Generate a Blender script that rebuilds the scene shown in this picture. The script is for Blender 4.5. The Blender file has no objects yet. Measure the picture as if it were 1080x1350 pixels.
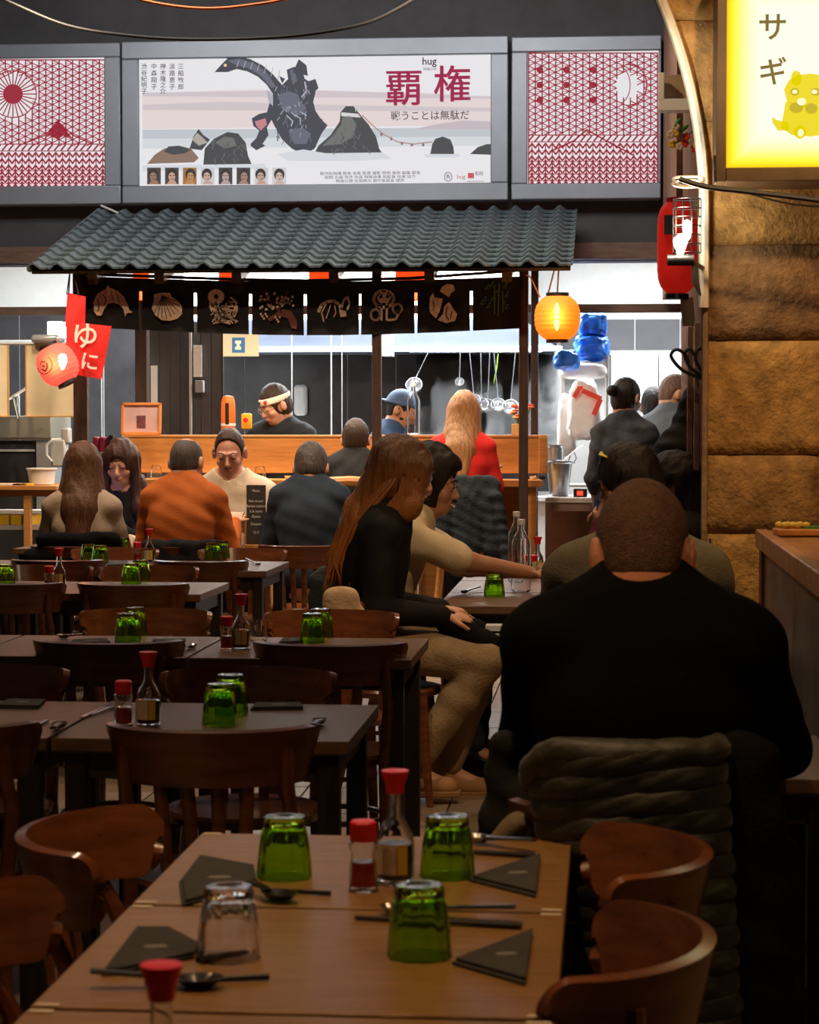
import bpy, math, random
import numpy as np
from mathutils import Vector, Matrix, Euler
random.seed(7)
RNG = np.random.RandomState(7)
PI = math.pi
SC = bpy.context.scene
COL = SC.collection

# ------------------------------------------------------------------ camera
FPX = 2900.0
CAMZ = 1.47
VPX, VPY = 800.0, 560.0
yaw = math.atan((VPX - 540) / FPX)
pitch = math.atan((VPY - 675) / FPX * math.cos(yaw))      # negative: looks down
cam_d = bpy.data.cameras.new('camera')
cam = bpy.data.objects.new('camera', cam_d)
COL.objects.link(cam)
cam.location = (0, 0, CAMZ)
cam.rotation_euler = (PI / 2 + pitch, 0, yaw)
cam_d.sensor_fit = 'VERTICAL'
cam_d.sensor_height = 24.0
cam_d.lens = FPX / 1350.0 * 24.0
cam_d.clip_start = 0.05
cam_d.clip_end = 100
cam_d.dof.use_dof = True
cam_d.dof.focus_distance = 11.5
cam_d.dof.aperture_fstop = 8.0
SC.camera = cam
RCAM = Euler((PI / 2 + pitch, 0, yaw)).to_matrix()

def ray(px, py):
    return RCAM @ Vector(((px - 540) / FPX, -(py - 675) / FPX, -1.0))
def at(px, py, Y):
    d = ray(px, py); t = Y / d.y
    return Vector((d.x * t, Y, CAMZ + d.z * t))
def onz(px, py, z):
    d = ray(px, py); t = (z - CAMZ) / d.z
    return Vector((d.x * t, d.y * t, z))

# ------------------------------------------------------------------ colour management, world, lights
SC.view_settings.view_transform = 'Standard'
SC.view_settings.look = 'None'
SC.view_settings.gamma = 1.0
SC.view_settings.exposure = 0.0
SC.view_settings.use_curve_mapping = False
world = bpy.data.worlds.new('world'); SC.world = world
world.use_nodes = True
world.node_tree.nodes['Background'].inputs[0].default_value = (1.0, 0.72, 0.45, 1)
world.node_tree.nodes['Background'].inputs[1].default_value = 0.03

def area(name, loc, rot, size, power, color, sy=None):
    l = bpy.data.lights.new(name, 'AREA'); l.energy = power; l.color = color
    l.size = size
    if sy: l.shape = 'RECTANGLE'; l.size_y = sy
    o = bpy.data.objects.new(name, l); COL.objects.link(o); o.location = loc; o.rotation_euler = rot
    return o
def spot(name, loc, target, power, color, angle=70, blend=.6, r=.06):
    l = bpy.data.lights.new(name, 'SPOT'); l.energy = power; l.color = color
    l.spot_size = math.radians(angle); l.spot_blend = blend; l.shadow_soft_size = r
    o = bpy.data.objects.new(name, l); COL.objects.link(o); o.location = loc
    o.rotation_euler = (Vector(target) - Vector(loc)).to_track_quat('-Z', 'Y').to_euler()
    return o
def point(name, loc, power, color, r=.05):
    l = bpy.data.lights.new(name, 'POINT'); l.energy = power; l.color = color; l.shadow_soft_size = r
    o = bpy.data.objects.new(name, l); COL.objects.link(o); o.location = loc
    return o
WARM = (1.0, .62, .30); WARM2 = (1.0, .74, .48); COOL = (.93, .97, 1.0)
# kitchen: fluorescent panels under its ceiling
area('kitchen_light', (-3.7, 16.7, 3.05), (0, 0, 0), 1.8, 250, COOL, 1.2)
area('kitchen_light', (-1.4, 16.5, 3.05), (0, 0, 0), 1.8, 270, COOL, 1.2)
area('kitchen_light', (0.3, 16.6, 3.05), (0, 0, 0), 1.4, 170, COOL, 1.2)
# added area fills high in the hall that brighten the sign wall and canopy
area('hall_fill', (-2.9, 12.6, 4.7), (math.radians(32), 0, 0), 1.6, 75, (1.0, .93, .88), .8)
area('hall_fill', (-0.7, 12.6, 4.7), (math.radians(32), 0, 0), 1.6, 75, (1.0, .93, .88), .8)
# added warm fill under the canopy, for the red lanterns' light on the bar
area('canopy_fill', (-1.9, 14.25, 2.42), (0, 0, 0), 2.4, 68, (1.0, .82, .62), .25)
# downlights of the hall ceiling, plus added fills where marked
spot('hall_spot', (-4.1, 12.0, 3.7), (-3.85, 14.7, 1.7), 130, WARM2, 45)  # added fill that brightens the cream curtains
spot('hall_spot', (-2.4, 11.0, 4.2), (-2.6, 12.6, 1.0), 190, WARM2, 80)
spot('hall_spot', (-0.9, 12.0, 4.2), (-1.3, 14.2, 1.0), 260, WARM2, 80)
spot('hall_spot', (-3.3, 12.0, 4.2), (-3.2, 13.6, 1.0), 200, WARM2, 80)
spot('hall_spot', (-1.5, 9.6, 4.2), (-2.0, 9.9, .75), 110, WARM2, 90)
spot('hall_spot', (-0.2, 9.4, 4.0), (-.55, 9.0, .75), 120, WARM, 70)
spot('vault_spot', (-1.6, 6.9, 3.9), (-1.3, 6.4, .75), 115, WARM2, 95)
spot('vault_spot', (-0.5, 3.3, 3.7), (-.38, 3.1, .75), 125, WARM, 70)
spot('vault_spot', (0.75, 5.8, 3.8), (0.9, 8.2, 1.3), 210, WARM, 85)
spot('hall_spot', (-.7, 9.8, 4.1), (.40, 10.9, 2.9), 70, WARM2, 50)  # added fill that brightens the trunking and flowers on the side wall
spot('arch_fill_spot', (-.55, 6.6, 2.9), (.30, 8.2, 2.62), 150, (1.0, .90, .74), 24, .8)  # added fill aimed at the arch lip to brighten it
spot('vault_spot', (1.1, 2.6, 3.7), (.2, 3.1, .8), 70, WARM, 70)
spot('vault_spot', (-2.0, 2.6, 3.7), (-1.0, 3.5, .8), 50, WARM, 80)

# ------------------------------------------------------------------ materials
MC = {}
def mat(name, col, rough=.6, metal=0, var=0, vscale=8, bump=0, bscale=60, stretch=(1, 1, 1), emit=0, ecol=None,
        trans=0, ior=1.45, coat=0, spec=.5, col2=None, alpha=1, sheen=0, kind='noise', detail=4, sss=0):
    if name in MC: return MC[name]
    m = bpy.data.materials.new(name); MC[name] = m
    m.use_nodes = True; nt = m.node_tree; N = nt.nodes; L = nt.links
    b = N['Principled BSDF']
    c = tuple(col) + (1,)
    b.inputs['Base Color'].default_value = c
    b.inputs['Roughness'].default_value = rough
    b.inputs['Metallic'].default_value = metal
    b.inputs['Specular IOR Level'].default_value = spec
    b.inputs['IOR'].default_value = ior
    if trans: b.inputs['Transmission Weight'].default_value = trans
    if coat: b.inputs['Coat Weight'].default_value = coat; b.inputs['Coat Roughness'].default_value = .15
    if sheen: b.inputs['Sheen Weight'].default_value = sheen
    if alpha < 1: b.inputs['Alpha'].default_value = alpha
    if sss:
        b.inputs['Subsurface Weight'].default_value = sss
        b.inputs['Subsurface Radius'].default_value = (.02, .008, .004)
    if emit:
        b.inputs['Emission Color'].default_value = tuple(ecol or col) + (1,)
        b.inputs['Emission Strength'].default_value = emit
    if var or bump or col2:
        tc = N.new('ShaderNodeTexCoord'); mp = N.new('ShaderNodeMapping')
        L.new(tc.outputs['Object'], mp.inputs[0]); mp.inputs['Scale'].default_value = stretch
    if var or col2:
        if kind == 'wave':
            t = N.new('ShaderNodeTexWave'); t.inputs['Scale'].default_value = vscale
            t.inputs['Distortion'].default_value = 6; t.inputs['Detail'].default_value = 3; t.bands_direction = 'Y'
            f = t.outputs['Fac']
        else:
            t = N.new('ShaderNodeTexNoise'); t.inputs['Scale'].default_value = vscale
            t.inputs['Detail'].default_value = detail; t.inputs['Roughness'].default_value = .65
            f = t.outputs['Fac']
        L.new(mp.outputs[0], t.inputs['Vector'])
        r = N.new('ShaderNodeValToRGB')
        c2 = col2 or tuple(max(0, x * (1 - var)) for x in col)
        c1 = col if col2 else tuple(min(1, x * (1 + var)) for x in col)
        r.color_ramp.elements[0].position = .32; r.color_ramp.elements[1].position = .68
        r.color_ramp.elements[0].color = tuple(c2) + (1,); r.color_ramp.elements[1].color = tuple(c1) + (1,)
        L.new(f, r.inputs[0]); L.new(r.outputs[0], b.inputs['Base Color'])
    if bump:
        n2 = N.new('ShaderNodeTexNoise'); n2.inputs['Scale'].default_value = bscale; n2.inputs['Detail'].default_value = 5
        L.new(mp.outputs[0], n2.inputs['Vector'])
        bp = N.new('ShaderNodeBump'); bp.inputs['Strength'].default_value = bump; bp.inputs['Distance'].default_value = .01
        L.new(n2.outputs['Fac'], bp.inputs['Height']); L.new(bp.outputs[0], b.inputs['Normal'])
    return m
def em(name, col, s=1.0):
    return mat(name, (0.02, .02, .02), .8, emit=s, ecol=col)
def glass(name, col, rough=.03, ior=1.45):
    if name in MC: return MC[name]
    return mat(name, col, rough, trans=1, ior=ior)

WOOD_CHAIR = mat('chair_wood', (.10, .030, .012), .28, var=.45, vscale=5, stretch=(1, 1, 5), coat=.5, bump=.05)
WOOD_CHAIR2 = mat('chair_wood_red', (.15, .045, .016), .26, var=.4, vscale=5, stretch=(1, 1, 5), coat=.5)
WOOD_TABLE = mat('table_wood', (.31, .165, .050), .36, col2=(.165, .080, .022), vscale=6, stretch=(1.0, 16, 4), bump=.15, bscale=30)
WOOD_TABLE_D = mat('table_wood_rear_light', (.165, .088, .046), .42, col2=(.095, .050, .026), vscale=8, stretch=(1.2, 12, 4), bump=.1, bscale=30)  # same table wood, greyer light of the rear rows put into the colour
TABLE_EDGE = mat('table_edge', (.03, .02, .014), .45, var=.3)
TABLE_LEG = mat('table_leg', (.018, .012, .009), .5, var=.3)
WOOD_COUNTER = mat('counter_wood', (.62, .28, .08), .42, col2=(.44, .18, .045), vscale=5, stretch=(.8, 4, 9), bump=.05)
WOOD_POST = mat('post_wood', (.045, .022, .014), .5, var=.35, vscale=6, stretch=(6, 6, 1))
WOOD_BROWN = mat('beam_wood', (.13, .075, .055), .6, var=.3, vscale=6, stretch=(1, 6, 6))
SLATE = mat('roof_slate', (.050, .072, .082), .38, var=.35, vscale=25, bump=.15, bscale=90, coat=.15)
BLACK = mat('black_plastic', (.012, .012, .012), .4)
CHARCOAL = mat('charcoal_paint', (.045, .047, .052), .75, var=.2, vscale=3, bump=.08, bscale=140)
FRAME_GREY = mat('grey_metal_frame', (.235, .265, .315), .45, metal=.35, var=.06, vscale=4)
STEEL = mat('stainless_steel', (.62, .63, .64), .28, metal=.9, var=.08, vscale=10, stretch=(1, 1, 10))
STEEL_M = mat('brushed_steel', (.66, .65, .63), .42, metal=.6, var=.08, vscale=10)
CHROME = mat('polished_steel', (.8, .8, .8), .12, metal=1)
WHITE_W = mat('white_enamel', (.82, .82, .80), .4, var=.03)
TILE_D = mat('dark_wall_panel', (.035, .034, .036), .25, var=.25, vscale=3)
TILE_G = mat('grey_wall_tile', (.055, .055, .06), .6, var=.15, vscale=3)
GROUT = mat('pale_grout', (.5, .5, .48), .8)
CREAM = mat('cream_cloth', (.72, .60, .38), .85, var=.06, vscale=5, bump=.1, bscale=200)
RED_CLOTH = mat('red_cloth', (.72, .025, .02), .75, var=.12, vscale=6)
BLACK_CLOTH = mat('black_noren_cloth', (.008, .007, .008), .9, var=.3, vscale=6, bump=.05)
RED_CAP = mat('red_plastic_cap', (.72, .012, .018), .35)
GREEN_GLASS = glass('green_glass', (.50, .82, .06), .03)
CLEAR_GLASS = glass('clear_glass', (.97, .98, .97), .02)
SOY = mat('soy_sauce', (.012, .004, .002), .15)
SAUCE = mat('red_sauce', (.48, .016, .008), .15)
LABEL_W = mat('paper_label', (.62, .50, .34), .7, var=.12, vscale=60)
LABEL_Y = mat('yellow_paper_label', (.68, .42, .03), .7)
NAPKIN = mat('dark_napkin', (.035, .033, .032), .85, bump=.15, bscale=160, var=.2)
CUTLERY = mat('cutlery_steel', (.42, .41, .40), .22, metal=1)
CHOP = mat('black_lacquer', (.018, .014, .012), .3, coat=.3)
SKIN = mat('skin_light', (.55, .29, .19), .5, var=.07, vscale=14, sss=.08)
SKIN_T = mat('skin_tan', (.40, .19, .11), .5, var=.08, vscale=14, sss=.08)
SKIN_D = mat('skin_brown', (.25, .11, .06), .5, var=.08, vscale=14, sss=.05)
EYE_W = mat('eye_white', (.7, .68, .65), .2)
EYE_D = mat('eye_dark', (.02, .012, .01), .1)
LIP = mat('lips', (.38, .12, .10), .45)
def hairmat(n, c, v=.5, rough=.5):
    return mat(n, c, rough, var=v, vscale=14, stretch=(9, 9, .8), bump=.5, bscale=26, spec=.32)
HAIR_BLK = hairmat('hair_black', (.014, .010, .009))
HAIR_DBR = hairmat('hair_dark_brown', (.035, .018, .011))
HAIR_BR = hairmat('hair_brown', (.10, .040, .018))
HAIR_AUB = mat('hair_chestnut', (.20, .066, .020), .36, col2=(.045, .016, .008), vscale=9, stretch=(12, 12, .5), bump=.6, bscale=22)
def ombre(n, c0, c1, z0, z1):
    m = hairmat(n, c0, .5, .36); nt = m.node_tree; b = nt.nodes['Principled BSDF']; src = b.inputs['Base Color'].links[0].from_socket
    tc = nt.nodes.new('ShaderNodeTexCoord'); sp = nt.nodes.new('ShaderNodeSeparateXYZ'); mr = nt.nodes.new('ShaderNodeMapRange')
    nt.links.new(tc.outputs['Object'], sp.inputs[0]); nt.links.new(sp.outputs['Z'], mr.inputs['Value']); mr.inputs['From Min'].default_value = z0; mr.inputs['From Max'].default_value = z1
    mx = nt.nodes.new('ShaderNodeMix'); mx.data_type = 'RGBA'; nt.links.new(mr.outputs[0], mx.inputs['Factor']); mx.inputs['A'].default_value = tuple(c1) + (1,); nt.links.new(src, mx.inputs['B']); nt.links.new(mx.outputs['Result'], b.inputs['Base Color'])
    return m
HAIR_AUB = ombre('hair_chestnut_tips', (.075, .030, .014), (.38, .14, .035), .95, 1.28)
HAIR_BLOND = mat('hair_blond', (.50, .25, .09), .4, col2=(.20, .08, .03), vscale=9, stretch=(10, 10, .6), bump=.6, bscale=22)
HAIR_GREY = hairmat('hair_greying', (.075, .058, .048), .4)
def cloth(n, c, v=.15, bump=.25, bs=120, sheen=0, rough=.85, spec=.22):
    return mat(n, c, rough, var=v, vscale=9, bump=bump, bscale=bs, sheen=sheen, spec=spec)

# ------------------------------------------------------------------ object helpers
def tag(o, label=None, cat=None, group=None, kind=None):
    if label: o['label'] = label
    if cat: o['category'] = cat
    if group: o['group'] = group
    if kind: o['kind'] = kind
    return o
def empty(name, loc=(0, 0, 0), rz=0, label=None, cat=None, group=None, kind=None):
    o = bpy.data.objects.new(name, None); COL.objects.link(o)
    o.location = loc; o.rotation_euler = (0, 0, rz); o.empty_display_size = .1
    return tag(o, label, cat, group, kind)
def link(name, me, m=None, parent=None, smooth=True, ang=38):
    if m is not None:
        me.materials.clear()
        for q in (m if isinstance(m, (list, tuple)) else [m]): me.materials.append(q)
    if smooth:
        me.shade_smooth()
        if ang < 180: me.set_sharp_from_angle(angle=math.radians(ang))
    o = bpy.data.objects.new(name, me); COL.objects.link(o)
    if parent is not None: o.parent = parent
    return o
def copy_tree(o, parent=None, **kw):
    c = o.copy(); COL.objects.link(c)
    if parent is not None: c.parent = parent
    for ch in list(o.children): copy_tree(ch, c)
    return c

class MB:
    def __init__(s): s.v = []; s.f = []; s.mi = []; s.m = 0
    def add(s, vs, fs):
        b = len(s.v); s.v += [tuple(p) for p in vs]
        for f in fs: s.f.append(tuple(b + i for i in f)); s.mi.append(s.m)
    def box(s, c, d, R=None, taper=1.0):
        x, y, z = d[0] / 2, d[1] / 2, d[2] / 2; vs = []
        for k in (-1, 1):
            t = 1.0 if k < 0 else taper
            for (i, j) in ((-1, -1), (1, -1), (1, 1), (-1, 1)): vs.append(Vector((i * x * t, j * y * t, k * z)))
        if R is not None: vs = [R @ q for q in vs]
        c = Vector(c); vs = [q + c for q in vs]
        s.add(vs, [(3, 2, 1, 0), (4, 5, 6, 7), (0, 1, 5, 4), (1, 2, 6, 5), (2, 3, 7, 6), (3, 0, 4, 7)])
        return s
    def b2(s, a, b):
        return s.box([(a[i] + b[i]) / 2 for i in range(3)], [abs(b[i] - a[i]) for i in range(3)])
    def tube(s, pts, r, n=8, flat=1.0, cap=True, closed=False, ref=None):
        P = [Vector(p) for p in pts]; m = len(P); rings = []
        rr = r if isinstance(r, (list, tuple)) else [r] * m
        prev = None
        for i in range(m):
            if closed: t = P[(i + 1) % m] - P[i - 1]
            else: t = P[min(i + 1, m - 1)] - P[max(i - 1, 0)]
            t.normalize()
            if ref is not None: a = Vector(ref)
            else: a = prev if prev is not None else (Vector((0, 0, 1)) if abs(t.z) < .9 else Vector((1, 0, 0)))
            u = a - t * a.dot(t)
            if u.length < 1e-5: u = t.orthogonal()
            u.normalize(); w = t.cross(u); prev = u
            rings.append([P[i] + (u * math.cos(2 * PI * k / n) * flat + w * math.sin(2 * PI * k / n)) * rr[i] for k in range(n)])
        vs = [p for R in rings for p in R]; fs = []
        for i in range(m if closed else m - 1):
            j = (i + 1) % m
            for k in range(n):
                k2 = (k + 1) % n; fs.append((i * n + k, i * n + k2, j * n + k2, j * n + k))
        if cap and not closed: fs += [tuple(range(n - 1, -1, -1)), tuple((m - 1) * n + k for k in range(n))]
        s.add(vs, fs); return s
    def lathe(s, prof, c=(0, 0, 0), n=20, R=None, ribs=0, ribamp=0, sx=1, sy=1):
        vs = []; fs = []; c = Vector(c)
        for (r, z) in prof:
            for k in range(n):
                a = 2 * PI * k / n; rr = r * (1 + (ribamp * math.cos(ribs * a) if ribs else 0))
                q = Vector((rr * math.cos(a) * sx, rr * math.sin(a) * sy, z))
                if R is not None: q = R @ q
                vs.append(q + c)
        m = len(prof)
        for i in range(m - 1):
            for k in range(n):
                k2 = (k + 1) % n; fs.append((i * n + k, i * n + k2, (i + 1) * n + k2, (i + 1) * n + k))
        if prof[0][0] > 1e-6: fs.append(tuple(range(n - 1, -1, -1)))
        if prof[-1][0] > 1e-6: fs.append(tuple((m - 1) * n + k for k in range(n)))
        s.add(vs, fs); return s
    def sphere(s, c, r, n=14, R=None):
        if not isinstance(r, (list, tuple)): r = (r, r, r)
        vs = []; m = n // 2 + 1; fs = []; c = Vector(c)
        for i in range(m):
            th = PI * i / (m - 1)
            for k in range(n):
                a = 2 * PI * k / n
                q = Vector((r[0] * math.sin(th) * math.cos(a), r[1] * math.sin(th) * math.sin(a), r[2] * math.cos(th)))
                if R is not None: q = R @ q
                vs.append(q + c)
        for i in range(m - 1):
            for k in range(n):
                k2 = (k + 1) % n; fs.append((i * n + k, (i + 1) * n + k, (i + 1) * n + k2, i * n + k2))
        s.add(vs, fs); return s
    def prism(s, pts, axis, a, b):
        """polygon pts (2D) extruded along axis from a to b. axis 'y': pts=(x,z); 'z': (x,y); 'x': (y,z)"""
        n = len(pts)
        def mk(p, t):
            if axis == 'y': return (p[0], t, p[1])
            if axis == 'z': return (p[0], p[1], t)
            return (t, p[0], p[1])
        vs = [mk(p, a) for p in pts] + [mk(p, b) for p in pts]
        fs = [tuple(range(n)), tuple(range(2 * n - 1, n - 1, -1))]
        for i in range(n):
            j = (i + 1) % n; fs.append((i, i + n, j + n, j))
        s.add(vs, fs); return s
    def sheet(s, fn, nu, nv, th=0.0, closed_u=False):
        """grid surface fn(u,v)->Vector, optional thickness"""
        g = [[Vector(fn(i / (nu - 1), j / (nv - 1))) for j in range(nv)] for i in range(nu)]
        idx = lambda i, j, o=0: o + i * nv + j
        if th == 0:
            s.add([p for r in g for p in r], [(idx(i, j), idx(i + 1, j), idx(i + 1, j + 1), idx(i, j + 1)) for i in range(nu - 1) for j in range(nv - 1)])
            return s
        nrm = [[None] * nv for _ in range(nu)]
        for i in range(nu):
            for j in range(nv):
                du = g[min(i + 1, nu - 1)][j] - g[max(i - 1, 0)][j]; dv = g[i][min(j + 1, nv - 1)] - g[i][max(j - 1, 0)]
                q = du.cross(dv); nrm[i][j] = q.normalized() if q.length > 1e-9 else Vector((0, 0, 1))
        A = [g[i][j] + nrm[i][j] * th / 2 for i in range(nu) for j in range(nv)]
        B = [g[i][j] - nrm[i][j] * th / 2 for i in range(nu) for j in range(nv)]
        o = nu * nv; fs = []
        for i in range(nu - 1):
            for j in range(nv - 1):
                fs.append((idx(i, j), idx(i + 1, j), idx(i + 1, j + 1), idx(i, j + 1)))
                fs.append((idx(i, j + 1, o), idx(i + 1, j + 1, o), idx(i + 1, j, o), idx(i, j, o)))
        for i in range(nu - 1):
            fs.append((idx(i, 0), idx(i, 0, o), idx(i + 1, 0, o), idx(i + 1, 0)))
            fs.append((idx(i + 1, nv - 1), idx(i + 1, nv - 1, o), idx(i, nv - 1, o), idx(i, nv - 1)))
        for j in range(nv - 1):
            fs.append((idx(0, j + 1), idx(0, j + 1, o), idx(0, j, o), idx(0, j)))
            fs.append((idx(nu - 1, j), idx(nu - 1, j, o), idx(nu - 1, j + 1, o), idx(nu - 1, j + 1)))
        s.add(A + B, fs); return s
    def mesh(s, name):
        me = bpy.data.meshes.new(name); me.from_pydata(s.v, [], s.f)
        if any(s.mi): me.polygons.foreach_set('material_index', s.mi)
        me.validate(); me.update(); return me
    def build(s, name, m=None, parent=None, smooth=True, bevel=0, ang=38, loc=None, recalc=False):
        me = s.mesh(name)
        if recalc:
            import bmesh
            bm = bmesh.new(); bm.from_mesh(me); bmesh.ops.recalc_face_normals(bm, faces=bm.faces); bm.to_mesh(me); bm.free()
        o = link(name, me, m, parent, smooth, ang)
        if loc is not None: o.location = loc
        if bevel:
            md = o.modifiers.new('bevel', 'BEVEL'); md.width = bevel; md.segments = 2; md.limit_method = 'ANGLE'
        return o
def Rz(a): return Matrix.Rotation(a, 3, 'Z')
def Rx(a): return Matrix.Rotation(a, 3, 'X')
def Ry(a): return Matrix.Rotation(a, 3, 'Y')

TXT = {}
def text(name, s, size, loc, m, parent=None, rot=(PI / 2, 0, 0), ext=0.0006, off=0.0, align='CENTER', spacing=1.0, line=1.0, sx=1.0):
    c = bpy.data.curves.new(name, 'FONT'); c.body = s; c.size = size; c.extrude = ext; c.offset = off
    c.align_x = align; c.align_y = 'CENTER'; c.space_character = spacing; c.space_line = line; c.resolution_u = 3
    t = bpy.data.objects.new(name, c); COL.objects.link(t)
    dg = bpy.context.evaluated_depsgraph_get()
    me = bpy.data.meshes.new_from_object(t.evaluated_get(dg)); bpy.data.objects.remove(t)
    o = link(name, me, m, parent, smooth=False); o.location = loc; o.rotation_euler = rot; o.scale = (sx, 1, 1)
    return o

# ------------------------------------------------------------------ signed-distance modelling (for bodies, hair, cloth)
class Vol:
    def __init__(s, lo, hi, h):
        s.lo = np.array(lo, float); s.h = h
        s.n = np.maximum(np.ceil((np.array(hi) - s.lo) / h).astype(int) + 1, 4)
        s.D = np.full(tuple(s.n), .06, np.float32)
        s.ax = [(s.lo[i] + np.arange(s.n[i]) * h).astype(np.float32) for i in range(3)]
    def sub(s, lo, hi, pad):
        a = np.floor((np.array(lo) - pad - s.lo) / s.h).astype(int); b = np.ceil((np.array(hi) + pad - s.lo) / s.h).astype(int) + 1
        a = np.clip(a, 0, s.n); b = np.clip(b, 0, s.n)
        sl = tuple(slice(a[i], b[i]) for i in range(3))
        X = s.ax[0][sl[0]][:, None, None]; Y = s.ax[1][sl[1]][None, :, None]; Z = s.ax[2][sl[2]][None, None, :]
        return sl, X, Y, Z
    def apply(s, sl, d, k, op):
        A = s.D[sl]
        if A.size == 0: return
        if op == 'u':
            h = np.clip(.5 + .5 * (A - d) / k, 0, 1); s.D[sl] = A + (d - A) * h - k * h * (1 - h)
        elif op == 's':
            d = -d; h = np.clip(.5 - .5 * (A - d) / k, 0, 1); s.D[sl] = A + (d - A) * h + k * h * (1 - h)
    def cone(s, a, b, ra, rb, k=.02, op='u', n=None, f=1.0):
        a = np.array(a, float); b = np.array(b, float); R = max(ra, rb)
        sl, X, Y, Z = s.sub(np.minimum(a, b) - R, np.maximum(a, b) + R, k + .05)
        ba = b - a; L2 = max(ba @ ba, 1e-9)
        px, py, pz = X - a[0], Y - a[1], Z - a[2]
        t = np.clip((px * ba[0] + py * ba[1] + pz * ba[2]) / L2, 0, 1)
        qx, qy, qz = px - t * ba[0], py - t * ba[1], pz - t * ba[2]
        if n is not None:
            n = np.array(n, float); n /= np.linalg.norm(n)
            qn = qx * n[0] + qy * n[1] + qz * n[2]
            d = np.sqrt(qx * qx + qy * qy + qz * qz - qn * qn + (qn / f) ** 2 + 1e-12) - (ra + (rb - ra) * t)
        else:
            d = np.sqrt(qx * qx + qy * qy + qz * qz) - (ra + (rb - ra) * t)
        s.apply(sl, d, k, op)
    def ell(s, c, r, R=None, k=.02, op='u'):
        c = np.array(c, float); r = np.array(r, float); m = r.max()
        sl, X, Y, Z = s.sub(c - m, c + m, k + .05)
        px, py, pz = X - c[0], Y - c[1], Z - c[2]
        if R is not None:   # R columns are local axes
            u = px * R[0, 0] + py * R[1, 0] + pz * R[2, 0]
            v = px * R[0, 1] + py * R[1, 1] + pz * R[2, 1]
            w = px * R[0, 2] + py * R[1, 2] + pz * R[2, 2]
            px, py, pz = u, v, w
        k0 = np.sqrt((px / r[0]) ** 2 + (py / r[1]) ** 2 + (pz / r[2]) ** 2) + 1e-6
        k1 = np.sqrt((px / r[0] ** 2) ** 2 + (py / r[1] ** 2) ** 2 + (pz / r[2] ** 2) ** 2) + 1e-6
        s.apply(sl, k0 * (k0 - 1) / k1, k, op)
    def plane(s, p, nrm, k=.004):
        """remove everything on the +nrm side of p"""
        X = s.ax[0][:, None, None]; Y = s.ax[1][None, :, None]; Z = s.ax[2][None, None, :]
        n = np.array(nrm, float); n /= np.linalg.norm(n)
        d = (X - p[0]) * n[0] + (Y - p[1]) * n[1] + (Z - p[2]) * n[2]
        s.D = np.maximum(s.D, d.astype(np.float32))
    def folds(s, amp, f=1.0, seed=0, dirs=None):
        X = s.ax[0][:, None, None]; Y = s.ax[1][None, :, None]; Z = s.ax[2][None, None, :]
        q = seed * 1.7
        w = 1.6 * np.sin(X * 9 * f + q) + 1.3 * np.sin(Y * 11 * f + 2 * q) + 1.5 * np.sin(Z * 8 * f + q)
        s.D += (amp * (np.sin(Z * 62 * f + X * 21 * f + w * 1.6 + q) * .5 + np.sin(X * 47 * f - Z * 25 * f + 1.9 * w) * .35 + np.sin(Y * 53 * f + Z * 31 * f + w) * .3)).astype(np.float32)
    def strands(s, amp, f=1.0, seed=0):
        X = s.ax[0][:, None, None]; Y = s.ax[1][None, :, None]; Z = s.ax[2][None, None, :]
        w = np.sin(Z * 17 * f + seed) * 1.2 + np.sin(Z * 7 + 3 * seed)
        s.D += (amp * (np.sin(X * 330 * f + 2 * w + Y * 60) * .5 + np.sin(Y * 290 * f - 1.7 * w + X * 80) * .5 + np.sin(X * 120 * f + Y * 130 * f + w) * .8)).astype(np.float32)
    def mesh(s, name):
        D = s.D
        D[0] = D[-1] = .06; D[:, 0] = D[:, -1] = .06; D[:, :, 0] = D[:, :, -1] = .06
        S = D < 0
        c = np.zeros(tuple(np.array(D.shape) - 1), np.uint8)
        for i in (0, 1):
            for j in (0, 1):
                for k in (0, 1):
                    c += S[i:c.shape[0] + i, j:c.shape[1] + j, k:c.shape[2] + k]
        act = (c > 0) & (c < 8)
        I = np.argwhere(act); n = len(I)
        idm = np.full(c.shape, -1, np.int32); idm[act] = np.arange(n)
        P = np.zeros((n, 3)); W = np.zeros(n)
        cr = [(i, j, k) for i in (0, 1) for j in (0, 1) for k in (0, 1)]
        for a in cr:
            for ax in range(3):
                if a[ax]: continue
                b = list(a); b[ax] = 1
                da = D[I[:, 0] + a[0], I[:, 1] + a[1], I[:, 2] + a[2]]; db = D[I[:, 0] + b[0], I[:, 1] + b[1], I[:, 2] + b[2]]
                x = (da < 0) != (db < 0)
                t = np.where(x, da / np.where(x, da - db, 1), 0)
                q = np.tile(np.array(a, float), (n, 1)); q[:, ax] += t
                P += q * x[:, None]; W += x
        P = (P / W[:, None] + I) * s.h + s.lo
        quads = []
        for ax in range(3):
            u, v = (ax + 1) % 3, (ax + 2) % 3
            sa = [slice(1, -1)] * 3; sb = [slice(1, -1)] * 3
            sa[ax] = slice(0, -1); sb[ax] = slice(1, None)
            A = S[tuple(sa)]; B = S[tuple(sb)]
            X = np.argwhere(A != B)
            if not len(X): continue
            flip = A[X[:, 0], X[:, 1], X[:, 2]]
            X = X + 1; X[:, ax] -= 1
            def cell(du, dv):
                y = X.copy(); y[:, u] -= du; y[:, v] -= dv
                return idm[y[:, 0], y[:, 1], y[:, 2]]
            q = np.stack([cell(1, 1), cell(0, 1), cell(0, 0), cell(1, 0)], 1)
            q[~flip] = q[~flip][:, ::-1]
            quads.append(q)
        Q = np.concatenate(quads)
        me = bpy.data.meshes.new(name)
        me.vertices.add(n); me.vertices.foreach_set('co', P.astype(np.float32).ravel())
        me.loops.add(len(Q) * 4); me.loops.foreach_set('vertex_index', Q.astype(np.int32).ravel())
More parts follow.
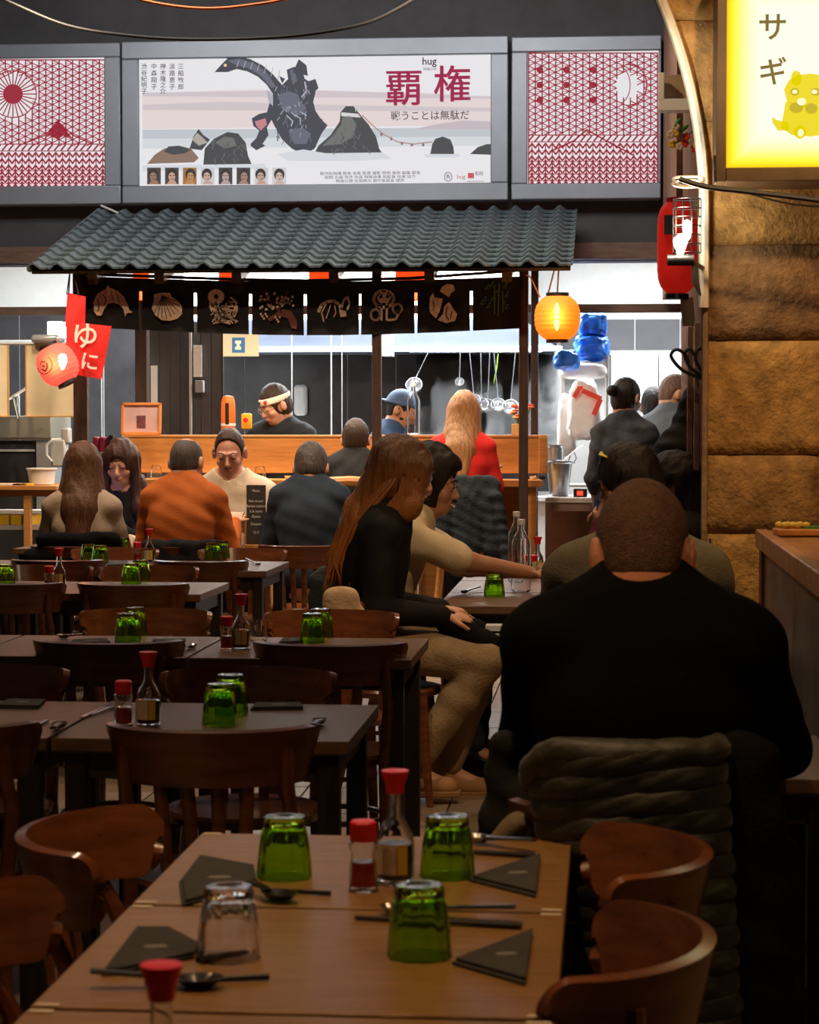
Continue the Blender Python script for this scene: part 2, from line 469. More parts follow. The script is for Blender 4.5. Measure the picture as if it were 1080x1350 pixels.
        me.polygons.add(len(Q)); me.polygons.foreach_set('loop_start', np.arange(len(Q), dtype=np.int32) * 4)
        me.update(calc_edges=True); me.validate()
        return me
    def build(s, name, m, parent):
        return link(name, s.mesh(name), m, parent, True, 180)

# ------------------------------------------------------------------ people
def V(*a): return np.array(a, float)
def rot(yw=0, pt=0, rl=0):
    """columns: right, forward, up. yw>0 turns to the left, pt>0 looks up, rl>0 tips to the right"""
    m = Rz(math.radians(yw)) @ Rx(math.radians(pt)) @ Ry(math.radians(rl))
    return np.array(m)
def ik(a, b, l1, l2, pole):
    d = b - a; L = np.linalg.norm(d)
    if L > (l1 + l2) * .995: b = a + d / L * (l1 + l2) * .995; d = b - a; L = np.linalg.norm(d)
    x = (l1 * l1 - l2 * l2 + L * L) / (2 * L); h = math.sqrt(max(l1 * l1 - x * x, 0))
    u = d / L; p = np.array(pole, float); p = p - u * (p @ u); p /= np.linalg.norm(p)
    return a + u * x + p * h, b

def add_head(v, H, R, wide=1.0, face=True, jaw=1.0):
    P = lambda x, y, z: H + R @ V(x * wide, y, z)
    v.ell(P(0, -.012, .022), (.077 * wide, .098, .103), R, .01)
    v.ell(P(0, .028, -.035), (.060 * wide, .066, .078), R, .03)
    v.ell(P(0, .050, -.082), (.036 * wide * jaw, .034, .028), R, .025)      # chin
    v.ell(P(0, -.035, -.045), (.058 * wide, .055, .06), R, .03)             # nape
    if face:
        for s in (-1, 1):
            v.ell(P(s * .031, .101, .012), (.020, .014, .013), R, .012, 's')
            v.ell(P(s * .032, .086, .012), (.017, .0145, .012), R, .004)     # lids
            v.cone(P(s * .012, .092, .030), P(s * .050, .076, .030), .007, .006, .012)
            v.ell(P(s * .042, .068, -.025), (.022, .018, .02), R, .02)      # cheeks
        v.cone(P(0, .090, .018), P(0, .113, -.026), .007, .011, .01)
        v.ell(P(0, .104, -.032), (.017, .012, .009), R, .008)
        v.ell(P(0, .094, -.056), (.022, .010, .006), R, .006)
        v.ell(P(0, .091, -.068), (.019, .010, .007), R, .006)
    for s in (-1, 1):
        v.ell(P(s * .087, -.012, -.002), (.013, .022, .036), R, .008)
        v.ell(P(s * .086, -.004, .004), (.006, .009, .016), R, .005, 's')

def add_hand(v, w, d, palm_n, side, curl=.5, sc=1.0, spread=1.0):
    """w wrist, d direction of the hand, palm_n direction the palm faces, side: +1 thumb towards cross(d, palm_n)"""
    d = d / np.linalg.norm(d); pn = palm_n - d * (palm_n @ d); pn /= np.linalg.norm(pn); t = np.cross(d, pn) * side
    c = w + d * .048 * sc
    R = np.stack([t, d, pn], 1)
    v.ell(c, (.040 * sc, .052 * sc, .017 * sc), R, .012)
    for i, (o, L) in enumerate(((.030, .92), (.0105, 1.0), (-.0105, .93), (-.030, .75))):
        k = w + d * .088 * sc + t * o * sc * spread
        a1 = curl * .7; a2 = curl * 1.5
        p1 = k + (d * math.cos(a1) + pn * math.sin(a1) + t * o * 2) * .040 * L * sc
        p2 = p1 + (d * math.cos(a2) + pn * math.sin(a2)) * .024 * L * sc
        p3 = p2 + (d * math.cos(a2 * 1.3) + pn * math.sin(a2 * 1.3)) * .020 * L * sc
        v.cone(k - d * .02, p1, .0095 * sc, .0085 * sc, .004); v.cone(p1, p2, .0085 * sc, .0078 * sc, .003); v.cone(p2, p3, .0078 * sc, .0065 * sc, .003)
    k = w + d * .022 * sc + t * .026 * sc
    p1 = k + (d * .6 + t * .75 + pn * .25) * .042 * sc; p2 = p1 + (d * .9 + t * .25 + pn * .4) * .032 * sc
    v.cone(k, p1, .013 * sc, .010 * sc, .008); v.cone(p1, p2, .010 * sc, .008 * sc, .004)

HSTY = {}
def hair_cap(v, P, R, wide, off=.012, top=0.0):
    v.ell(P(0, -.014, .026 + top / 2), ((.077 + off) * wide, .098 + off, .103 + off + top), R, .01)
    v.ell(P(0, -.045, -.035), ((.055 + off) * wide, .048 + off, .06), R, .03)
def face_cut(v, P, R, wide, y=.108, z=-.040, r=(.110, .078, .125)):
    v.ell(P(0, y, z), (r[0] * wide, r[1], r[2]), R, .008, 's')
    for s in (-1, 1): v.ell(P(s * .084, .002, -.012), (.022, .026, .036), R, .006, 's')

def figure(loc, rz, label, seat=.46, lean=5, hunch=12, head=(0, 0, 0), hl=None, hr=None, pl=(-.25, -.25, -1), pr=(.25, -.25, -1),
           skin=None, top=None, sleeve=1.0, neck='crew', pants=None, shoes=None, hair=None, hairm=None, scale=1.0, shw=.185, bulk=1.0,
           h=.0095, curl=.6, palm=(0, 0, -1), thumb=(1, -1), feet=None, knees=None, stand=False, fold=.004, girth=1.0, collar=.012, lipc=True,
           headwide=1.0, twist=0, topname='shirt', legs=True, necklen=.105, headoff=(0, 0, 0), tuck=.0, seed=1, group=None):
    root = empty('person', loc, rz, label, 'person', group); root.scale = (scale,) * 3
    skin = skin or SKIN; hairm = hairm or HAIR_BLK
    a = math.radians(lean); b = math.radians(lean + hunch)
    Z = (.93 if stand else seat + .085)
    P0 = V(0, 0, Z); d1 = V(0, math.sin(a), math.cos(a)); d2 = V(0, math.sin(b), math.cos(b))
    TW = np.array(Rz(math.radians(twist)))
    W = P0 + d1 * .16; C = W + d1 * .14; N = C + d2 * .185
    c3 = math.radians(lean + hunch * 2.0)
    HR = rot(*head)
    H = N + V(0, math.sin(c3), math.cos(c3)) * necklen + V(0, .015, .045) + V(*headoff)
    sh = N - d2 * .068
    SL = sh + TW @ V(-shw, 0, 0); SRr = sh + TW @ V(shw, 0, 0)
    hl = V(*hl) if hl is not None else V(-.2, .38, seat + .30)
    hr = V(*hr) if hr is not None else V(.2, .38, seat + .30)
    EL, WL = ik(SL, hl, .285, .255, pl); ER, WR = ik(SRr, hr, .285, .255, pr)
    hipw = .095
    if stand:
        KL = V(-hipw, .02, .50); KR = V(hipw, .02, .50); AL = V(-hipw, -.02, .09); AR = V(hipw, -.02, .09)
    else:
        kx = .13
        KL = V(-kx, .42, seat + .055); KR = V(kx, .42, seat + .055); AL = V(-kx, .40, .09); AR = V(kx, .40, .09)
        if knees: KL, KR = V(*knees[0]), V(*knees[1])
        if feet: AL, AR = V(*feet[0]), V(*feet[1])
    pts = [P0, H, EL, ER, WL, WR, SL, SRr] + ([KL, KR, AL, AR] if legs else [])
    lo = np.min(pts, 0) - .17; hi = np.max(pts, 0) + .17
    lo[2] = max(lo[2], -.01 if legs else Z - .2)
    hi[2] = H[2] + .15
    for q in (WL, WR): hi = np.maximum(hi, q + .2); lo = np.minimum(lo, q - .2)
    lo[2] = max(lo[2], -.01)
    fw = V(0, 1, 0); g = bulk
    def torso(v, o):
        v.cone(P0 + V(-.055, 0, 0), P0 + V(.055, 0, 0), .115 * g + o, .115 * g + o, .04, n=fw, f=.95)
        n1 = V(0, math.cos(a), -math.sin(a)); n2 = V(0, math.cos(b), -math.sin(b))
        v.cone(P0, W, .150 * g * girth + o, .138 * g * girth + o, .05, n=n1, f=.74)
        v.cone(W, C, .138 * g * girth + o, .160 * g + o, .05, n=n1, f=.72)
        v.cone(C, N - d2 * .07, .160 * g + o, .140 * g + o, .05, n=n2, f=.70)
        v.cone(SL * .8 + sh * .2, SRr * .8 + sh * .2, .062 * g + o, .062 * g + o, .05)
        nk = N + (H - N) * .16
        for S in (SL, SRr): v.cone(nk, S, .052 + o * .8, .050 * g + o * .6, .06)
    def arm(v, o, S, E, Wr, frac=1.0, cuff=0):
        v.cone(S, E, .054 * g + o, .044 * g + o * .9, .03)
        q = E + (Wr - E) * frac
        if frac > .05: v.cone(E, q, .043 * g + o * .9, .043 * g + (.030 - .043 * g) * frac + o * .9, .02)
    def leg(v, o, s, K, A, bot=1.0):
        hp = P0 + V(s * hipw, .01, -.01)
        v.cone(hp, K, .088 * g + o, .062 + o, .04)
        q = K + (A - K) * bot
        v.cone(K, K + (A - K) * .35, .058 + o, .056 + o, .03); v.cone(K + (A - K) * .35, q, .056 + o, .040 + o * 1.2, .02)
    # body: one continuous surface
    v = Vol(lo, hi, h)
    torso(v, -.006)
    for S, E, Wr, sd, pm, ax in ((SL, EL, WL, thumb[0], palm, 0), (SRr, ER, WR, thumb[1], palm, 1)):
        arm(v, -.004, S, E, Wr)
        dr = Wr - E; pm = np.array(palm[ax] if isinstance(palm[0], (tuple, list)) else palm, float)
        add_hand(v, Wr, dr, pm, sd, curl[ax] if isinstance(curl, (tuple, list)) else curl)
    if legs:
        for s, K, A in ((-1, KL, AL), (1, KR, AR)):
            leg(v, -.006, s, K, A); v.cone(A, A + V(0, .12, -.05), .036, .03, .02)
    v.cone(N - V(0, 0, .03), H + HR @ V(0, -.03, -.05), .060, .054, .03)
    add_head(v, H, HR, headwide)
    body = v.build('body', skin, root)
    PP = lambda x, y, z: H + HR @ V(x * headwide, y, z)
    for s in (-1, 1):
        if head[1] > -13:
            mb = MB(); mb.sphere(PP(s * .032, .0872, .009), .0122, 12); e = mb.build('eye', EYE_W, root)
            mb = MB(); mb.sphere(PP(s * .032, .0948, .008), .0062, 10); mb.build('iris', EYE_D, e)
        mb = MB(); mb.tube([PP(s * .019, .0985, .006), PP(s * .032, .1015, .003 if head[1] <= -13 else .013), PP(s * .046, .094, .006)], [.0012, .0022, .0012], 6); mb.build('eyelashes', EYE_D, root)
        mb = MB(); mb.tube([PP(s * .015, .103, .033), PP(s * .032, .101, .040), PP(s * .052, .086, .034)], [.003, .0042, .002], 6, flat=.7)
        mb.build('eyebrow', hairm, root)
    if lipc:
        mb = MB(); mb.tube([PP(-.022, .092, -.062), PP(-.008, .1035, -.058), PP(0, .104, -.060), PP(.008, .1035, -.058), PP(.022, .092, -.062)], [.002, .004, .0036, .004, .002], 6)
        mb.tube([PP(-.018, .092, -.066), PP(0, .102, -.070), PP(.018, .092, -.066)], [.002, .0048, .002], 6)
        mb.build('lips', LIP, root)
    # clothes
    if top is not None:
        v = Vol(lo, hi, h)
        torso(v, .009)
        for S, E, Wr in ((SL, EL, WL), (SRr, ER, WR)):
            if sleeve > .55: arm(v, .012, S, E, Wr, (sleeve - .5) * 1.9)
            else: v.cone(S, S + (E - S) * min(1, sleeve * 2), .054 * g + .012, .052 * g + .014, .03)
        if fold: v.folds(fold, 1, seed)
        if neck == 'high':
            ax = (H - N) / np.linalg.norm(H - N); cc = N + ax * collar
            v.cone(N - V(0, 0, .02), cc + ax * .012, .080, .070, .02)
            v.cone(N + ax * (collar + .004), H + HR @ V(0, 0, .05), .060, .060, .006, 's')
        else:
            r = {'crew': .066, 'wide': .085}.get(neck, .066)
            v.cone(N + V(0, .012, .028), N + (H - N) + V(0, 0, .2), r, r + .02, .01, 's')
        v.plane(P0 - V(0, 0, .06 if not stand else .14), (0, 0, -1))
        v.build(topname, top, root)
    if pants is not None and legs:
        v = Vol((lo[0], lo[1], lo[2]), (hi[0], hi[1], P0[2] + .12), h)
        v.cone(P0 + V(-.05, 0, 0), P0 + V(.05, 0, 0), .118 * g, .118 * g, .04)
        for s, K, A in ((-1, KL, AL), (1, KR, AR)): leg(v, .012, s, K, A, .93)
        if fold: v.folds(fold, 1.1, seed + 2)
        v.plane(P0 + V(0, 0, .08), (0, 0, 1))
        v.build('trousers', pants, root)
    if shoes is not None and legs:
        for K, A in ((KL, AL), (KR, AR)):
            v = Vol(A + V(-.1, -.12, -.12), A + V(.1, .24, .12), .008)
            v.cone(A + V(0, -.01, .03), A + V(0, -.01, -.05), .052, .050, .02)
            v.cone(A + V(0, -.02, -.045), A + V(0, .14, -.055), .045, .040, .03, n=V(0, 0, 1), f=.9)
            v.plane(A + V(0, 0, -.088), (0, 0, -1)); v.plane(A + V(0, 0, .07), (0, 0, 1))
            sh_ = v.build('shoe', shoes, root)
            mb = MB(); mb.prism([(-.048 + A[0], -.06 + A[1]), (.048 + A[0], -.06 + A[1]), (.05 + A[0], .10 + A[1]), (.03 + A[0], .19 + A[1]), (-.03 + A[0], .19 + A[1]), (-.05 + A[0], .10 + A[1])], 'z', A[2] - .09, A[2] - .068)
            mb.build('shoe_sole', mat('gum_sole', (.30, .15, .06), .7), sh_, bevel=.004, recalc=True)
    if hair is not None:
        q = H
        v = Vol(H - V(.2, .24, .18), H + V(.2, .2, .2), .0065) if hair in ('buzz', 'short', 'balding', 'bun', 'thick') else Vol(H - V(.24, .28, .60), H + V(.24, .2, .2), .0078)
        hw = headwide
        if hair == 'buzz':
            hair_cap(v, PP, HR, 1, .0045); face_cut(v, PP, HR, 1); v.ell(PP(0, -.06, -.108), (.09, .09, .045), HR, .01, 's')
            for s in (-1, 1): v.ell(PP(s * .088, -.015, -.030), (.022, .050, .058), HR, .012, 's')
        elif hair == 'short':
            hair_cap(v, PP, HR, 1, .013, .008); v.strands(.0015, 1, seed); face_cut(v, PP, HR, 1); v.ell(PP(0, -.06, -.13), (.09, .09, .05), HR, .01, 's')
        elif hair == 'thick':
            hair_cap(v, PP, HR, 1, .024, .022); v.ell(PP(0, .06, .10), (.065, .05, .035), HR, .03)
            v.strands(.004, .6, seed); face_cut(v, PP, HR, 1, .112, -.045); v.ell(PP(0, -.06, -.14), (.09, .09, .05), HR, .01, 's')
        elif hair == 'balding':
            hair_cap(v, PP, HR, 1, .005); face_cut(v, PP, HR, 1, .105, -.02, (.11, .085, .13))
            v.ell(PP(0, -.01, .135), (.060, .100, .042), HR, .01, 's'); v.ell(PP(0, -.06, -.108), (.09, .09, .045), HR, .01, 's')
        elif hair == 'bun':
            hair_cap(v, PP, HR, 1, .010); v.strands(.0012, 1, seed); face_cut(v, PP, HR, 1); v.ell(PP(0, -.06, -.14), (.08, .08, .05), HR, .01, 's')
            v.ell(PP(-.025, -.135, .035), (.036, .034, .036), HR, .008)
        elif hair == 'long':      # falls over the back and both shoulders
            hair_cap(v, PP, HR, 1, .018)
            v.cone(PP(0, -.05, 0), N + V(0, -.105, -.08), .095, .090, .04, n=fw, f=.6)
            v.cone(N + V(0, -.105, -.08), N + V(0, -.150, -.23), .090, .060, .04, n=fw, f=.6)
            for s in (-1, 1): v.cone(PP(s * .072, -.01, .03), N + V(s * .085, -.03, -.02), .030, .045, .03)
            v.strands(.0024, .8, seed); face_cut(v, PP, HR, 1, .095, -.035, (.062, .055, .10))
        elif hair == 'wavy':      # parted in the middle, falls in front of the shoulders
            hair_cap(v, PP, HR, 1, .020, .006)
            v.cone(PP(0, -.05, 0), N + V(0, -.07, -.06), .095, .09, .04, n=fw, f=.6)
            for s in (-1, 1):
                v.cone(PP(s * .075, .02, .05), PP(s * .095, .02, -.10), .030, .038, .03)
                v.cone(PP(s * .095, .02, -.10), N + V(s * .12, .07, -.10), .040, .045, .03)
                v.cone(N + V(s * .12, .07, -.10), N + V(s * .125, .10, -.19), .043, .025, .03)
            v.strands(.005, .55, seed); face_cut(v, PP, HR, 1, .108, -.035, (.058, .065, .105))
        v.build('hair', hairm, root)
    return root, dict(H=H, R=HR, N=N, P=PP, P0=P0, SL=SL, SR=SRr, EL=EL, ER=ER, WL=WL, WR=WR, C=C, W=W, sh=sh, root=root)
def wpos(px, py, Y): return at(px, py, Y)

# ------------------------------------------------------------------ the setting
def struct(o): o['kind'] = 'structure'; return o
def S(px, py, Y): p = at(px, py, Y); return (p.x, p.z)

# floor: large tiles in the hall
fl = struct(empty('floor'))
mb = MB(); mb.b2((-8, -3, -.06), (4, 19, -.008)); mb.build('floor_base', mat('floor_joint', (.03, .025, .02), .9), fl, smooth=False)
FT = [mat('floor_tile_%s' % n, c, .38, var=.22, vscale=5, bump=.06, bscale=40) for n, c in (('a', (.21, .155, .105)), ('b', (.25, .19, .135)), ('c', (.18, .13, .088)))]
tm = []
for m_ in FT:
    t = MB(); t.box((0, 0, -.004), (.592, .592, .016)); me = t.mesh('floor_tile'); me.materials.append(m_); tm.append(me)
for i in range(-9, 3):
    for j in range(2, 24):
        if i < -j * .16 - 3.2: continue
        o = bpy.data.objects.new('floor_tile', tm[(i * 7 + j * 5 + (i * j) % 3) % 3]); COL.objects.link(o); o.parent = fl
        o.location = (i * .6 + .3, j * .6 + .1, random.uniform(-.0006, .0006))

# the hall's ceiling and the wall over the kitchen opening
YS = 15.6
mb = MB(); mb.b2((-8, 8.9, 4.9), (4, 19, 5.1)); struct(mb.build('ceiling', mat('ceiling_black', (.02, .02, .022), .9), smooth=False))
mb = MB(); mb.b2((-8, YS + .06, 2.63), (1.0, YS + .3, 4.9)); struct(mb.build('wall_back', CHARCOAL, smooth=False))
# reddish timber beam under the dark lintel and the transom rail
x0, z0 = S(-60, 326, YS); x1, z1 = S(905, 341, YS)
mb = MB(); mb.b2((-7, YS - .02, z1), (1.0, YS + .2, z0 - .0)); struct(mb.build('trim_1', WOOD_BROWN, bevel=.006))
_, za = S(0, 403, YS); _, zb = S(0, 417, YS)
_, za = S(540, 402, YS); _, zb = S(540, 413, YS)
mb = MB(); mb.b2((-7, YS, zb), (1.0, YS + .10, za)); struct(mb.build('trim_2', WOOD_BROWN, bevel=.004))
# kitchen shell
KW = mat('kitchen_white_wall', (.80, .79, .76), .5, var=.03)
mb = MB(); mb.b2((-7, 18.7, 0), (2.5, 18.85, 3.4)); struct(mb.build('wall_kitchen', KW, smooth=False))
mb = MB(); mb.b2((-7.1, YS + .3, 0), (-7, 18.7, 3.4)); struct(mb.build('wall_left', KW, smooth=False))
mb = MB(); mb.b2((2.5, YS + .3, 0), (2.6, 18.7, 3.4)); struct(mb.build('wall_far_right', KW, smooth=False))
mb = MB(); mb.b2((-7, YS + .3, 3.25), (2.5, 18.7, 3.35)); struct(mb.build('ceiling_kitchen', WHITE_W, smooth=False))
# white bulkhead that hangs over the cooking line
_, zt = S(540, 330, 16.2); _, zbk = S(540, 400, 16.2)

# dark panels of the kitchen back wall, pale joints between them
pw = struct(empty('wall_panelling', (0, 0, 0)))
YP = 18.3
xa, zA = S(105, 420, YP); xb, _ = S(742, 420, YP)
mb = MB(); mb.b2((xa - 1.7, YP + .02, .9), (xb, YP + .06, zA + .1)); mb.build('joint_backing', GROUT, pw, smooth=False)
edges = [-170, -105, -40, 25, 88, 136, 193, 260, 322, 385, 458, 522, 588, 650, 735]
for i in range(len(edges) - 1):
    X0 = S(edges[i] + .9, 400, YP)[0]; X1 = S(edges[i + 1] - .9, 400, YP)[0]
    mb = MB(); mb.b2((X0, YP, .92), (X1, YP + .03, zA + .1)); mb.build('wall_panel', TILE_D, pw, smooth=False)
# tiled band at the right of the kitchen
YR = 18.2
xs = [740, 778, 839, 899, 960]
for i in range(4):
    X0 = S(xs[i] + .7, 0, YR)[0]; X1 = S(xs[i + 1] - .7, 0, YR)[0]; z_b = S(840, 461, YR)[1]; z_t = S(840, 421, YR)[1]
    mb = MB(); mb.b2((X0, YR, z_b), (X1, YR + .03, z_t)); mb.build('wall_tile', TILE_G, pw, smooth=False)
mb = MB(); mb.b2((S(740, 0, YR)[0], YR + .01, S(0, 470, YR)[1]), (S(962, 0, YR)[0], YR + .06, S(0, 412, YR)[1])); mb.build('joint_backing', GROUT, pw, smooth=False)

# side wall behind the arch, brown plaster, carries the long lantern
SIDE = mat('brown_side_wall', (.20, .10, .05), .8, var=.3, vscale=4, bump=.3, bscale=40)
mb = MB(); mb.b2((.42, 9.95, 0), (.9, 12.6, 4.9)); mb.b2((.75, 8.53, 0), (.95, 9.95, 4.9)); mb.b2((.385, 12.5, 2.35), (.9, 15.6, 4.9)); struct(mb.build('wall_right', SIDE, smooth=False))

# ------------------------------------------------------------------ stone arch
arch = struct(empty('wall_arch', (0, 0, 0)))
YA = 8.2; RA = 1.95; XE = .353; ZS = 2.25; CX = XE - RA
STONE = [mat('stone_%s' % n, c, .9, var=.42, vscale=13, bump=1.0, bscale=55, detail=9) for n, c in
         (('gold', (.43, .245, .075)), ('brown', (.22, .125, .055)), ('tan', (.38, .215, .075)), ('buff', (.44, .27, .10)))]
MORT = mat('mortar', (.26, .16, .075), .95, var=.3, bump=.6, bscale=60)
def arch_x(z):
    if z <= ZS: return XE
    d = z - ZS
    return CX + math.sqrt(max(RA * RA - d * d, 0)) if d < RA else -99
import mathutils
def stone_block(x0, x1, z0, z1, m, depth=.06, seed=0, follow=False):
    nu, nv = max(4, int((x1 - x0) / .045)), max(4, int((z1 - z0) / .045))
    g = .0015
    def fn(u, v):
        z = z0 + g + (z1 - z0 - 2 * g) * v
        xl = max(x0 + g, arch_x(z)) if follow else x0 + g
        x = xl + (x1 - g - xl) * u
        e = min(u, 1 - u, v, 1 - v)
        ed = max(0, 1 - e * 16) ** 2 * .005
        if follow and u < .08: ed *= .3
        nz = mathutils.noise.fractal(Vector((x * 5 + seed, z * 5, seed * 3.1)), 1.0, 2.0, 4) * .014
        nz += mathutils.noise.noise(Vector((x * 22, z * 22, seed))) * .005 - max(0, mathutils.noise.noise(Vector((x * 9 + 5, z * 9, seed))) - .35) * .03
        return Vector((x, YA - depth + ed + nz + .03, z))
    mb = MB(); mb.sheet(fn, nu, nv)
    b = len(mb.v)
    # sides back to the wall core
    ring = [i * nv for i in range(nu)] + [(nu - 1) * nv + j for j in range(1, nv)] + [i * nv + nv - 1 for i in range(nu - 2, -1, -1)] + [j for j in range(nv - 2, 0, -1)]
    back = []
    for i in ring:
        p = mb.v[i]; back.append(len(mb.v)); mb.v.append((p[0], YA + .06, p[2]))
    for k in range(len(ring)):
        k2 = (k + 1) % len(ring); mb.f.append((ring[k], back[k], back[k2], ring[k2])); mb.mi.append(0)
    mb.build('stone_block', m, arch, recalc=False, ang=180)
courses = [0, .36, .72, 1.07, 1.36, 1.78, 2.13, 2.58, 2.95, 3.3, 3.7, 4.2]
k = 0
for ci in range(len(courses) - 1):
    z0, z1 = courses[ci], courses[ci + 1]; x = XE - (.0 if z0 < ZS else 1.2 if z0 < 3.4 else 2.2)
    first = True
    if z0 >= ZS - .2: x = arch_x(min(z1, ZS + RA * .98)) if z1 > ZS else XE
    xend = 1.9
    ws = {3: [.42, .55, .6], 4: [.46, .5, .5], 5: [.75, .5, .5], 6: [.9, .5]}.get(ci)
    j = 0
    while x < xend:
        w = ws[j] if ws and j < len(ws) else random.uniform(.42, .72)
        if first and z1 > ZS: w += .25
        m_ = STONE[1] if (ci == 5 and j == 0) else STONE[(k * 3 + ci) % 4] if ci != 6 else STONE[0]
        if m_ is STONE[1] and ci != 5: m_ = STONE[2]
        stone_block(x, min(x + w, xend + .2), z0, z1, m_, seed=k * 1.7, follow=first)
        x += w; j += 1; k += 1; first = False
# core of the wall behind the blocks
pts = [(XE + .012, 0)] + [(arch_x(ZS + t) + .012, ZS + t) for t in np.linspace(0, RA * .995, 24)] + [(CX, 4.21), (CX, 4.9), (2.2, 4.9), (2.2, 0)]
mb = MB(); mb.prism(pts, 'y', YA - .005, YA + .33); mb.build('wall_core', MORT, arch, recalc=True, ang=30)
# left half of the arch (out of view, closes the vault)
pts = [(CX - (XE - CX), 0)] + [(2 * CX - arch_x(ZS + t), ZS + t) for t in np.linspace(0, RA * .995, 20)] + [(CX, 4.21), (CX, 4.9), (-8, 4.9), (-8, 0)]
mb = MB(); mb.prism(pts, 'y', YA, YA + .33); mb.build('wall_core', MORT, arch, recalc=True, ang=30)
# pale raised lip running along the opening
LIPM = mat('pale_plaster_lip', (.88, .82, .68), .6, var=.08, vscale=12, bump=.3)
path = [Vector((arch_x(z), YA - .045, z)) for z in np.linspace(1.9, ZS, 6)] + [Vector((arch_x(ZS + t), YA - .045, ZS + t)) for t in np.linspace(.03, RA * .9, 30)]
mb = MB(); mb.tube(path, .020, 8, flat=1.5, ref=(0, 1, 0)); mb.build('arch_lip', LIPM, arch)
path2 = [Vector((arch_x(z) + .006, YA - .03, z)) for z in np.linspace(0, 1.95, 16)]
mb = MB(); mb.tube(path2, .012, 8, flat=1.5, ref=(0, 1, 0)); mb.build('arch_lip', mat('dark_plaster_lip', (.34, .22, .12), .85, var=.3, vscale=14, bump=.5), arch)  # lower stretch of the lip in a darker plaster colour
# near part of the vault: side wall, ceiling, back, so the front room is closed and dim
mb = MB(); mb.b2((2.0, -3, 0), (2.2, YA, 4.9)); struct(mb.build('wall_front_right', STONE[2], smooth=False))
mb = MB(); mb.b2((-5.2, -3, 4.3), (2.2, YA + .6, 4.5)); struct(mb.build('ceiling_front', STONE[1], smooth=False))

def root_of(o):
    L = Vector((0, 0, 0))
    while o is not None: L += Vector(o.location); o = o.parent
    return L
def wp(mb, name, m, root, **k):
    """a part authored in world coordinates under an unrotated root"""
    L = root_of(root); mb.v = [(p[0] - L.x, p[1] - L.y, p[2] - L.z) for p in mb.v]
    return mb.build(name, m, root, **k)
def wsolo(mb, name, m, label, cat, group=None, base=None, **k):
    xs = np.array(mb.v); c = base or ((xs[:, 0].min() + xs[:, 0].max()) / 2, (xs[:, 1].min() + xs[:, 1].max()) / 2, xs[:, 2].min())
    mb.v = [(p[0] - c[0], p[1] - c[1], p[2] - c[2]) for p in mb.v]
    o = mb.build(name, m, None, loc=c, **k); return tag(o, label, cat, group)

# ------------------------------------------------------------------ tiled kiosk canopy
YE, YRG = 13.5, 15.42
eL = at(38, 353, YE); eR = at(750, 349, YE); rL = at(128, 279, YRG); rR = at(766, 275, YRG)
XL, XR = eL.x, (eR.x + rR.x) / 2
ZE, ZR = (eL.z + eR.z) / 2, (rL.z + rR.z) / 2
kiosk = empty('kiosk_canopy', ((XL + XR) / 2, (YE + YRG) / 2, 0), 0, 'japanese style canopy with a wavy slate-grey tiled roof on dark posts over the wooden counter', 'canopy')
KL = root_of(kiosk)
slope = math.atan2(ZR - ZE, YRG - YE); sl_len = math.hypot(ZR - ZE, YRG - YE)
NC, NR = 22, 13
tw = (XR - XL) / NC; tl = sl_len / NR
mb = MB(); mb.box((0, 0, 0), (XR - XL - .03, sl_len - .02, .02), Rx(slope))
roof = mb.build('roof_deck', TABLE_LEG, kiosk, smooth=False); roof.location = (0, 0, (ZE + ZR) / 2 - .03)
def tile_mesh():
    m = MB(); nu = 8
    def prof(u):   # s-curve: a wide trough and a round roll
        return .018 * math.cos(2 * PI * (u - .22)) + .006 * math.cos(4 * PI * (u - .22))
    A = []; B = []
    for j, (y, dz) in enumerate(((0, .020), (tl * 1.12, .0))):
        for i in range(nu + 1):
            u = i / nu; sag = -.030 * math.sin(PI * ((u + .25) % 1)) if j == 0 else 0
            A.append(((u - .5) * tw * 1.02, y + sag, prof(u) + dz)); B.append(((u - .5) * tw * 1.02, y + sag, prof(u) + dz - .013))
    o = len(A); n = nu + 1; fs = []
    for i in range(nu):
        fs.append((i, i + 1, n + i + 1, n + i)); fs.append((o + i + 1, o + i, i, i + 1)[::-1] if False else (i, o + i, o + i + 1, i + 1))
    m.add(A + B, fs); me = m.mesh('roof_tile'); me.materials.append(SLATE); me.shade_smooth(); me.set_sharp_from_angle(angle=math.radians(50)); return me
tme = tile_mesh()
for j in range(NR):
    for i in range(NC):
        o = bpy.data.objects.new('roof_tile', tme); COL.objects.link(o); o.parent = roof
        yy = -sl_len / 2 + j * tl
        q = Rx(slope) @ Vector((0, yy, .028))
        o.location = (XL + (i + .5) * tw - KL.x, q.y, q.z); o.rotation_euler = (slope, 0, random.uniform(-.008, .008))
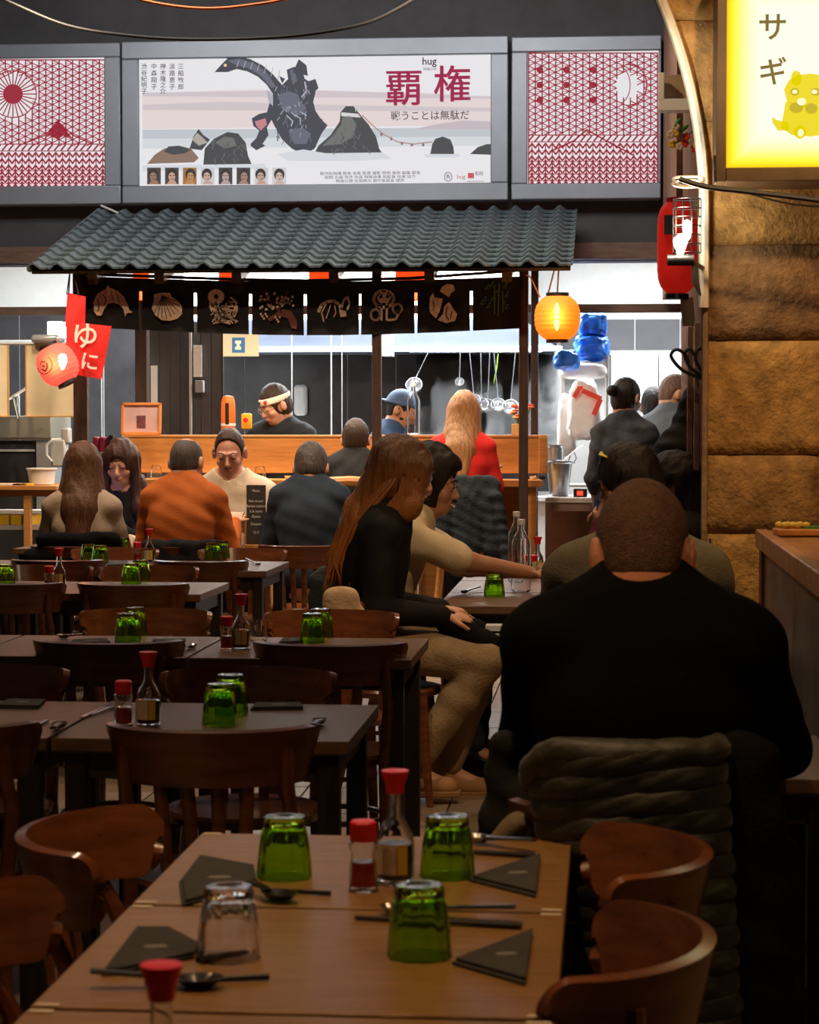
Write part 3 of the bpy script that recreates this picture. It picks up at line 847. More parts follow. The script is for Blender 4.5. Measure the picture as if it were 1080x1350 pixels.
# barge roll at the right gable and eave board
mb = MB(); mb.tube([(XL, YE + .02, ZE - .005), (XL, YRG, ZR + .01)], .022, 8); wp(mb, 'verge_roll', SLATE, kiosk)
mb = MB(); mb.b2((XL + .05, YE + .06, ZE - .022), (XR - .03, YE + .10, ZE - .0)); wp(mb, 'eave_board', WOOD_POST, kiosk)
YPF = 13.85
zb = at(500, 366, YPF).z
xl_ = at(100, 0, YPF).x; xr_ = at(700, 0, YPF).x
mb = MB(); mb.b2((XL + .2, YPF - .03, ZE + .005), (XR - .06, YPF + .05, ZE + .06)); wp(mb, 'front_beam', WOOD_POST, kiosk, bevel=.004)
mb = MB(); mb.b2((XL + .2, 15.30, at(0, 346, 15.3).z), (XR - .06, 15.40, at(0, 330, 15.3).z)); wp(mb, 'rear_beam', WOOD_POST, kiosk, bevel=.004)
for px, w in ((107, .09), (497, .058), (690.5, .058)):
    c = at(px, 500, YPF); mb = MB(); mb.b2((c.x - w / 2, YPF - .03, 0), (c.x + w / 2, YPF + .03, ZE + .02)); wp(mb, 'post', WOOD_POST, kiosk, bevel=.004)
for px in (187, 705):
    c = at(px, 500, 15.35); w = .085 if px < 300 else .05
    mb = MB(); mb.b2((c.x - w / 2, 15.32, 0), (c.x + w / 2, 15.39, ZR - .1)); wp(mb, 'post', WOOD_POST, kiosk, bevel=.004)
for px in (122, 210, 312, 440, 566, 668):
    c = at(px, 360, YE + .1); mb = MB()
    L = math.hypot(1.85, 1.85 * math.tan(slope)); mb.box((c.x, YE + .1 + .92, ZE - .065 + .92 * math.tan(slope)), (.06, L, .065), Rx(slope)); wp(mb, 'rafter', WOOD_POST, kiosk)
p = at(690, 420, YPF); q = at(655, 398, YPF)
mb = MB(); mb.tube([p, q], .014, 6); wp(mb, 'brace', WOOD_POST, kiosk)

# ------------------------------------------------------------------ noren with eight emblems
YN = YPF - .05
noren = empty('noren_curtain', tuple(at(400, 440, YN)), 0, 'black cloth noren of eight panels with pale japanese emblems hanging below the tiled roof', 'curtain')
NL = root_of(noren)
EMB = mat('noren_print', (.60, .45, .34), .9, var=.3, vscale=60)
EMB_D = mat('noren_print_brown', (.14, .05, .035), .9); EMB_G = mat('noren_print_green', (.05, .12, .055), .9); EMB_K = mat('noren_print_ink', (.012, .010, .010), .9)
bounds = [(112, 184), (187, 256), (259, 329), (332, 401), (404, 474), (476, 547), (550, 620), (623, 688)]
def topy(x): return 365 + 8 * math.sin(PI * (x - 105) / 590) * .9
def boty(x): return 431 + 11 * math.sin(PI * (x - 95) / 640) ** 1.2
panels = []
for (a, b) in bounds:
    def fn(u, v):
        px = a + (b - a) * u; y = topy(px) + (boty(px) - topy(px)) * v
        if v > .25: px += (.5 - u) * 1.2 * math.sin(v * 2)
        w = .012 * math.sin(u * PI * 3 + a) * v + .006 * math.sin(u * 9 + v * 4)
        P = at(px, y, YN); return Vector((P.x, YN + w, P.z))
    mb = MB(); mb.sheet(fn, 12, 8, .003); panels.append(wp(mb, 'curtain_panel', BLACK_CLOTH, noren))
mb = MB(); mb.tube([at(104, 361, YN), at(300, 368, YN), at(400, 370, YN), at(540, 367, YN), at(694, 356, YN)], .010, 6); wp(mb, 'curtain_rod', BLACK, noren)
def band(u, v):
    px = 108 + (690 - 108) * u; P = at(px, topy(px) - 1 + 17 * v, YN + .004); return P
mb = MB(); mb.sheet(band, 30, 3, .003); wp(mb, 'header_band', BLACK_CLOTH, noren)
def flat(name, polys, m, panel, Y=None, d=.022, th=.0015):
    """flat print: polygons given as photo pixels on the plane Y"""
    Y = (Y if Y is not None else YN) - d
    mb = MB()
    for P in polys:
        pts = [(at(x, y, Y).x, at(x, y, Y).z) for x, y in P]
        mb.prism(pts, 'y', Y, Y + th)
    o = wp(mb, name, m, panel, smooth=False, recalc=False)
    if len(polys) > 1: o['kind'] = 'stuff'
    return o
def circ(cx, cy, rx, ry=None, n=14, a0=0, a1=2 * PI):
    ry = ry or rx
    return [(cx + rx * math.cos(a0 + (a1 - a0) * i / n), cy + ry * math.sin(a0 + (a1 - a0) * i / n)) for i in range(n)]
def stroke(pts, w):
    out = []
    for i in range(len(pts) - 1):
        x0, y0 = pts[i]; x1, y1 = pts[i + 1]; L = math.hypot(x1 - x0, y1 - y0) or 1
        nx, ny = -(y1 - y0) / L * w / 2, (x1 - x0) / L * w / 2
        ex, ey = (x1 - x0) / L * w * .2, (y1 - y0) / L * w * .2
        out.append([(x0 + nx - ex, y0 + ny - ey), (x1 + nx + ex, y1 + ny + ey), (x1 - nx + ex, y1 - ny + ey), (x0 - nx - ex, y0 - ny - ey)])
    return out
# fish
flat('emblem', [[(124, 411), (123, 399), (128, 388), (137, 382), (147, 380), (156, 384), (163, 391), (168, 401), (170, 408), (175, 412), (167, 413), (165, 417), (163, 408), (158, 402), (150, 399), (142, 401), (137, 408), (134, 416), (128, 416)], [(139, 382), (142, 376), (146, 380)]], EMB, panels[0])
flat('emblem', stroke([(128, 395), (131, 402), (129, 410)], 1.2) + stroke([(136, 388), (140, 396), (137, 402)], 1) + stroke([(146, 385), (149, 396)], .9) + stroke([(154, 388), (157, 398)], .9), EMB_K, panels[0], d=.025)
# scallop shell
flat('emblem', [[(203, 388), (212, 386), (224, 386), (226, 391), (235, 397), (240, 405), (240, 414), (234, 420), (224, 423), (213, 422), (204, 415), (200, 406), (203, 396)]], EMB, panels[1])
flat('emblem', sum([stroke([(214, 390), (214 + 30 * math.cos(t), 390 + 30 * math.sin(t))], .8) for t in np.linspace(.35, 2.0, 9)], []), EMB_K, panels[1], d=.025)
# old fisherman with a round hat
random.seed(5)
flat('emblem', [circ(285, 391, 11, 10), [(276, 396), (281, 404), (279, 412), (276, 404)]] + sum([stroke([(282 + random.uniform(-4, 30), 404 + random.uniform(-8, 20)), (284 + random.uniform(-4, 30), 406 + random.uniform(-8, 22))], 1.6) for _ in range(26)], []) +
     sum([stroke([(286 + 4 * i, 402 + (i % 3) * 3), (283 + 4 * i, 414), (287 + 4 * i, 426 - (i % 2) * 4)], 1.3) for i in range(7)], []) + stroke([(304, 392), (311, 398), (313, 408), (308, 420)], 2), EMB, panels[2])
flat('emblem', [circ(285, 391, 3, 3)], EMB_K, panels[2], d=.025)
# blossom branch
flat('emblem', [circ(random.uniform(342, 366), random.uniform(384, 408), 1.9, n=6) for _ in range(20)] + [circ(random.uniform(366, 387), random.uniform(380, 404), 1.9, n=6) for _ in range(20)] + [circ(344 + i * 2, 414 + (i % 3) * 3, 1.6, n=6) for i in range(5)] + [circ(363 + i * 2, 418 + (i % 3) * 3, 1.6, n=6) for i in range(4)], EMB, panels[3])
flat('emblem', [[(352, 420), (372, 408), (384, 410), (392, 424), (391, 434), (384, 432), (380, 420), (368, 416), (356, 424)]] + stroke([(350, 385), (360, 404), (372, 412)], 1.5) + stroke([(380, 384), (372, 400), (366, 412)], 1.3), EMB_D, panels[3], d=.0215)
# shrimp
flat('emblem', stroke([(420, 411), (424, 402), (431, 398), (440, 397), (447, 401), (450, 408)], 4) + stroke([(450, 408), (453, 396), (458, 391), (461, 400), (458, 408)], 2.6) + stroke([(430, 401), (424, 412), (427, 424)], 1.6) + stroke([(436, 402), (432, 414), (430, 420)], 1.4) + stroke([(441, 402), (443, 412), (440, 418)], 1.4) + [[(447, 408), (456, 410), (457, 417), (449, 418)]], EMB, panels[4])
# octopus / mushroom like round figure
def ringp(cx, cy, rx, ry, w, a0=0, a1=2 * PI, n=18):
    return stroke([(cx + rx * math.cos(a0 + (a1 - a0) * i / n), cy + ry * math.sin(a0 + (a1 - a0) * i / n)) for i in range(n + 1)], w)
flat('emblem', ringp(506, 394, 13, 11, 4) + [[(497, 392), (506, 382), (516, 392), (512, 399), (500, 399)]] + stroke([(503, 400), (503, 422)], 3) + stroke([(510, 400), (510, 422)], 3) + ringp(495, 415, 6, 7, 3) + ringp(524, 407, 6, 6, 3) + stroke([(526, 412), (522, 421), (512, 422)], 3) + stroke([(496, 404), (504, 402)], 3), EMB, panels[5])
flat('emblem', [[(499, 393), (503, 387), (505, 393)], [(508, 393), (511, 387), (514, 393)]], EMB_K, panels[5], d=.025)
# seated figure with a sack
flat('emblem', [[(583, 378), (590, 374), (598, 376), (600, 383), (595, 386), (592, 392), (586, 388), (580, 384)], [(567, 392), (571, 386), (573, 392), (584, 394), (580, 410), (575, 420), (567, 412), (566, 402)], [(586, 404), (592, 398), (597, 406), (603, 414), (600, 423), (588, 426), (577, 422), (584, 414)]], EMB, panels[6])
flat('emblem', stroke([(590, 404), (588, 416), (592, 422)], 1.2) + stroke([(596, 410), (594, 420)], 1) + stroke([(572, 396), (572, 410)], .9), EMB_K, panels[6], d=.025)
# bamboo
lv = []
for (x, y) in ((642, 378), (648, 374), (666, 376), (668, 388), (638, 394), (644, 402), (664, 400), (650, 392), (656, 382), (668, 404), (636, 398)):
    for t in (-2.5, -.9, .4, 1.2, 2.2):
        lv.append([(x, y), (x + 2.6 * math.cos(t) - .9, y + 3 * math.sin(t)), (x + 6 * math.cos(t), y + 5 * math.sin(t)), (x + 2.6 * math.cos(t) + .9, y + 3 * math.sin(t) + 1)])
flat('emblem', lv + stroke([(652, 376), (652, 414)], 1.6) + stroke([(658, 374), (657, 416)], 1.6) + stroke([(663, 384), (663, 412)], 1.3), EMB_G, panels[7])

# ------------------------------------------------------------------ lantern-light boxes above the opening
YF = YS - .02
FACE_W = em('lit_sign_face', (.80, .78, .80), .95)
def frame_box(label, x0, y0, x1, y1, ix0, iy0, ix1, iy1, facem):
    a = at(x0, y1, YF); b = at(x1, y0, YF); c = at(ix0, iy1, YF); d = at(ix1, iy0, YF)
    r = empty('light_box', ((a.x + b.x) / 2, YF, a.z), 0, label, 'sign')
    mb = MB(); mb.b2((a.x, YF - .10, d.z), (b.x, YF + .08, b.z)); wp(mb, 'frame', FRAME_GREY, r, bevel=.008)
    mb = MB(); mb.b2((a.x, YF - .10, a.z), (b.x, YF + .08, c.z)); wp(mb, 'frame', FRAME_GREY, r, bevel=.008)
    mb = MB(); mb.b2((a.x, YF - .098, c.z), (c.x, YF + .08, d.z)); wp(mb, 'frame', FRAME_GREY, r, bevel=.008)
    mb = MB(); mb.b2((d.x, YF - .098, c.z), (b.x, YF + .08, d.z)); wp(mb, 'frame', FRAME_GREY, r, bevel=.008)
    mb = MB(); mb.b2((c.x, YF - .07, c.z), (d.x, YF + .05, d.z)); f = wp(mb, 'lit_face', facem, r, smooth=False)
    return r, f
REDP = em('sign_red_print', (.38, .02, .045), .8)
YFF = YF - .07
def lattice(x0, y0, x1, y1, holes=(), ymid=190, sun=None):
    P = []
    def ok(x, y): return all((x - hx) ** 2 + (y - hy) ** 2 > hr * hr for hx, hy, hr in holes)
    px = 8.6; py = 8.4
    nx = int((x1 - x0) / px); px = (x1 - x0) / nx
    for i in range(nx + 1):
        x = x0 + i * px; y = y0
        while y < ymid:
            if ok(x, y + 2): P += stroke([(x, y), (x, min(y + py / 2 + .3, ymid))], 1.7)
            y += py / 2
    for i in range(nx):
        x = x0 + i * px; j = 0; y = y0 + (py / 2 if i % 2 else 0)
        while y < ymid - py / 2:
            if ok(x + px / 2, y):
                P += stroke([(x, y), (x + px, y + py / 2)], 1.3); P += stroke([(x + px, y + py / 2), (x, y + py)], 1.3)
            if ok(x + px / 2, y): P += stroke([(x, y + py / 2), (x + px, y + py / 2)], .55)
            y += py
    # lower bands: slanted ovals, dots, chevrons
    y = ymid
    P += stroke([(x0, y), (x1, y)], 1.4); P += stroke([(x0, y + 9), (x1, y + 9)], 1.2)
    x = x0
    while x < x1 - 6: P += stroke([(x, y + 8), (x + 6, y + 1)], 2.2); x += 8.6
    yy = y + 11
    while yy < y1 - 2:
        x = x0; k = int((yy - y) / 8)
        while x < x1 - 7:
            P += stroke([(x, yy + 6), (x + px / 2, yy), (x + px, yy + 6)], 2.2)
            P += stroke([(x + px / 2, yy + 1), (x + px / 2, yy + 8)], 1.2)
            if k >= 3: P.append([(x, yy + 8), (x + px, yy + 8), (x + px / 2, yy + 4.5)])
            x += px
        yy += 8.4
    for q in (((x0, y0), (x1, y0)), ((x0, y1), (x1, y1)), ((x0, y0), (x0, y1)), ((x1, y0), (x1, y1))): P += stroke(list(q), 1.6)
    return P
rl, fl_ = frame_box('left grey framed light box with a red lattice, rising sun and mountain pattern', -150, 59, 162, 273, -128, 78, 141, 249, FACE_W)
P = lattice(-126, 79, 140, 248, holes=[(17, 124, 31)])
P += ringp(17, 124, 31, 31, 1.4, n=28)
for t in np.linspace(0, 2 * PI, 29)[:-1]: P += stroke([(17 + 12 * math.cos(t), 124 + 12 * math.sin(t)), (17 + 31 * math.cos(t), 124 + 31 * math.sin(t))], 1.5)
P += [circ(17, 124, 13, n=18), [(58, 183), (76, 159), (86, 170), (96, 183), (84, 178), (76, 184), (66, 178)]] + stroke([(30, 190), (60, 178), (76, 160), (96, 178), (122, 190)], 1.6)
flat('red_pattern', P, REDP, fl_, Y=YFF, d=.004)
rr, fr_ = frame_box('right grey framed light box with a red lattice and mountain pattern', 675, 49, 872, 265, 696, 69, 868, 244, FACE_W)
P = lattice(697, 70, 867, 243, holes=[(829, 112, 17)], ymid=178)
P += ringp(829, 112, 24, 27, 1.6, -1.7, 1.7) + ringp(816, 112, 15, 24, 1.2, -1.4, 1.4) + [circ(712 + 35 * i, 92 + 20 * j, 4.5, n=10) for i in range(3) for j in range(3)]
P += stroke([(725, 200), (756, 186), (774, 171), (800, 186), (836, 205)], 2)
flat('red_pattern', P, REDP, fr_, Y=YFF, d=.004)

# ------------------------------------------------------------------ poster light box
SKY1 = em('poster_haze', (.78, .77, .80), .98)
rc, fc = frame_box('wide grey framed light box with a sea monster film poster and red japanese title', 165, 50, 671, 270, 187, 74, 648, 247, SKY1)
def fp(name, polys, col, k, s=.95):
    return flat(name, polys, em('poster_%s' % k, col, s), fc, Y=YFF, d=LAY[0])
LAY = [.002]
def nxt(): LAY[0] += .0012
fp('poster_band', [[(188, 123), (330, 118), (560, 122), (647, 128), (647, 165), (188, 170)]], (.77, .66, .66), 'pink'); nxt()
fp('poster_band', [[(188, 138), (300, 134), (420, 138), (647, 142), (647, 147), (188, 145)], [(188, 122), (420, 119), (647, 127), (647, 130), (188, 127)]], (.62, .55, .58), 'cloud')
fp('poster_band', [[(188, 171), (647, 168), (647, 186), (188, 188)]], (.52, .56, .60), 'sea'); nxt()
fp('poster_band', [[(188, 183), (647, 180), (647, 192), (188, 196)]], (.66, .69, .72), 'seamist')
fp('poster_band', [[(545, 170), (580, 163), (610, 159), (647, 160), (647, 170)]], (.55, .48, .52), 'isle'); nxt()
ROCK = (.055, .058, .065)
fp('poster_rock', [[(268, 218), (270, 196), (282, 183), (300, 174), (314, 176), (324, 188), (327, 205), (333, 219)], [(250, 196), (255, 180), (262, 170), (268, 178), (277, 184), (266, 198)], [(412, 206), (420, 192), (436, 178), (448, 160), (449, 148), (456, 140), (466, 140), (474, 150), (486, 164), (496, 180), (500, 196), (506, 205)], [(567, 205), (570, 190), (574, 183), (584, 180), (594, 184), (598, 194), (599, 205)], [(620, 203), (630, 194), (642, 190), (648, 190), (648, 204)]], ROCK, 'rock')
fp('poster_rock', [[(194, 216), (204, 204), (216, 196), (236, 192), (252, 196), (262, 208), (256, 214)]], (.25, .16, .12), 'rock_brown'); nxt()
fp('poster_rock', [[(216, 200), (222, 193), (236, 192), (252, 197), (244, 202), (228, 204)]], ROCK, 'rock')
fp('poster_rock', [[(425, 192), (440, 178), (450, 164), (452, 154), (462, 152), (470, 164), (466, 180), (450, 190)], [(284, 188), (296, 180), (308, 182), (312, 192), (296, 196)]], (.15, .155, .15), 'rock_lit')
fp('poster_rock', [[(253, 184), (260, 175), (268, 182), (274, 188), (262, 192)]], (.42, .38, .34), 'rock_pale')
fp('poster_rock', [[(450, 148), (472, 150), (476, 155), (450, 153)]] + stroke([(468, 137), (475, 137)], 1) + stroke([(469, 137), (469, 147)], .8) + stroke([(474, 137), (474, 147)], .8), (.68, .66, .66), 'band')
fp('poster_rope', stroke([(478, 152), (492, 166), (506, 177), (524, 187), (545, 190), (570, 187)], 1.5), (.42, .27, .22), 'rope')
fp('poster_rope', [circ(x, y, 1.8, 2.4, n=6) for x, y in ((503, 177), (516, 183), (530, 189), (543, 191), (558, 191))], (.25, .15, .15), 'tassel')
# a generic horned sea beast with a long arching neck
nxt()
D1, D2, D3 = (.05, .052, .075), (.13, .13, .18), (.42, .42, .50)
fp('poster_beast', [[(283, 95), (292, 85), (300, 77), (313, 74), (330, 78), (346, 86), (360, 98), (372, 112), (380, 104), (378, 92), (388, 88), (398, 92), (402, 104), (412, 110), (416, 122), (413, 134), (416, 146), (424, 158), (432, 165), (424, 176), (415, 196), (400, 204), (385, 196), (372, 184), (364, 170), (358, 158), (352, 168), (354, 178), (346, 190), (336, 196), (330, 190), (338, 182), (342, 172), (334, 166), (332, 156), (342, 150), (352, 148), (356, 134), (360, 124), (352, 112), (340, 101), (326, 94), (312, 91), (300, 95)]], D1, 'dark'); nxt()
fp('poster_beast', [[(300, 80), (316, 77), (336, 84), (352, 96), (364, 114), (358, 116), (344, 100), (328, 90), (312, 86)], [(366, 126), (380, 120), (392, 124), (398, 136), (404, 142), (398, 152), (384, 150), (372, 144)], [(380, 172), (398, 168), (410, 176), (404, 190), (388, 190)], [(382, 92), (388, 92), (392, 106), (386, 112)]], D2, 'mid')
fp('poster_beast', [[(352, 118), (360, 126), (360, 140), (354, 134)], [(372, 142), (380, 138), (386, 142), (378, 148)]] + stroke([(378, 152), (386, 160), (384, 166)], 1.6) + stroke([(386, 150), (396, 156), (396, 164)], 1.6) + stroke([(394, 146), (404, 152)], 1.6) + stroke([(402, 108), (404, 120), (398, 128)], 2), D3, 'pale'); nxt()
fp('poster_beast', [[(336, 160), (350, 156), (352, 164), (344, 172), (338, 166)]], (.55, .22, .25), 'mouth')
fp('poster_beast', [circ(297, 86, 2.2, n=8)], (.75, .6, .3), 'eye')
random.seed(4)
fp('poster_beast', sum([stroke([(x, y), (x + random.uniform(-7, 3), y + random.uniform(4, 10))], random.uniform(.7, 1.6)) for x, y in [(388 + 27 * random.uniform(-1, 1) * math.cos(k), 150 + 40 * random.uniform(-1, 1)) for k in range(34)]], []), D2, 'mid')
fp('poster_beast', sum([stroke([(x, y), (x + random.uniform(-5, 3), y + random.uniform(2, 6))], random.uniform(.5, 1.0)) for x, y in [(386 + 22 * random.uniform(-1, 1), 146 + 34 * random.uniform(-1, 1)) for k in range(26)]], []) + sum([stroke([(306 + 9 * i, 79 + .25 * i * i + 1), (303 + 9 * i, 88 + .35 * i * i)], .8) for i in range(1, 8)], []), D3, 'pale')
fp('poster_beast', [[(386, 96), (394, 78), (404, 86), (406, 100), (398, 98)], [(404, 108), (416, 104), (420, 116), (412, 124)], [(372, 110), (368, 100), (376, 104)], [(418, 164), (424, 156), (430, 168)], [(350, 192), (338, 198), (330, 192), (340, 186)]], D1, 'dark')
fp('poster_rock', sum([stroke([(x, y), (x + random.uniform(-6, 6), y + random.uniform(3, 9))], random.uniform(.8, 2)) for x, y in [(460 + random.uniform(-26, 24), 190 + random.uniform(-22, 8)) for k in range(22)] + [(300 + random.uniform(-20, 22), 196 + random.uniform(-12, 14)) for k in range(20)]], []), (.11, .115, .115), 'rock_grain')
fp('poster_mist', [[(366, 203), (400, 197), (430, 202), (505, 201), (516, 209), (470, 212), (380, 212)], [(560, 203), (606, 203), (606, 207), (560, 207)], [(188, 218), (350, 216), (350, 222), (188, 226)]], (.66, .69, .74), 'mist')
# eight small cast portraits
faces = [(.35, .2, .13), (.62, .36, .27), (.55, .28, .10), (.6, .42, .34), (.5, .38, .36), (.42, .24, .19), (.6, .38, .3), (.66, .48, .4)]
for i, c in enumerate(faces):
    x = 203 + i * 23.6; y = 232
    LAY[0] = .014
    fp('portrait', [[(x - 9, y - 11), (x + 9, y - 11), (x + 9, y + 11), (x - 9, y + 11)]], (.60, .60, .62) if i in (3, 6, 7) else (.06, .05, .05) if i != 2 else (.35, .16, .04), 'pback%d' % (0 if i in (3, 6, 7) else 1 if i != 2 else 2)); nxt()
    fp('portrait', [circ(x + (i % 3 - 1), y - 2, 7, 8, n=12)], (.03, .025, .025), 'phair'); nxt()
    fp('portrait', [circ(x + (i % 3 - 1), y + 1, 4.6, 6, n=12), [(x - 7, y + 11), (x - 3, y + 6), (x + 4, y + 6), (x + 7, y + 11)]], c, 'pface%d' % i, .85); nxt()
    fp('portrait', stroke([(x - 3 + (i % 3 - 1), y - .5), (x - 1 + (i % 3 - 1), y - .5)], 1) + stroke([(x + 1.4 + (i % 3 - 1), y - .5), (x + 3.4 + (i % 3 - 1), y - .5)], 1) + stroke([(x - 1, y + 4), (x + 2, y + 4)], .8), (.05, .03, .03), 'phair')
TITLE = em('poster_title_red', (.42, .035, .10), .8); INK = em('poster_ink', (.07, .06, .07), .8)
def ptext(s, px, py, hpx, m, **k):
    c = at(px, py, YFF - .024); L = root_of(fc)
    t = text('lettering', s, hpx / 2900 * YFF * 1.12, (c.x - L.x, c.y - L.y, c.z - L.z), m, fc, **k); return t
ptext('覇', 532, 119, 45, TITLE, off=.0012); ptext('権', 596, 114, 45, TITLE, off=.0012); ptext('覇', 533, 119.4, 45, TITLE, off=.0012); ptext('権', 597, 114.4, 45, TITLE, off=.0012)
ptext('戦うことは無駄だ', 567, 153, 11.5, INK, spacing=1.02, off=.0004)
ptext('hug', 566, 81, 12, INK, off=.0012); ptext('映画公社', 567, 91, 4, INK)
for x, s in ((190, '渋谷紀明子'), (203, '中森翔子'), (215, '神木隆之介'), (227, '淡路恵子'), (238.5, '三船敏郎')):
    y0 = 92
    for k_, ch in enumerate(s): ptext(ch, x, 88 + k_ * (8.2 if len(s) > 4 else 9), 7.2, INK, off=.0003)
for k_, y in enumerate((228.5, 233.5, 238.5)):
    ptext(('製作総指揮 脚本 音楽 監督 撮影 照明 美術 編集 録音', '配給 企画 原作 衣装 特殊効果 助監督 出演 協力', '映画公開 全国順次 製作委員会 提供')[k_], 488, y, 4.1, INK, spacing=1.0, sx=1.25)
flat('lettering', ringp(591, 233, 5, 6, .8), INK, fc, Y=YFF, d=.012); ptext('魚', 591, 233, 6, INK)
ptext('hug', 608, 233, 7, em('poster_red', (.6, .08, .1), .9)); ptext('配給', 632, 229, 5, INK)
flat('lettering', [[(617, 228), (625, 228), (625, 235), (617, 235)]], em('poster_red', (.6, .08, .1), .9), fc, Y=YFF, d=.012)
flat('lettering', stroke([(616, 239), (638, 239)], .6), INK, fc, Y=YFF, d=.012)

# wires over the signs
YW = 12.5
CORD = mat('black_cord', (.01, .009, .009), .5)
def curve_px(pts, Y, n=40):
    P = [at(x, y, Y) for x, y in pts]; out = []
    for i in range(len(P) - 1):
        a = P[max(i - 1, 0)]; b = P[i]; c = P[i + 1]; d = P[min(i + 2, len(P) - 1)]
        for t in np.linspace(0, 1, n // (len(P) - 1) + 1)[:-1]:
            out.append(.5 * ((2 * b) + (c - a) * t + (2 * a - 5 * b + 4 * c - d) * t * t + (3 * b - a - 3 * c + d) * t ** 3))
    return out + [P[-1]]
mb = MB(); mb.tube(curve_px([(-300, -240), (-200, -140), (-100, -58), (-40, -22), (20, 6), (90, 34), (170, 47), (260, 52), (380, 48), (470, 34), (520, 14), (570, -20), (640, -90), (740, -240)], YW, 100), .010, 8)
wsolo(mb, 'hanging_cable', CORD, 'thick black cable sagging across the top above the poster', 'cable')
mb = MB(); mb.tube(curve_px([(-60, -240), (20, -110), (90, -40), (150, -12), (200, 3), (262, 11), (320, 8), (390, -6), (450, -44), (520, -120), (580, -240)], YW, 90), .009, 8)
wsolo(mb, 'hanging_cable', mat('orange_cord', (.75, .17, .02), .5), 'orange cable sagging at the top above the poster', 'cable')
mb = MB(); mb.tube([at(133, 271, 14.9), at(156, 281, 14.9)], .008, 6); wsolo(mb, 'roof_clip', STEEL_M, 'small pale metal rod sticking out at the top left of the tiled roof', 'rod')

# ------------------------------------------------------------------ lanterns
def lantern(px, py, rpx, Y, label, m, tilt=0, hh=.92, capm=BLACK, power=0, ribs=9, cord=None, deco=False):
    c = at(px, py, Y); s = 2900 / Y; r = rpx / s
    root = empty('paper_lantern', tuple(c), 0, label, 'lantern'); root.rotation_euler = (0, tilt, 0)
    prof = []; n = ribs * 4
    for i in range(n + 1):
        t = -1 + 2 * i / n; base = math.sqrt(max(0, 1 - (abs(t) * .88) ** 2.6)); prof.append((r * base * (1 + .012 * math.cos(ribs * 2 * PI * i / n)), t * r * hh))
    mb = MB(); mb.lathe(prof, n=32); mb.build('shade', m, root)
    for sgn in (-1, 1):
        mb = MB(); mb.lathe([(r * .47, sgn * r * hh - .006), (r * .50, sgn * r * hh - .002), (r * .50, sgn * r * (hh + .16)), (r * .42, sgn * r * (hh + .16))], n=20); mb.build('end_ring', capm, root, recalc=True)
    if cord:
        for q in cord:
            mb = MB(); P = [Vector(at(x, y, Y + dy)) - c for x, y, dy in q]; P = [Ry(-tilt) @ p for p in P]; mb.tube(P, .005, 6); mb.build('cord', mat('tan_cord', (.30, .15, .06), .8), root)
    if power: point('lantern_bulb', (c.x, c.y - r * 1.6, c.z), power, (1.0, .40, .12), .05)
    return root, c, r
PAPER_O = mat('lit_orange_paper', (.75, .16, .02), .7, emit=1.5, ecol=(1.0, .155, .006))
PAPER_R = mat('lit_red_paper', (.7, .10, .07), .7, emit=1.0, ecol=(1.0, .11, .07))
PAPER_RD = mat('red_paper', (.75, .02, .012), .6, emit=.22, ecol=(1, .02, .01))
rt, c, r = lantern(735, 419, 30, 13.55, 'glowing round orange paper lantern at the right end of the canopy', PAPER_O, 0, .93, BLACK, 5, cord=[[(735, 385, 0), (737, 350, 0)], [(722, 390, 0), (732, 352, 0)], [(712, 392, 0), (700, 366, 0), (694, 362, 0)]])
GLOW_STREAK = em('shade_glow_streak', (1.0, .62, .16), 4.0)
mb = MB(); mb.sphere((0, -r * .965, .0), (r * .13, .006, r * .62), 14); mb.build('bulb', GLOW_STREAK, rt)  # glowing streak on the shade front, bulb's glow put in as a shape
mb = MB(); mb.lathe([(r * .70, -.01), (r * .72, .0), (r * .70, .01)], (0, 0, 0), 24, Rx(PI / 2)) if False else None
rt, c, r = lantern(76, 481, 27, 13.4, 'tilted round pinkish red paper lantern with a round emblem, left of the canopy', PAPER_R, math.radians(-28), .95, BLACK, 4, cord=[[(100, 450, .1), (90, 400, .2), (92, 362, .4)]])
mb = MB(); mb.sphere((r * .34, -r * .86, -.015), (r * .30, .012, r * .52), 16, Ry(.9)); mb.build('bulb', em('shade_glare', (1, .80, .70), 3.0), rt)  # bright glare on the paper shade, put in as a glowing patch
INKM = mat('black_ink', (.015, .01, .01), .7)
mb = MB()
for i in range(26):
    a0 = 2 * PI * i / 26; a1 = 2 * PI * (i + 1) / 26
    def onl(u, w):
        d = math.sqrt(max(0, 1 - u * u - w * w)); return Vector((u * r * 1.01, -d * r * 1.02 - .002, w * r * .95))
    mb.tube([onl(-.42 + .44 * math.cos(a0), .18 + .44 * math.sin(a0)), onl(-.42 + .44 * math.cos(a1), .18 + .44 * math.sin(a1))], .0025, 5)
for (u, w, u2, w2) in ((-.6, .3, -.45, .42), (-.45, .42, -.3, .3), (-.62, .1, -.5, -.1), (-.5, -.1, -.3, -.02), (-.3, .0, -.22, .22), (-.5, .2, -.4, .1)):
    mb.tube([onl(u, w), onl(u2, w2)], .005, 5)
mb.build('round_emblem', INKM, rt)

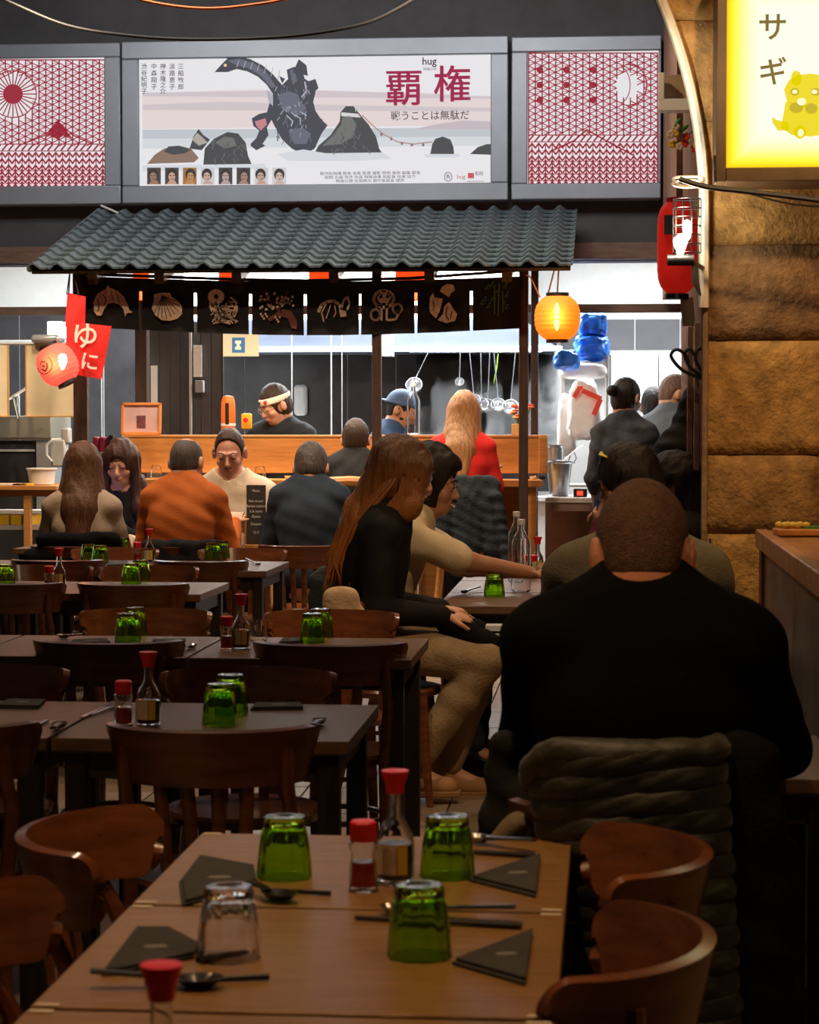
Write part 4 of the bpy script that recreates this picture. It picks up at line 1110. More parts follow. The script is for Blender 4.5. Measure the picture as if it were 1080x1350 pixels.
# row of small red-white bunting lanterns seen through the gap over the noren
for px, w in ((186, 22), (305, 34), (427, 40), (541, 40)):
    c = at(px, 372, 14.5); s = 2900 / 14.5
    mb = MB(); mb.lathe([(w / 2 / s * .9, -.12), (w / 2 / s, -.08), (w / 2 / s, .10), (w / 2 / s * .9, .13)], c, 20)
    wsolo(mb, 'hanging_lantern', mat('lit_red_lantern', (.8, .06, .01), .6, emit=1.0, ecol=(1.0, .07, .008)), 'red cylinder lantern half hidden above the noren, over %s' % {186: 'the fish and shell panels', 305: 'the third panel', 427: 'the shrimp panel', 541: 'the seventh panel'}[px], 'lantern', 'red cylinder lanterns behind the noren')

# red banner with white writing
YB = 13.5
ban = empty('red_banner', tuple(at(115, 498, YB)), 0, 'red cloth banner with white japanese writing beside the tilted lantern', 'banner')
def q4(A, B, C_, D, nm, Yo=0, mt=RED_CLOTH):
    def fn(u, v):
        a = [A[i] + (B[i] - A[i]) * u for i in (0, 1)]; b = [D[i] + (C_[i] - D[i]) * u for i in (0, 1)]
        x = a[0] + (b[0] - a[0]) * v; y = a[1] + (b[1] - a[1]) * v
        P = at(x, y, YB + Yo + .012 * math.sin(u * 5 + v * 4)); return P
    mb = MB(); mb.sheet(fn, 8, 10, .003); return wp(mb, nm, mt, ban)
q4((89, 386), (113, 391), (112, 432), (86, 430), 'cloth', .02)
b1 = q4((87, 424), (147, 430), (134, 500), (88, 492), 'cloth', 0)
WP = mat('white_paint', (.75, .70, .62), .8)
for s, px, py, h, rr_ in (('ゆ', 112, 445, 34, -.08), ('に', 118, 478, 24, -.14)):
    c = at(px, py, YB - .03); L = root_of(b1)
    text('lettering', s, h / 2900 * YB * 1.1, (c.x - L.x, c.y - L.y, c.z - L.z), WP, b1, rot=(PI / 2, -rr_, 0), off=.002)
mb = MB(); mb.tube([at(88, 388, YB), at(92, 360, YB + .1)], .004, 5); mb.tube([at(104, 389, YB), at(97, 360, YB + .1)], .004, 5); wp(mb, 'string', CORD, ban)

# ------------------------------------------------------------------ wooden counter of the kiosk
YC = 14.5
def zat(py, Y): return at(600, py, Y).z
ctr = empty('bar_counter', tuple((at(438, 700, YC).x, YC + .25, 0)), 0, 'orange wooden bar counter with a raised plank back under the canopy', 'counter')
xa = at(157, 0, YC).x; xb = at(722, 0, YC).x
z1, z2, z3 = zat(576, YC), zat(624, YC), zat(640, YC - .3)
mb = MB(); mb.b2((xa, YC, z2), (xb, YC + .05, z1)); wp(mb, 'upstand_board', WOOD_COUNTER, ctr, bevel=.003)
mb = MB(); mb.b2((xb - .05, YC - .004, z2), (xb + .004, YC + .30, z1 + .001)); wp(mb, 'end_board', WOOD_COUNTER, ctr, bevel=.003)
mb = MB(); mb.b2((xa, YC, z1 - .012), (xb, YC + .30, z1 + .012)); wp(mb, 'shelf_top', WOOD_COUNTER, ctr, bevel=.003)
mb = MB(); mb.b2((xa - .02, YC - .32, z3 - .01), (xb - .02, YC + .02, z3 + .035)); wp(mb, 'bar_top', WOOD_COUNTER, ctr, bevel=.004)
n = 11
for i in range(n):
    w = (xb - .1 - xa) / n; mb = MB(); mb.b2((xa + i * w + .003, YC - .02 + (i % 2) * .002, .05), (xa + (i + 1) * w - .003, YC + .02, z3 - .01)); wp(mb, 'front_plank', WOOD_COUNTER, ctr, bevel=.002)
mb = MB(); mb.b2((xb - .12, YC - .28, 0), (xb - .06, YC + .0, z3 - .01)); wp(mb, 'end_post', WOOD_COUNTER, ctr, bevel=.003)
mb = MB(); mb.b2((xa, YC - .01, 0), (xb - .08, YC + .01, .06)); wp(mb, 'kick_board', WOOD_POST, ctr)

# upturned glasses and small things on the bar top
def tumbler(root_loc, m, h=.095, rb=.045, rt=.034, label='', group=None, ribs=10, n=40, name='tumbler'):
    """glass standing upside down: mouth on the table, thick foot on top"""
    r = empty(name, root_loc, random.uniform(0, 6), label, 'glass', group)
    mb = MB()
    prof = [(rb, 0), (rb * .985, .004), (rb * .96, h * .25), (rb * .90, h * .5), (rt * 1.06, h * .78), (rt * 1.0, h * .83), (rt * 1.03, h * .9), (rt * .96, h * .99), (rt * .7, h), (rt * .45, h * .985), (0.0001, h * .98)]
    inner = [(0.0001, h * .86), (rt * .80, h * .84), (rt * .93, h * .78), (rb * .83, h * .5), (rb * .90, h * .25), (rb * .93, 0.0)]
    mb.lathe(prof, n=n, ribs=ribs, ribamp=.030); mb.lathe(inner, n=n)
    mb.f += [((len(prof) - 1) * n + k, (len(prof) - 1) * n + (k + 1) % n, len(prof) * n + (k + 1) % n, len(prof) * n + k) for k in range(n)] if False else []
    mb.mi += [0] * (len(mb.f) - len(mb.mi))
    mb.f.append(None) if False else None
    # close the rim
    b = 0; e = (len(prof) + len(inner) - 1) * n
    for k in range(n): k2 = (k + 1) % n; mb.f.append((b + k2, b + k, e + k, e + k2)); mb.mi.append(0)
    mb.f = [f for f in mb.f if len(f) == 4]; mb.mi = [0] * len(mb.f)
    mb.build('glass_body', m, r, recalc=True)
    return r
for px, lab in ((206, 'clear upturned glass on the bar behind the orange sweater man'), (343, 'clear upturned glass on the bar beside the white sweater man')):
    p = at(px, 627, YC - .15); tumbler((p.x, p.y, z3 + .036), CLEAR_GLASS, .095, .04, .03, lab)
for px, y, lab in ((380, 625, 'small steel dish on the bar left of the boy'), (703, 626, 'small steel spoon rest on the bar at the right'), (715, 626, 'tiny dark sauce pot at the right end of the bar')):
    p = at(px, y, YC - .15); mb = MB(); mb.lathe([(.012, 0), (.02, .004), (.026, .022), (.023, .022), (.016, .006), (.0001, .006)], (p.x, p.y, z3 + .036), 16)
    wsolo(mb, 'sauce_dish', CHROME if px != 715 else BLACK, lab, 'dish')

# framed picture standing on the counter (print left plain)
p = at(186, 574, YC + .1)
fr = empty('picture_frame', (p.x, p.y, z1 + .012), 0, 'small orange wooden frame with a pinkish print standing on the bar counter', 'picture frame')
fr.rotation_euler = (math.radians(-6), 0, 0)
w, h = 54 / 198, 43 / 198
for a, b in (((-w / 2, 0), (w / 2, .018)), ((-w / 2, h - .018), (w / 2, h)), ((-w / 2, 0), (-w / 2 + .018, h)), ((w / 2 - .018, 0), (w / 2, h))):
    mb = MB(); mb.b2((a[0], -.012, a[1]), (b[0], .012, b[1])); mb.build('frame_rail', mat('frame_orange', (.62, .22, .05), .5), fr, bevel=.002)
mb = MB(); mb.b2((-w / 2 + .012, -.003, .012), (w / 2 - .012, .008, h - .012)); pr = mb.build('print', mat('pink_print', (.58, .36, .33), .6, var=.05), fr)
mb = MB(); mb.b2((-.03, -.005, .045), (.03, -.003, .13)); mb.build('printed_patch', mat('print_dark_red', (.22, .05, .05), .7, col2=(.05, .03, .03), vscale=30), pr)

# ------------------------------------------------------------------ kitchen furniture behind the counter
YH = 16.9
hood = empty('extractor_hood', tuple(at(480, 400, YH)), 0, 'stainless steel extractor hood with bluish lit rim above the cooking line', 'hood')
a = at(238, 463, YH); b = at(738, 467, YH); c = at(690, 421, YH); zt_ = at(500, 421, YH).z
mb = MB()
mb.prism([(a.x, a.z), (b.x, a.z), (c.x, zt_), (a.x, zt_)], 'y', YH, YH + 1.0); wp(mb, 'canopy', mat('hood_steel', (.17, .20, .27), .4, metal=.35, var=.05, vscale=3), hood, recalc=True, smooth=False)
mb = MB(); mb.b2((a.x, YH - .02, a.z - .012), (b.x + .02, YH + .03, a.z + .03)); wp(mb, 'rim', mat('hood_rim', (.55, .62, .78), .25, metal=.5), hood, bevel=.004)
mb = MB(); mb.b2((a.x, YH + .15, zt_), (c.x, YH + .95, 3.25)); wp(mb, 'duct', mat('cream_steel', (.80, .76, .68), .45, metal=.1), hood, smooth=False)
mb = MB(); p = at(505, 470, YH - .1); mb.b2((p.x, YH - .2, p.z), (p.x + .08, YH, p.z + .16)); wp(mb, 'lamp_bracket', STEEL_M, hood)
# utensil rail and ladles
YL = 16.8
STEEL_D = mat('dull_steel', (.30, .30, .31), .4, metal=.7)
rail = empty('utensil_rail', tuple(at(650, 463, YL)), 0, 'thin steel rail under the hood that carries the ladles', 'rail')
mb = MB(); mb.tube([at(540, 464, YL), at(715, 464, YL)], .008, 8); wp(mb, 'rod', CHROME, rail)
for px in (545, 712):
    mb = MB(); mb.tube([at(px, 464, YL), at(px, 452, YL + .12)], .006, 6); wp(mb, 'bracket', CHROME, rail)
for i, (px, bx, by, rr_) in enumerate(((607, 606, 508, .03), (619, 625, 532, .042), (634, 635, 538, .045), (646, 643, 539, .045), (651, 657, 538, .046), (680, 673, 541, .052), (566, 546, 512, .052))):
    r = empty('ladle', tuple(at(px, 464, YL - .02)), 0, ['slim steel spoon hanging leftmost of the rail behind the red-clothed woman', 'steel ladle hanging second of the row behind the red-clothed woman', 'steel ladle hanging third of the row', 'steel ladle hanging fourth of the row', 'steel ladle hanging fifth of the row', 'large steel ladle hanging at the right end of the row near the post', 'big steel ladle hanging left of the row above the clear bottle'][i], 'ladle', 'ladles on the rail under the hood')
    t = at(px, 462, YL - .02); e = at(bx, by - 9, YL - .02)
    mb = MB(); mb.tube([t, t + (e - t) * .5, e, e + Vector((0, -.03, -.03))], [.008, .007, .007, .007], 7, flat=.5); wp(mb, 'handle', STEEL_D, r)
    bc = at(bx, by - 4, YL - .05); rr_ *= 1.22
    mb = MB(); mb.lathe([(.0001, -rr_ * .8), (rr_ * .6, -rr_ * .62), (rr_ * .92, -rr_ * .25), (rr_, .01), (rr_ * .95, .012), (rr_ * .88, -rr_ * .2), (rr_ * .55, -rr_ * .55), (.0001, -rr_ * .72)], bc, 20, Rx(1.15)); wp(mb, 'bowl', STEEL, r)
mb = MB(); p = at(655, 470, YL); mb.tube([at(657, 466, YL), at(655, 485, YL), at(651, 505, YL)], [.008, .012, .004], 6, flat=.4); wsolo(mb, 'green_scoop', mat('green_plastic', (.35, .62, .05), .4), 'narrow green plastic scoop hanging among the ladles', 'scoop')
# things on the back worktop
wt = empty('worktop', tuple((at(470, 0, 17.6).x, 17.5, 0)), 0, 'long stainless kitchen worktop along the dark panelled wall', 'worktop')
xa_, xb_ = at(-40, 0, 17.6).x, at(735, 0, 17.6).x
mb = MB(); mb.b2((xa_, 17.0, .88), (xb_, 18.28, .92)); wp(mb, 'top', STEEL_M, wt, bevel=.004)
mb = MB(); mb.b2((xa_, 17.05, .08), (xb_, 18.2, .88)); wp(mb, 'cabinet_body', STEEL_M, wt, bevel=.004)
def jar(px, py, Y, w, h, m, label, cat, name, prof=None):
    p = at(px, py, Y); s = 2900 / Y; mb = MB(); w /= s; h /= s
    prof = prof or [(.42, 0), (.5, .03), (.5, .8), (.45, .88), (.45, 1), (.0001, 1)]
    mb.lathe([(a_ * w, b_ * h) for a_, b_ in prof], p, 22); return wsolo(mb, name, m, label, cat)
# white upright boxes and bowl beside the cooks
def bx(px0, py0, px1, py1, Y, d, m, label, cat, name, bevel=.006):
    a = at(px0, py1, Y); b = at(px1, py0, Y); mb = MB(); mb.b2((a.x, Y, a.z), (b.x, Y + d, b.z)); return wsolo(mb, name, m, label, cat, bevel=bevel)
bx(387, 507, 404, 548, 18.2, .1, WHITE_W, 'white rounded plastic dispenser on the dark wall behind the cook with the headband', 'dispenser', 'paper_dispenser', .03)
bx(588, 507, 616, 560, 18.25, .05, WHITE_W, 'white cutting board leaning behind the red-clothed woman', 'board', 'cutting_board', .01)
bx(318, 545, 331, 566, 15.2, .05, mat('yellow_plastic', (.85, .50, .03), .4), 'small yellow kitchen timer on the counter shelf', 'timer', 'kitchen_timer', .01)
p = at(324, 554, 15.17); mb = MB(); mb.lathe([(.018, 0), (.018, .01), (.0001, .011)], p, 14, Rx(PI / 2)); wsolo(mb, 'timer_button', mat('red_button', (.7, .03, .02), .4), 'round red button on the yellow kitchen timer', 'button')
# orange bottle / warmer
p = at(301, 571, 15.1); s = 2900 / 15.1
ob = empty('orange_dispenser', tuple(p), 0, 'bright orange plastic sauce dispenser beside the yellow timer', 'dispenser')
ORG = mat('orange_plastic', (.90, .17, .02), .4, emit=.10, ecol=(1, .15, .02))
mb = MB(); mb.lathe([(.044, 0), (.05, .01), (.05, .17), (.047, .22), (.036, .255), (.0001, .262)], (0, 0, 0), 20); mb.build('bottle_body', ORG, ob)
mb = MB(); mb.b2((-.012, -.056, .06), (.014, -.044, .21)); mb.build('dark_grip', BLACK, ob, bevel=.004)
mb = MB(); mb.lathe([(.0515, .05), (.052, .052), (.052, .066), (.0515, .068)], (0, 0, 0), 20); mb.build('pale_band', WHITE_W, ob)
# metal slatted partition with glass beside the rear post
part_ = empty('slatted_partition', tuple(at(243, 572, 15.9)), 0, 'dark grey partition of narrow upright panels left of the orange dispenser', 'partition')
for i in range(7):
    x0 = 197 + i * 13.6; a = at(x0 + .7, 640, 15.9); b = at(x0 + 13.0, 424, 15.9)
    mb = MB(); mb.b2((a.x, 15.9, a.z), (b.x, 15.94, b.z)); wp(mb, 'narrow_panel', mat('grey_laminate', (.085, .08, .078), .25, var=.2, vscale=2), part_, bevel=.002)
a = at(196, 640, 15.96); b = at(293, 424, 15.96); mb = MB(); mb.b2((a.x, 15.945, a.z), (b.x, 15.97, b.z)); wp(mb, 'backing', GROUT, part_, smooth=False)
bx(199, 482, 207, 534, 15.84, .02, WHITE_W, 'narrow white paper strip on the slatted partition', 'paper', 'paper_strip', .001)
bx(255, 455, 266, 497, 15.82, .006, WHITE_W, 'white notice sheet pinned high on the slatted partition', 'notice', 'notice_sheet', .001)
mb = MB(); mb.b2((at(257, 518, 15.8).x, 15.8, at(0, 518, 15.8).z), (at(268, 502, 15.8).x, 15.86, at(0, 502, 15.8).z)); wsolo(mb, 'wall_switch', mat('grey_plastic', (.3, .3, .31), .5), 'grey wall switch below the notice sheet', 'switch', bevel=.006)
for px in (250, 292):
    a = at(px, 640, 15.8); b = at(px + 2, 424, 15.8); mb = MB(); mb.b2((a.x, 15.8, 0), (b.x, 15.83, b.z)); wsolo(mb, 'steel_upright', TABLE_LEG if px == 292 else STEEL_M, 'slim %s upright %s' % (('dark', 'at the right edge of the slatted partition') if px == 292 else ('steel', 'in the middle of the slatted partition')), 'upright')
for px in (380, 458):
    pass
for px, w in ((134.5, 1.6), (385, 1.5), (437, 2.0), (451, 1.2)):
    a = at(px, 600, 16.6); mb = MB(); mb.tube([(a.x, 16.6, 0), (a.x, 16.6, at(px, 430, 16.6).z)], w / 2 / 175, 6)
    wsolo(mb, 'steel_pipe', STEEL_M, {134: 'thin steel pipe left of the rear canopy post', 385: 'thin steel pipe beside the white dispenser', 437: 'thin steel pipe left of the middle post', 451: 'thin steel rod beside the middle post'}[int(px)], 'pipe')
# hanging notice with a blue emblem
YNn = 14.9
nt = empty('notice_board', tuple(at(318, 470, YNn)), 0, 'beige notice with a blue H-like emblem hanging below the noren', 'sign')
a = at(294, 470, YNn); b = at(341, 440, YNn); mb = MB(); mb.b2((a.x, YNn, a.z), (b.x, YNn + .02, b.z)); wp(mb, 'board', mat('beige_card', (.52, .46, .33), .7), nt, bevel=.002)
flat('emblem', [[(306, 445), (323, 445), (323, 465), (306, 465)]], mat('blue_print', (.02, .12, .32), .6), nt, Y=YNn, d=.002)
flat('emblem', [[(310, 449), (318, 449), (318, 453), (316, 453), (316, 457), (318, 457), (318, 461), (310, 461), (310, 457), (312, 457), (312, 453), (310, 453)]], mat('pale_print', (.62, .58, .45), .6), nt, Y=YNn, d=.004)
# tall clear bottle standing on the counter shelf
def water_bottle(loc, label, h=.31, r=.042, m=None, cap=True, name='water_bottle'):
    o = empty(name, loc, 0, label, 'bottle')
    prof = [(.0001, .008), (r * .8, .002), (r, .012)]
    for i in range(10): z = .03 + i * (h * .06); prof.append((r * (1 - .03 * (i % 2)), z))
    prof += [(r, h * .66), (r * .9, h * .74), (r * .5, h * .85), (r * .34, h * .9), (r * .34, h)]
    t = .0022; inner = [(max(q[0] - t, .0001), q[1] + (t if i < 2 else 0)) for i, q in enumerate(prof)][::-1]
    mb = MB(); mb.lathe(prof + inner, n=24); mb.f = [f for f in mb.f if len(f) == 4]; mb.mi = [0] * len(mb.f); mb.build('glass_body', m or CLEAR_GLASS, o, recalc=True)
    if cap: mb = MB(); mb.lathe([(r * .40, h - .008), (r * .42, h - .004), (r * .42, h + .014), (.0001, h + .016)], n=16); mb.build('stopper', mat('frosted_cap', (.75, .75, .75), .4), o)
    return o
p = at(545, 574, YC + .12); water_bottle((p.x, p.y, z1 + .012), 'tall clear water bottle standing on the counter shelf beside the cook in the blue cap', .33, .045)
# flowers in a wooden box at the right end of the counter
fb = empty('flower_box', (at(686, 574, YC + .12).x, YC + .12, z1 + .012), 0, 'small wooden box of orange and red flowers beside the right post', 'flowers')
mb = MB(); mb.b2((-.055, -.05, 0), (.055, .05, .075)); mb.build('wooden_box', mat('pale_wood', (.62, .36, .13), .6), fb, bevel=.003)
random.seed(11)
for k in range(16):
    a = random.uniform(0, 6.3); rr_ = random.uniform(0, .07); q = Vector((rr_ * math.cos(a), rr_ * .6 * math.sin(a), .10 + random.uniform(0, .10)))
    mb = MB(); mb.tube([(q.x * .4, q.y * .4, .07), q], .0025, 5); st_ = mb.build('stem', mat('leaf_green', (.06, .16, .03), .6), fb)
    c_ = [(.80, .20, .04), (.60, .04, .03), (.85, .45, .10), (.40, .18, .08)][k % 4]; mm = mat('petal_%d' % (k % 4), c_, .6)
    mb = MB()
    for t in range(6):
        b_ = t * PI / 3; mb.sphere(q + Vector((.013 * math.cos(b_), .013 * math.sin(b_), .003)), (.012, .012, .007), 8)
    mb.sphere(q + Vector((0, 0, .006)), .008, 8); mb.build('flower', mm, fb)

# ------------------------------------------------------------------ right of the counter
YT = 14.6
pt = empty('prep_table', tuple((at(760, 0, YT).x, YT + .3, 0)), 0, 'stainless prep table with an open lower shelf right of the wooden counter', 'table')
a = at(719, 660, YT); b = at(806, 655, YT); zt = at(760, 656, YT).z
mb = MB(); mb.b2((a.x, YT, zt - .035), (b.x + .1, YT + .65, zt)); wp(mb, 'top', STEEL_M, pt, bevel=.003)
FRM = mat('greyish_metal_frame', (.22, .15, .12), .5, metal=.3)
for x in (a.x + .02, b.x + .08):
    for y in (YT + .02, YT + .6): mb = MB(); mb.b2((x - .02, y - .02, 0), (x + .02, y + .02, zt - .035)); wp(mb, 'leg', FRM, pt, bevel=.002)
mb = MB(); mb.b2((a.x, YT + .01, zt - .09), (b.x + .1, YT + .03, zt - .035)); wp(mb, 'front_rail', FRM, pt)
mb = MB(); mb.b2((a.x + .02, YT + .3, .1), (b.x + .1, YT + .33, zt - .05)); wp(mb, 'back_panel', mat('brown_panel', (.16, .075, .05), .5, var=.2), pt)
mb = MB(); mb.b2((a.x + .02, YT + .03, .42), (b.x + .08, YT + .6, .44)); wp(mb, 'shelf', FRM, pt)
# small red display
dv = empty('digital_display', (at(765, 655, YT).x, YT + .12, zt), 0, 'small black device with a glowing red display on the prep table', 'device')
mb = MB(); mb.b2((-.045, -.04, 0), (.045, .04, .055)); mb.build('casing', BLACK, dv, bevel=.004)
mb = MB(); mb.b2((-.022, -.0425, .012), (.018, -.040, .042)); mb.build('display', em('red_display', (1, .04, .02), 2.2), dv)
# stock pot with a ladle
px_ = at(737, 648, YT + .25)
pot = empty('stock_pot', (px_.x, YT + .3, zt), 0, 'conical stainless pot with a ladle handle sticking out on the prep table', 'pot')
mb = MB(); mb.lathe([(.0001, .002), (.058, 0), (.064, .01), (.088, .22), (.096, .228), (.094, .236), (.083, .226), (.058, .012), (.0001, .008)], n=28); mb.build('pot_body', STEEL, pot)
mb = MB(); mb.tube([(-.02, 0, .2), (.12, -.05, .32), (.16, -.06, .345)], .006, 7, flat=.5); mb.build('ladle_handle', CHROME, pot)
mb = MB(); mb.tube([(.06, 0, .22), (.075, 0, .28), (.10, 0, .30), (.115, 0, .26), (.10, 0, .22)], .004, 6); mb.build('bail_handle', CHROME, pot)
jar(731, 606, YT + .5, 26, 20, STEEL, 'small steel lidded container behind the conical pot', 'container', 'steel_container')
# rack with hanging plastic bags
RACK = empty('wire_rack', tuple((at(790, 0, 15.9).x, 15.9, 0)), 0, 'tall steel rack loaded with plastic bags behind the prep table', 'rack')
for px, Y in ((742, 15.9), (800, 15.9), (742, 16.3), (800, 16.3)):
    q = at(px, 480, Y); mb = MB(); mb.tube([(q.x, Y, 0), (q.x, Y, at(px, 466, Y).z)], .014, 8); wp(mb, 'upright', STEEL_M, RACK)
for py in (482, 555, 640):
    a = at(742, py, 15.9); b = at(800, py, 15.9); mb = MB(); mb.b2((a.x, 15.88, a.z - .01), (b.x, 16.32, a.z + .005)); wp(mb, 'shelf', STEEL_M, RACK)
q0 = at(786, 640, 15.5); mb = MB(); mb.tube([at(787, 660, 15.3), at(786, 560, 15.3)], .012, 8); wp(mb, 'side_rod', mat('dark_steel', (.12, .12, .13), .4, metal=.5), RACK)
for py in (573, 607):
    q = at(787, py, 15.3); mb = MB(); mb.b2((q.x - .03, 15.28, q.z - .035), (q.x + .02, 15.34, q.z + .03)); wp(mb, 'clamp', BLACK, RACK, bevel=.004)
BLUEB = mat('blue_plastic_bag', (.012, .16, .72), .35, var=.35, vscale=12, bump=.3, bscale=30)
def crumple(name, px0, py0, px1, py1, Y, d, m, label, seed, amp=.05, cat='bag', taper=None):
    a = at(px0, py1, Y); b = at(px1, py0, Y); cx, cz = (a.x + b.x) / 2, (a.z + b.z) / 2; rx, rz = (b.x - a.x) / 2, (b.z - a.z) / 2
    mb = MB(); vs = []; nu, nv = 46, 34
    def fn(u, v):
        th = u * 2 * PI; ph = (v - .5) * PI
        c_, s_ = math.cos(ph), math.sin(ph)
        sq = lambda t: math.copysign(abs(t) ** .6, t)
        k = 1.0
        if taper: k = 1 - taper * (s_ * .5 + .5)
        p = Vector((rx * sq(math.cos(th)) * abs(c_) ** .5 * k, d / 2 * sq(math.sin(th)) * abs(c_) ** .5, rz * sq(s_)))
        nz = .8 * mathutils.noise.noise(Vector((p.x * 16 + seed, p.y * 14, p.z * 18))) - .9 * abs(mathutils.noise.noise(Vector((p.x * 26 + seed, p.y * 22, p.z * 40)))) + .2
        return Vector((cx, Y, cz)) + p * (1 + amp * 4 * nz)
    g = [[fn(i / nu, j / (nv - 1)) for j in range(nv)] for i in range(nu)]
    mb.add([p for r_ in g for p in r_], [(i * nv + j, ((i + 1) % nu) * nv + j, ((i + 1) % nu) * nv + j + 1, i * nv + j + 1) for i in range(nu) for j in range(nv - 1)])
    return wsolo(mb, name, m, label, cat, ang=180)
crumple('blue_bag', 762, 412, 800, 446, 16.0, .3, BLUEB, 'upper crumpled blue plastic bag on top of the rack', 1)
crumple('blue_bag', 758, 442, 803, 476, 15.98, .3, BLUEB, 'lower crumpled blue plastic bag on top of the rack', 4)
crumple('blue_bag', 731, 462, 764, 488, 15.7, .25, BLUEB, 'small blue plastic bag left of the stacked blue bags', 7)
PBAG = mat('milky_plastic_bag', (.85, .82, .80), .3, var=.06, vscale=10, bump=.4, bscale=25)
crumple('plastic_bag', 744, 500, 796, 580, 15.6, .22, PBAG, 'milky white plastic bag hanging in front of the rack with a red edge', 11, .025, taper=.35)
crumple('plastic_bag', 733, 520, 762, 600, 15.75, .2, PBAG, 'narrow milky plastic bag hanging at the left of the rack', 15, .025, taper=.3)
crumple('plastic_roll', 738, 478, 800, 500, 15.9, .25, PBAG, 'pale rolled plastic sheet lying on the rack below the blue bags', 19, .02, cat='roll')
mb = MB()
for q in ([(763, 511), (760, 516), (784, 526), (792, 524), (783, 548), (779, 547), (786, 529)], ):
    P = [at(x, y, 15.47) for x, y in q]
mb.tube([at(757, 524, 15.47), at(764, 511, 15.47), at(768, 512, 15.46)], .018, 6, flat=.2, ref=(0, 1, 0)); mb.tube([at(768, 515, 15.46), at(782, 521, 15.46), at(793, 526, 15.46)], .02, 6, flat=.2, ref=(0, 1, 0)); mb.tube([at(792, 526, 15.46), at(783, 547, 15.46)], .02, 6, flat=.2, ref=(0, 1, 0))
wsolo(mb, 'red_strap', mat('red_plastic', (.80, .08, .05), .5), 'folded red plastic strap on the milky bag', 'strap')
# white cabinets behind the staff
cb = empty('wall_cabinet', tuple(at(840, 540, 17.9)), 0, 'bright steel wall cabinet behind the two standing staff', 'cabinet')
for x0, x1, c_ in ((806, 868, WHITE_W), (869, 905, STEEL_M)):
    a = at(x0, 535, 17.9); b = at(x1, 464, 17.9); mb = MB(); mb.b2((a.x, 17.9, a.z), (b.x, 18.18, b.z)); wp(mb, 'cabinet_door', c_, cb, bevel=.006)
a = at(804, 700, 17.95); b = at(910, 538, 17.95); mb = MB(); mb.b2((a.x, 17.95, .0), (b.x, 18.3, b.z)); o = wsolo(mb, 'steel_fridge', STEEL_M, 'tall stainless fridge side behind the standing staff', 'fridge', bevel=.006)

# ------------------------------------------------------------------ left side of the kitchen
LS = 15.3
sc_ = empty('side_counter', tuple((at(60, 0, LS).x, LS + .3, 0)), 0, 'grey metal side counter with dark front at the far left', 'counter')
a = at(-60, 0, LS); b = at(63, 0, LS); z_a = zat(548, LS); z_b = zat(578, LS)
GM = mat('grey_green_metal', (.30, .28, .22), .45, metal=.3)
mb = MB(); mb.b2((a.x, LS, z_b), (b.x, LS + .6, z_a)); wp(mb, 'metal_top', GM, sc_, bevel=.006)
mb = MB(); mb.b2((a.x, LS + .03, z_b - .012), (b.x, LS + .55, z_b)); wp(mb, 'pale_strip', CREAM, sc_)
mb = MB(); mb.b2((a.x, LS + .05, .0), (at(40, 0, LS).x, LS + .5, z_b - .02)); wp(mb, 'dark_front', TILE_D, sc_)
mb = MB(); mb.b2((at(40, 0, LS).x + .01, LS + .04, .0), (b.x, LS + .5, z_b - .02)); wp(mb, 'grey_side', mat('grey_panel', (.30, .30, .31), .4), sc_)
mb = MB(); mb.b2((a.x, LS + .035, zat(596, LS)), (at(40, 0, LS).x, LS + .05, zat(593, LS))); wp(mb, 'pale_strip', GROUT, sc_)
for px in (52, 68):
    pass
# cream noren halves
for k, (x0, x1) in enumerate(((-45, 11), (34, 104))):
    nn = empty('cream_curtain', tuple(at((x0 + x1) / 2, 550, 14.7)), 0, ['cream cloth curtain cut off by the left edge', 'cream cloth curtain hanging behind the tilted lantern'][k], 'curtain')
    def fn(u, v):
        px = x0 + (x1 - x0) * u; py = 454 + 95 * v; P = at(px, py, 14.7); P.y += .015 * math.sin(u * 7 + k) * (v + .3); return P
    mb = MB(); mb.sheet(fn, 16, 10, .004); wp(mb, 'cloth', CREAM, nn)
    mb = MB()
    for (u0, v0, u1, v1) in ((0, 1, 1, 1), (0, 0, 0, 1), (1, 0, 1, 1)):
        mb.tube([fn(u0 + (u1 - u0) * t, v0 + (v1 - v0) * t) - Vector((0, .004, 0)) for t in np.linspace(0, 1, 10)], .006, 5)
    wp(mb, 'hem', mat('orange_hem', (.62, .33, .08), .8), nn)
mb = MB(); mb.tube([at(-50, 453, 14.7), at(112, 453, 14.7)], .009, 8); wsolo(mb, 'curtain_pole', STEEL_M, 'thin pole that carries the cream curtains', 'pole')
bx(40, 441, 77, 451.5, 14.6, .2, mat('grey_foil', (.5, .5, .52), .3, metal=.4), 'crumpled foil roll above the cream curtain', 'roll', 'foil_roll', .02)
bx(62, 424, 82, 445.5, 17.02, .2, WHITE_W, 'small white box on the high shelf at the left', 'box', 'white_box')
mb = MB(); q = at(10, 530, 14.9); mb.tube([at(12, 526, 14.9), at(34, 512, 14.9)], .010, 7); mb.tube([at(22, 518, 14.9), at(24, 522, 15.05), at(24, 552, 15.33)], .009, 7); mb.tube([at(18, 526, 14.85), at(24, 552, 14.85)], .02, 8, flat=.5); wsolo(mb, 'tap_handle', CHROME, 'steel tap lever between the cream curtains', 'tap')
# high shelf line with small jars left
mb = MB(); mb.b2((at(-60, 0, 17).x, 17.0, zat(449, 17)), (at(108, 0, 17).x, 17.3, zat(446, 17))); wsolo(mb, 'high_shelf', STEEL_M, 'thin steel shelf high on the left wall of the kitchen', 'shelf')
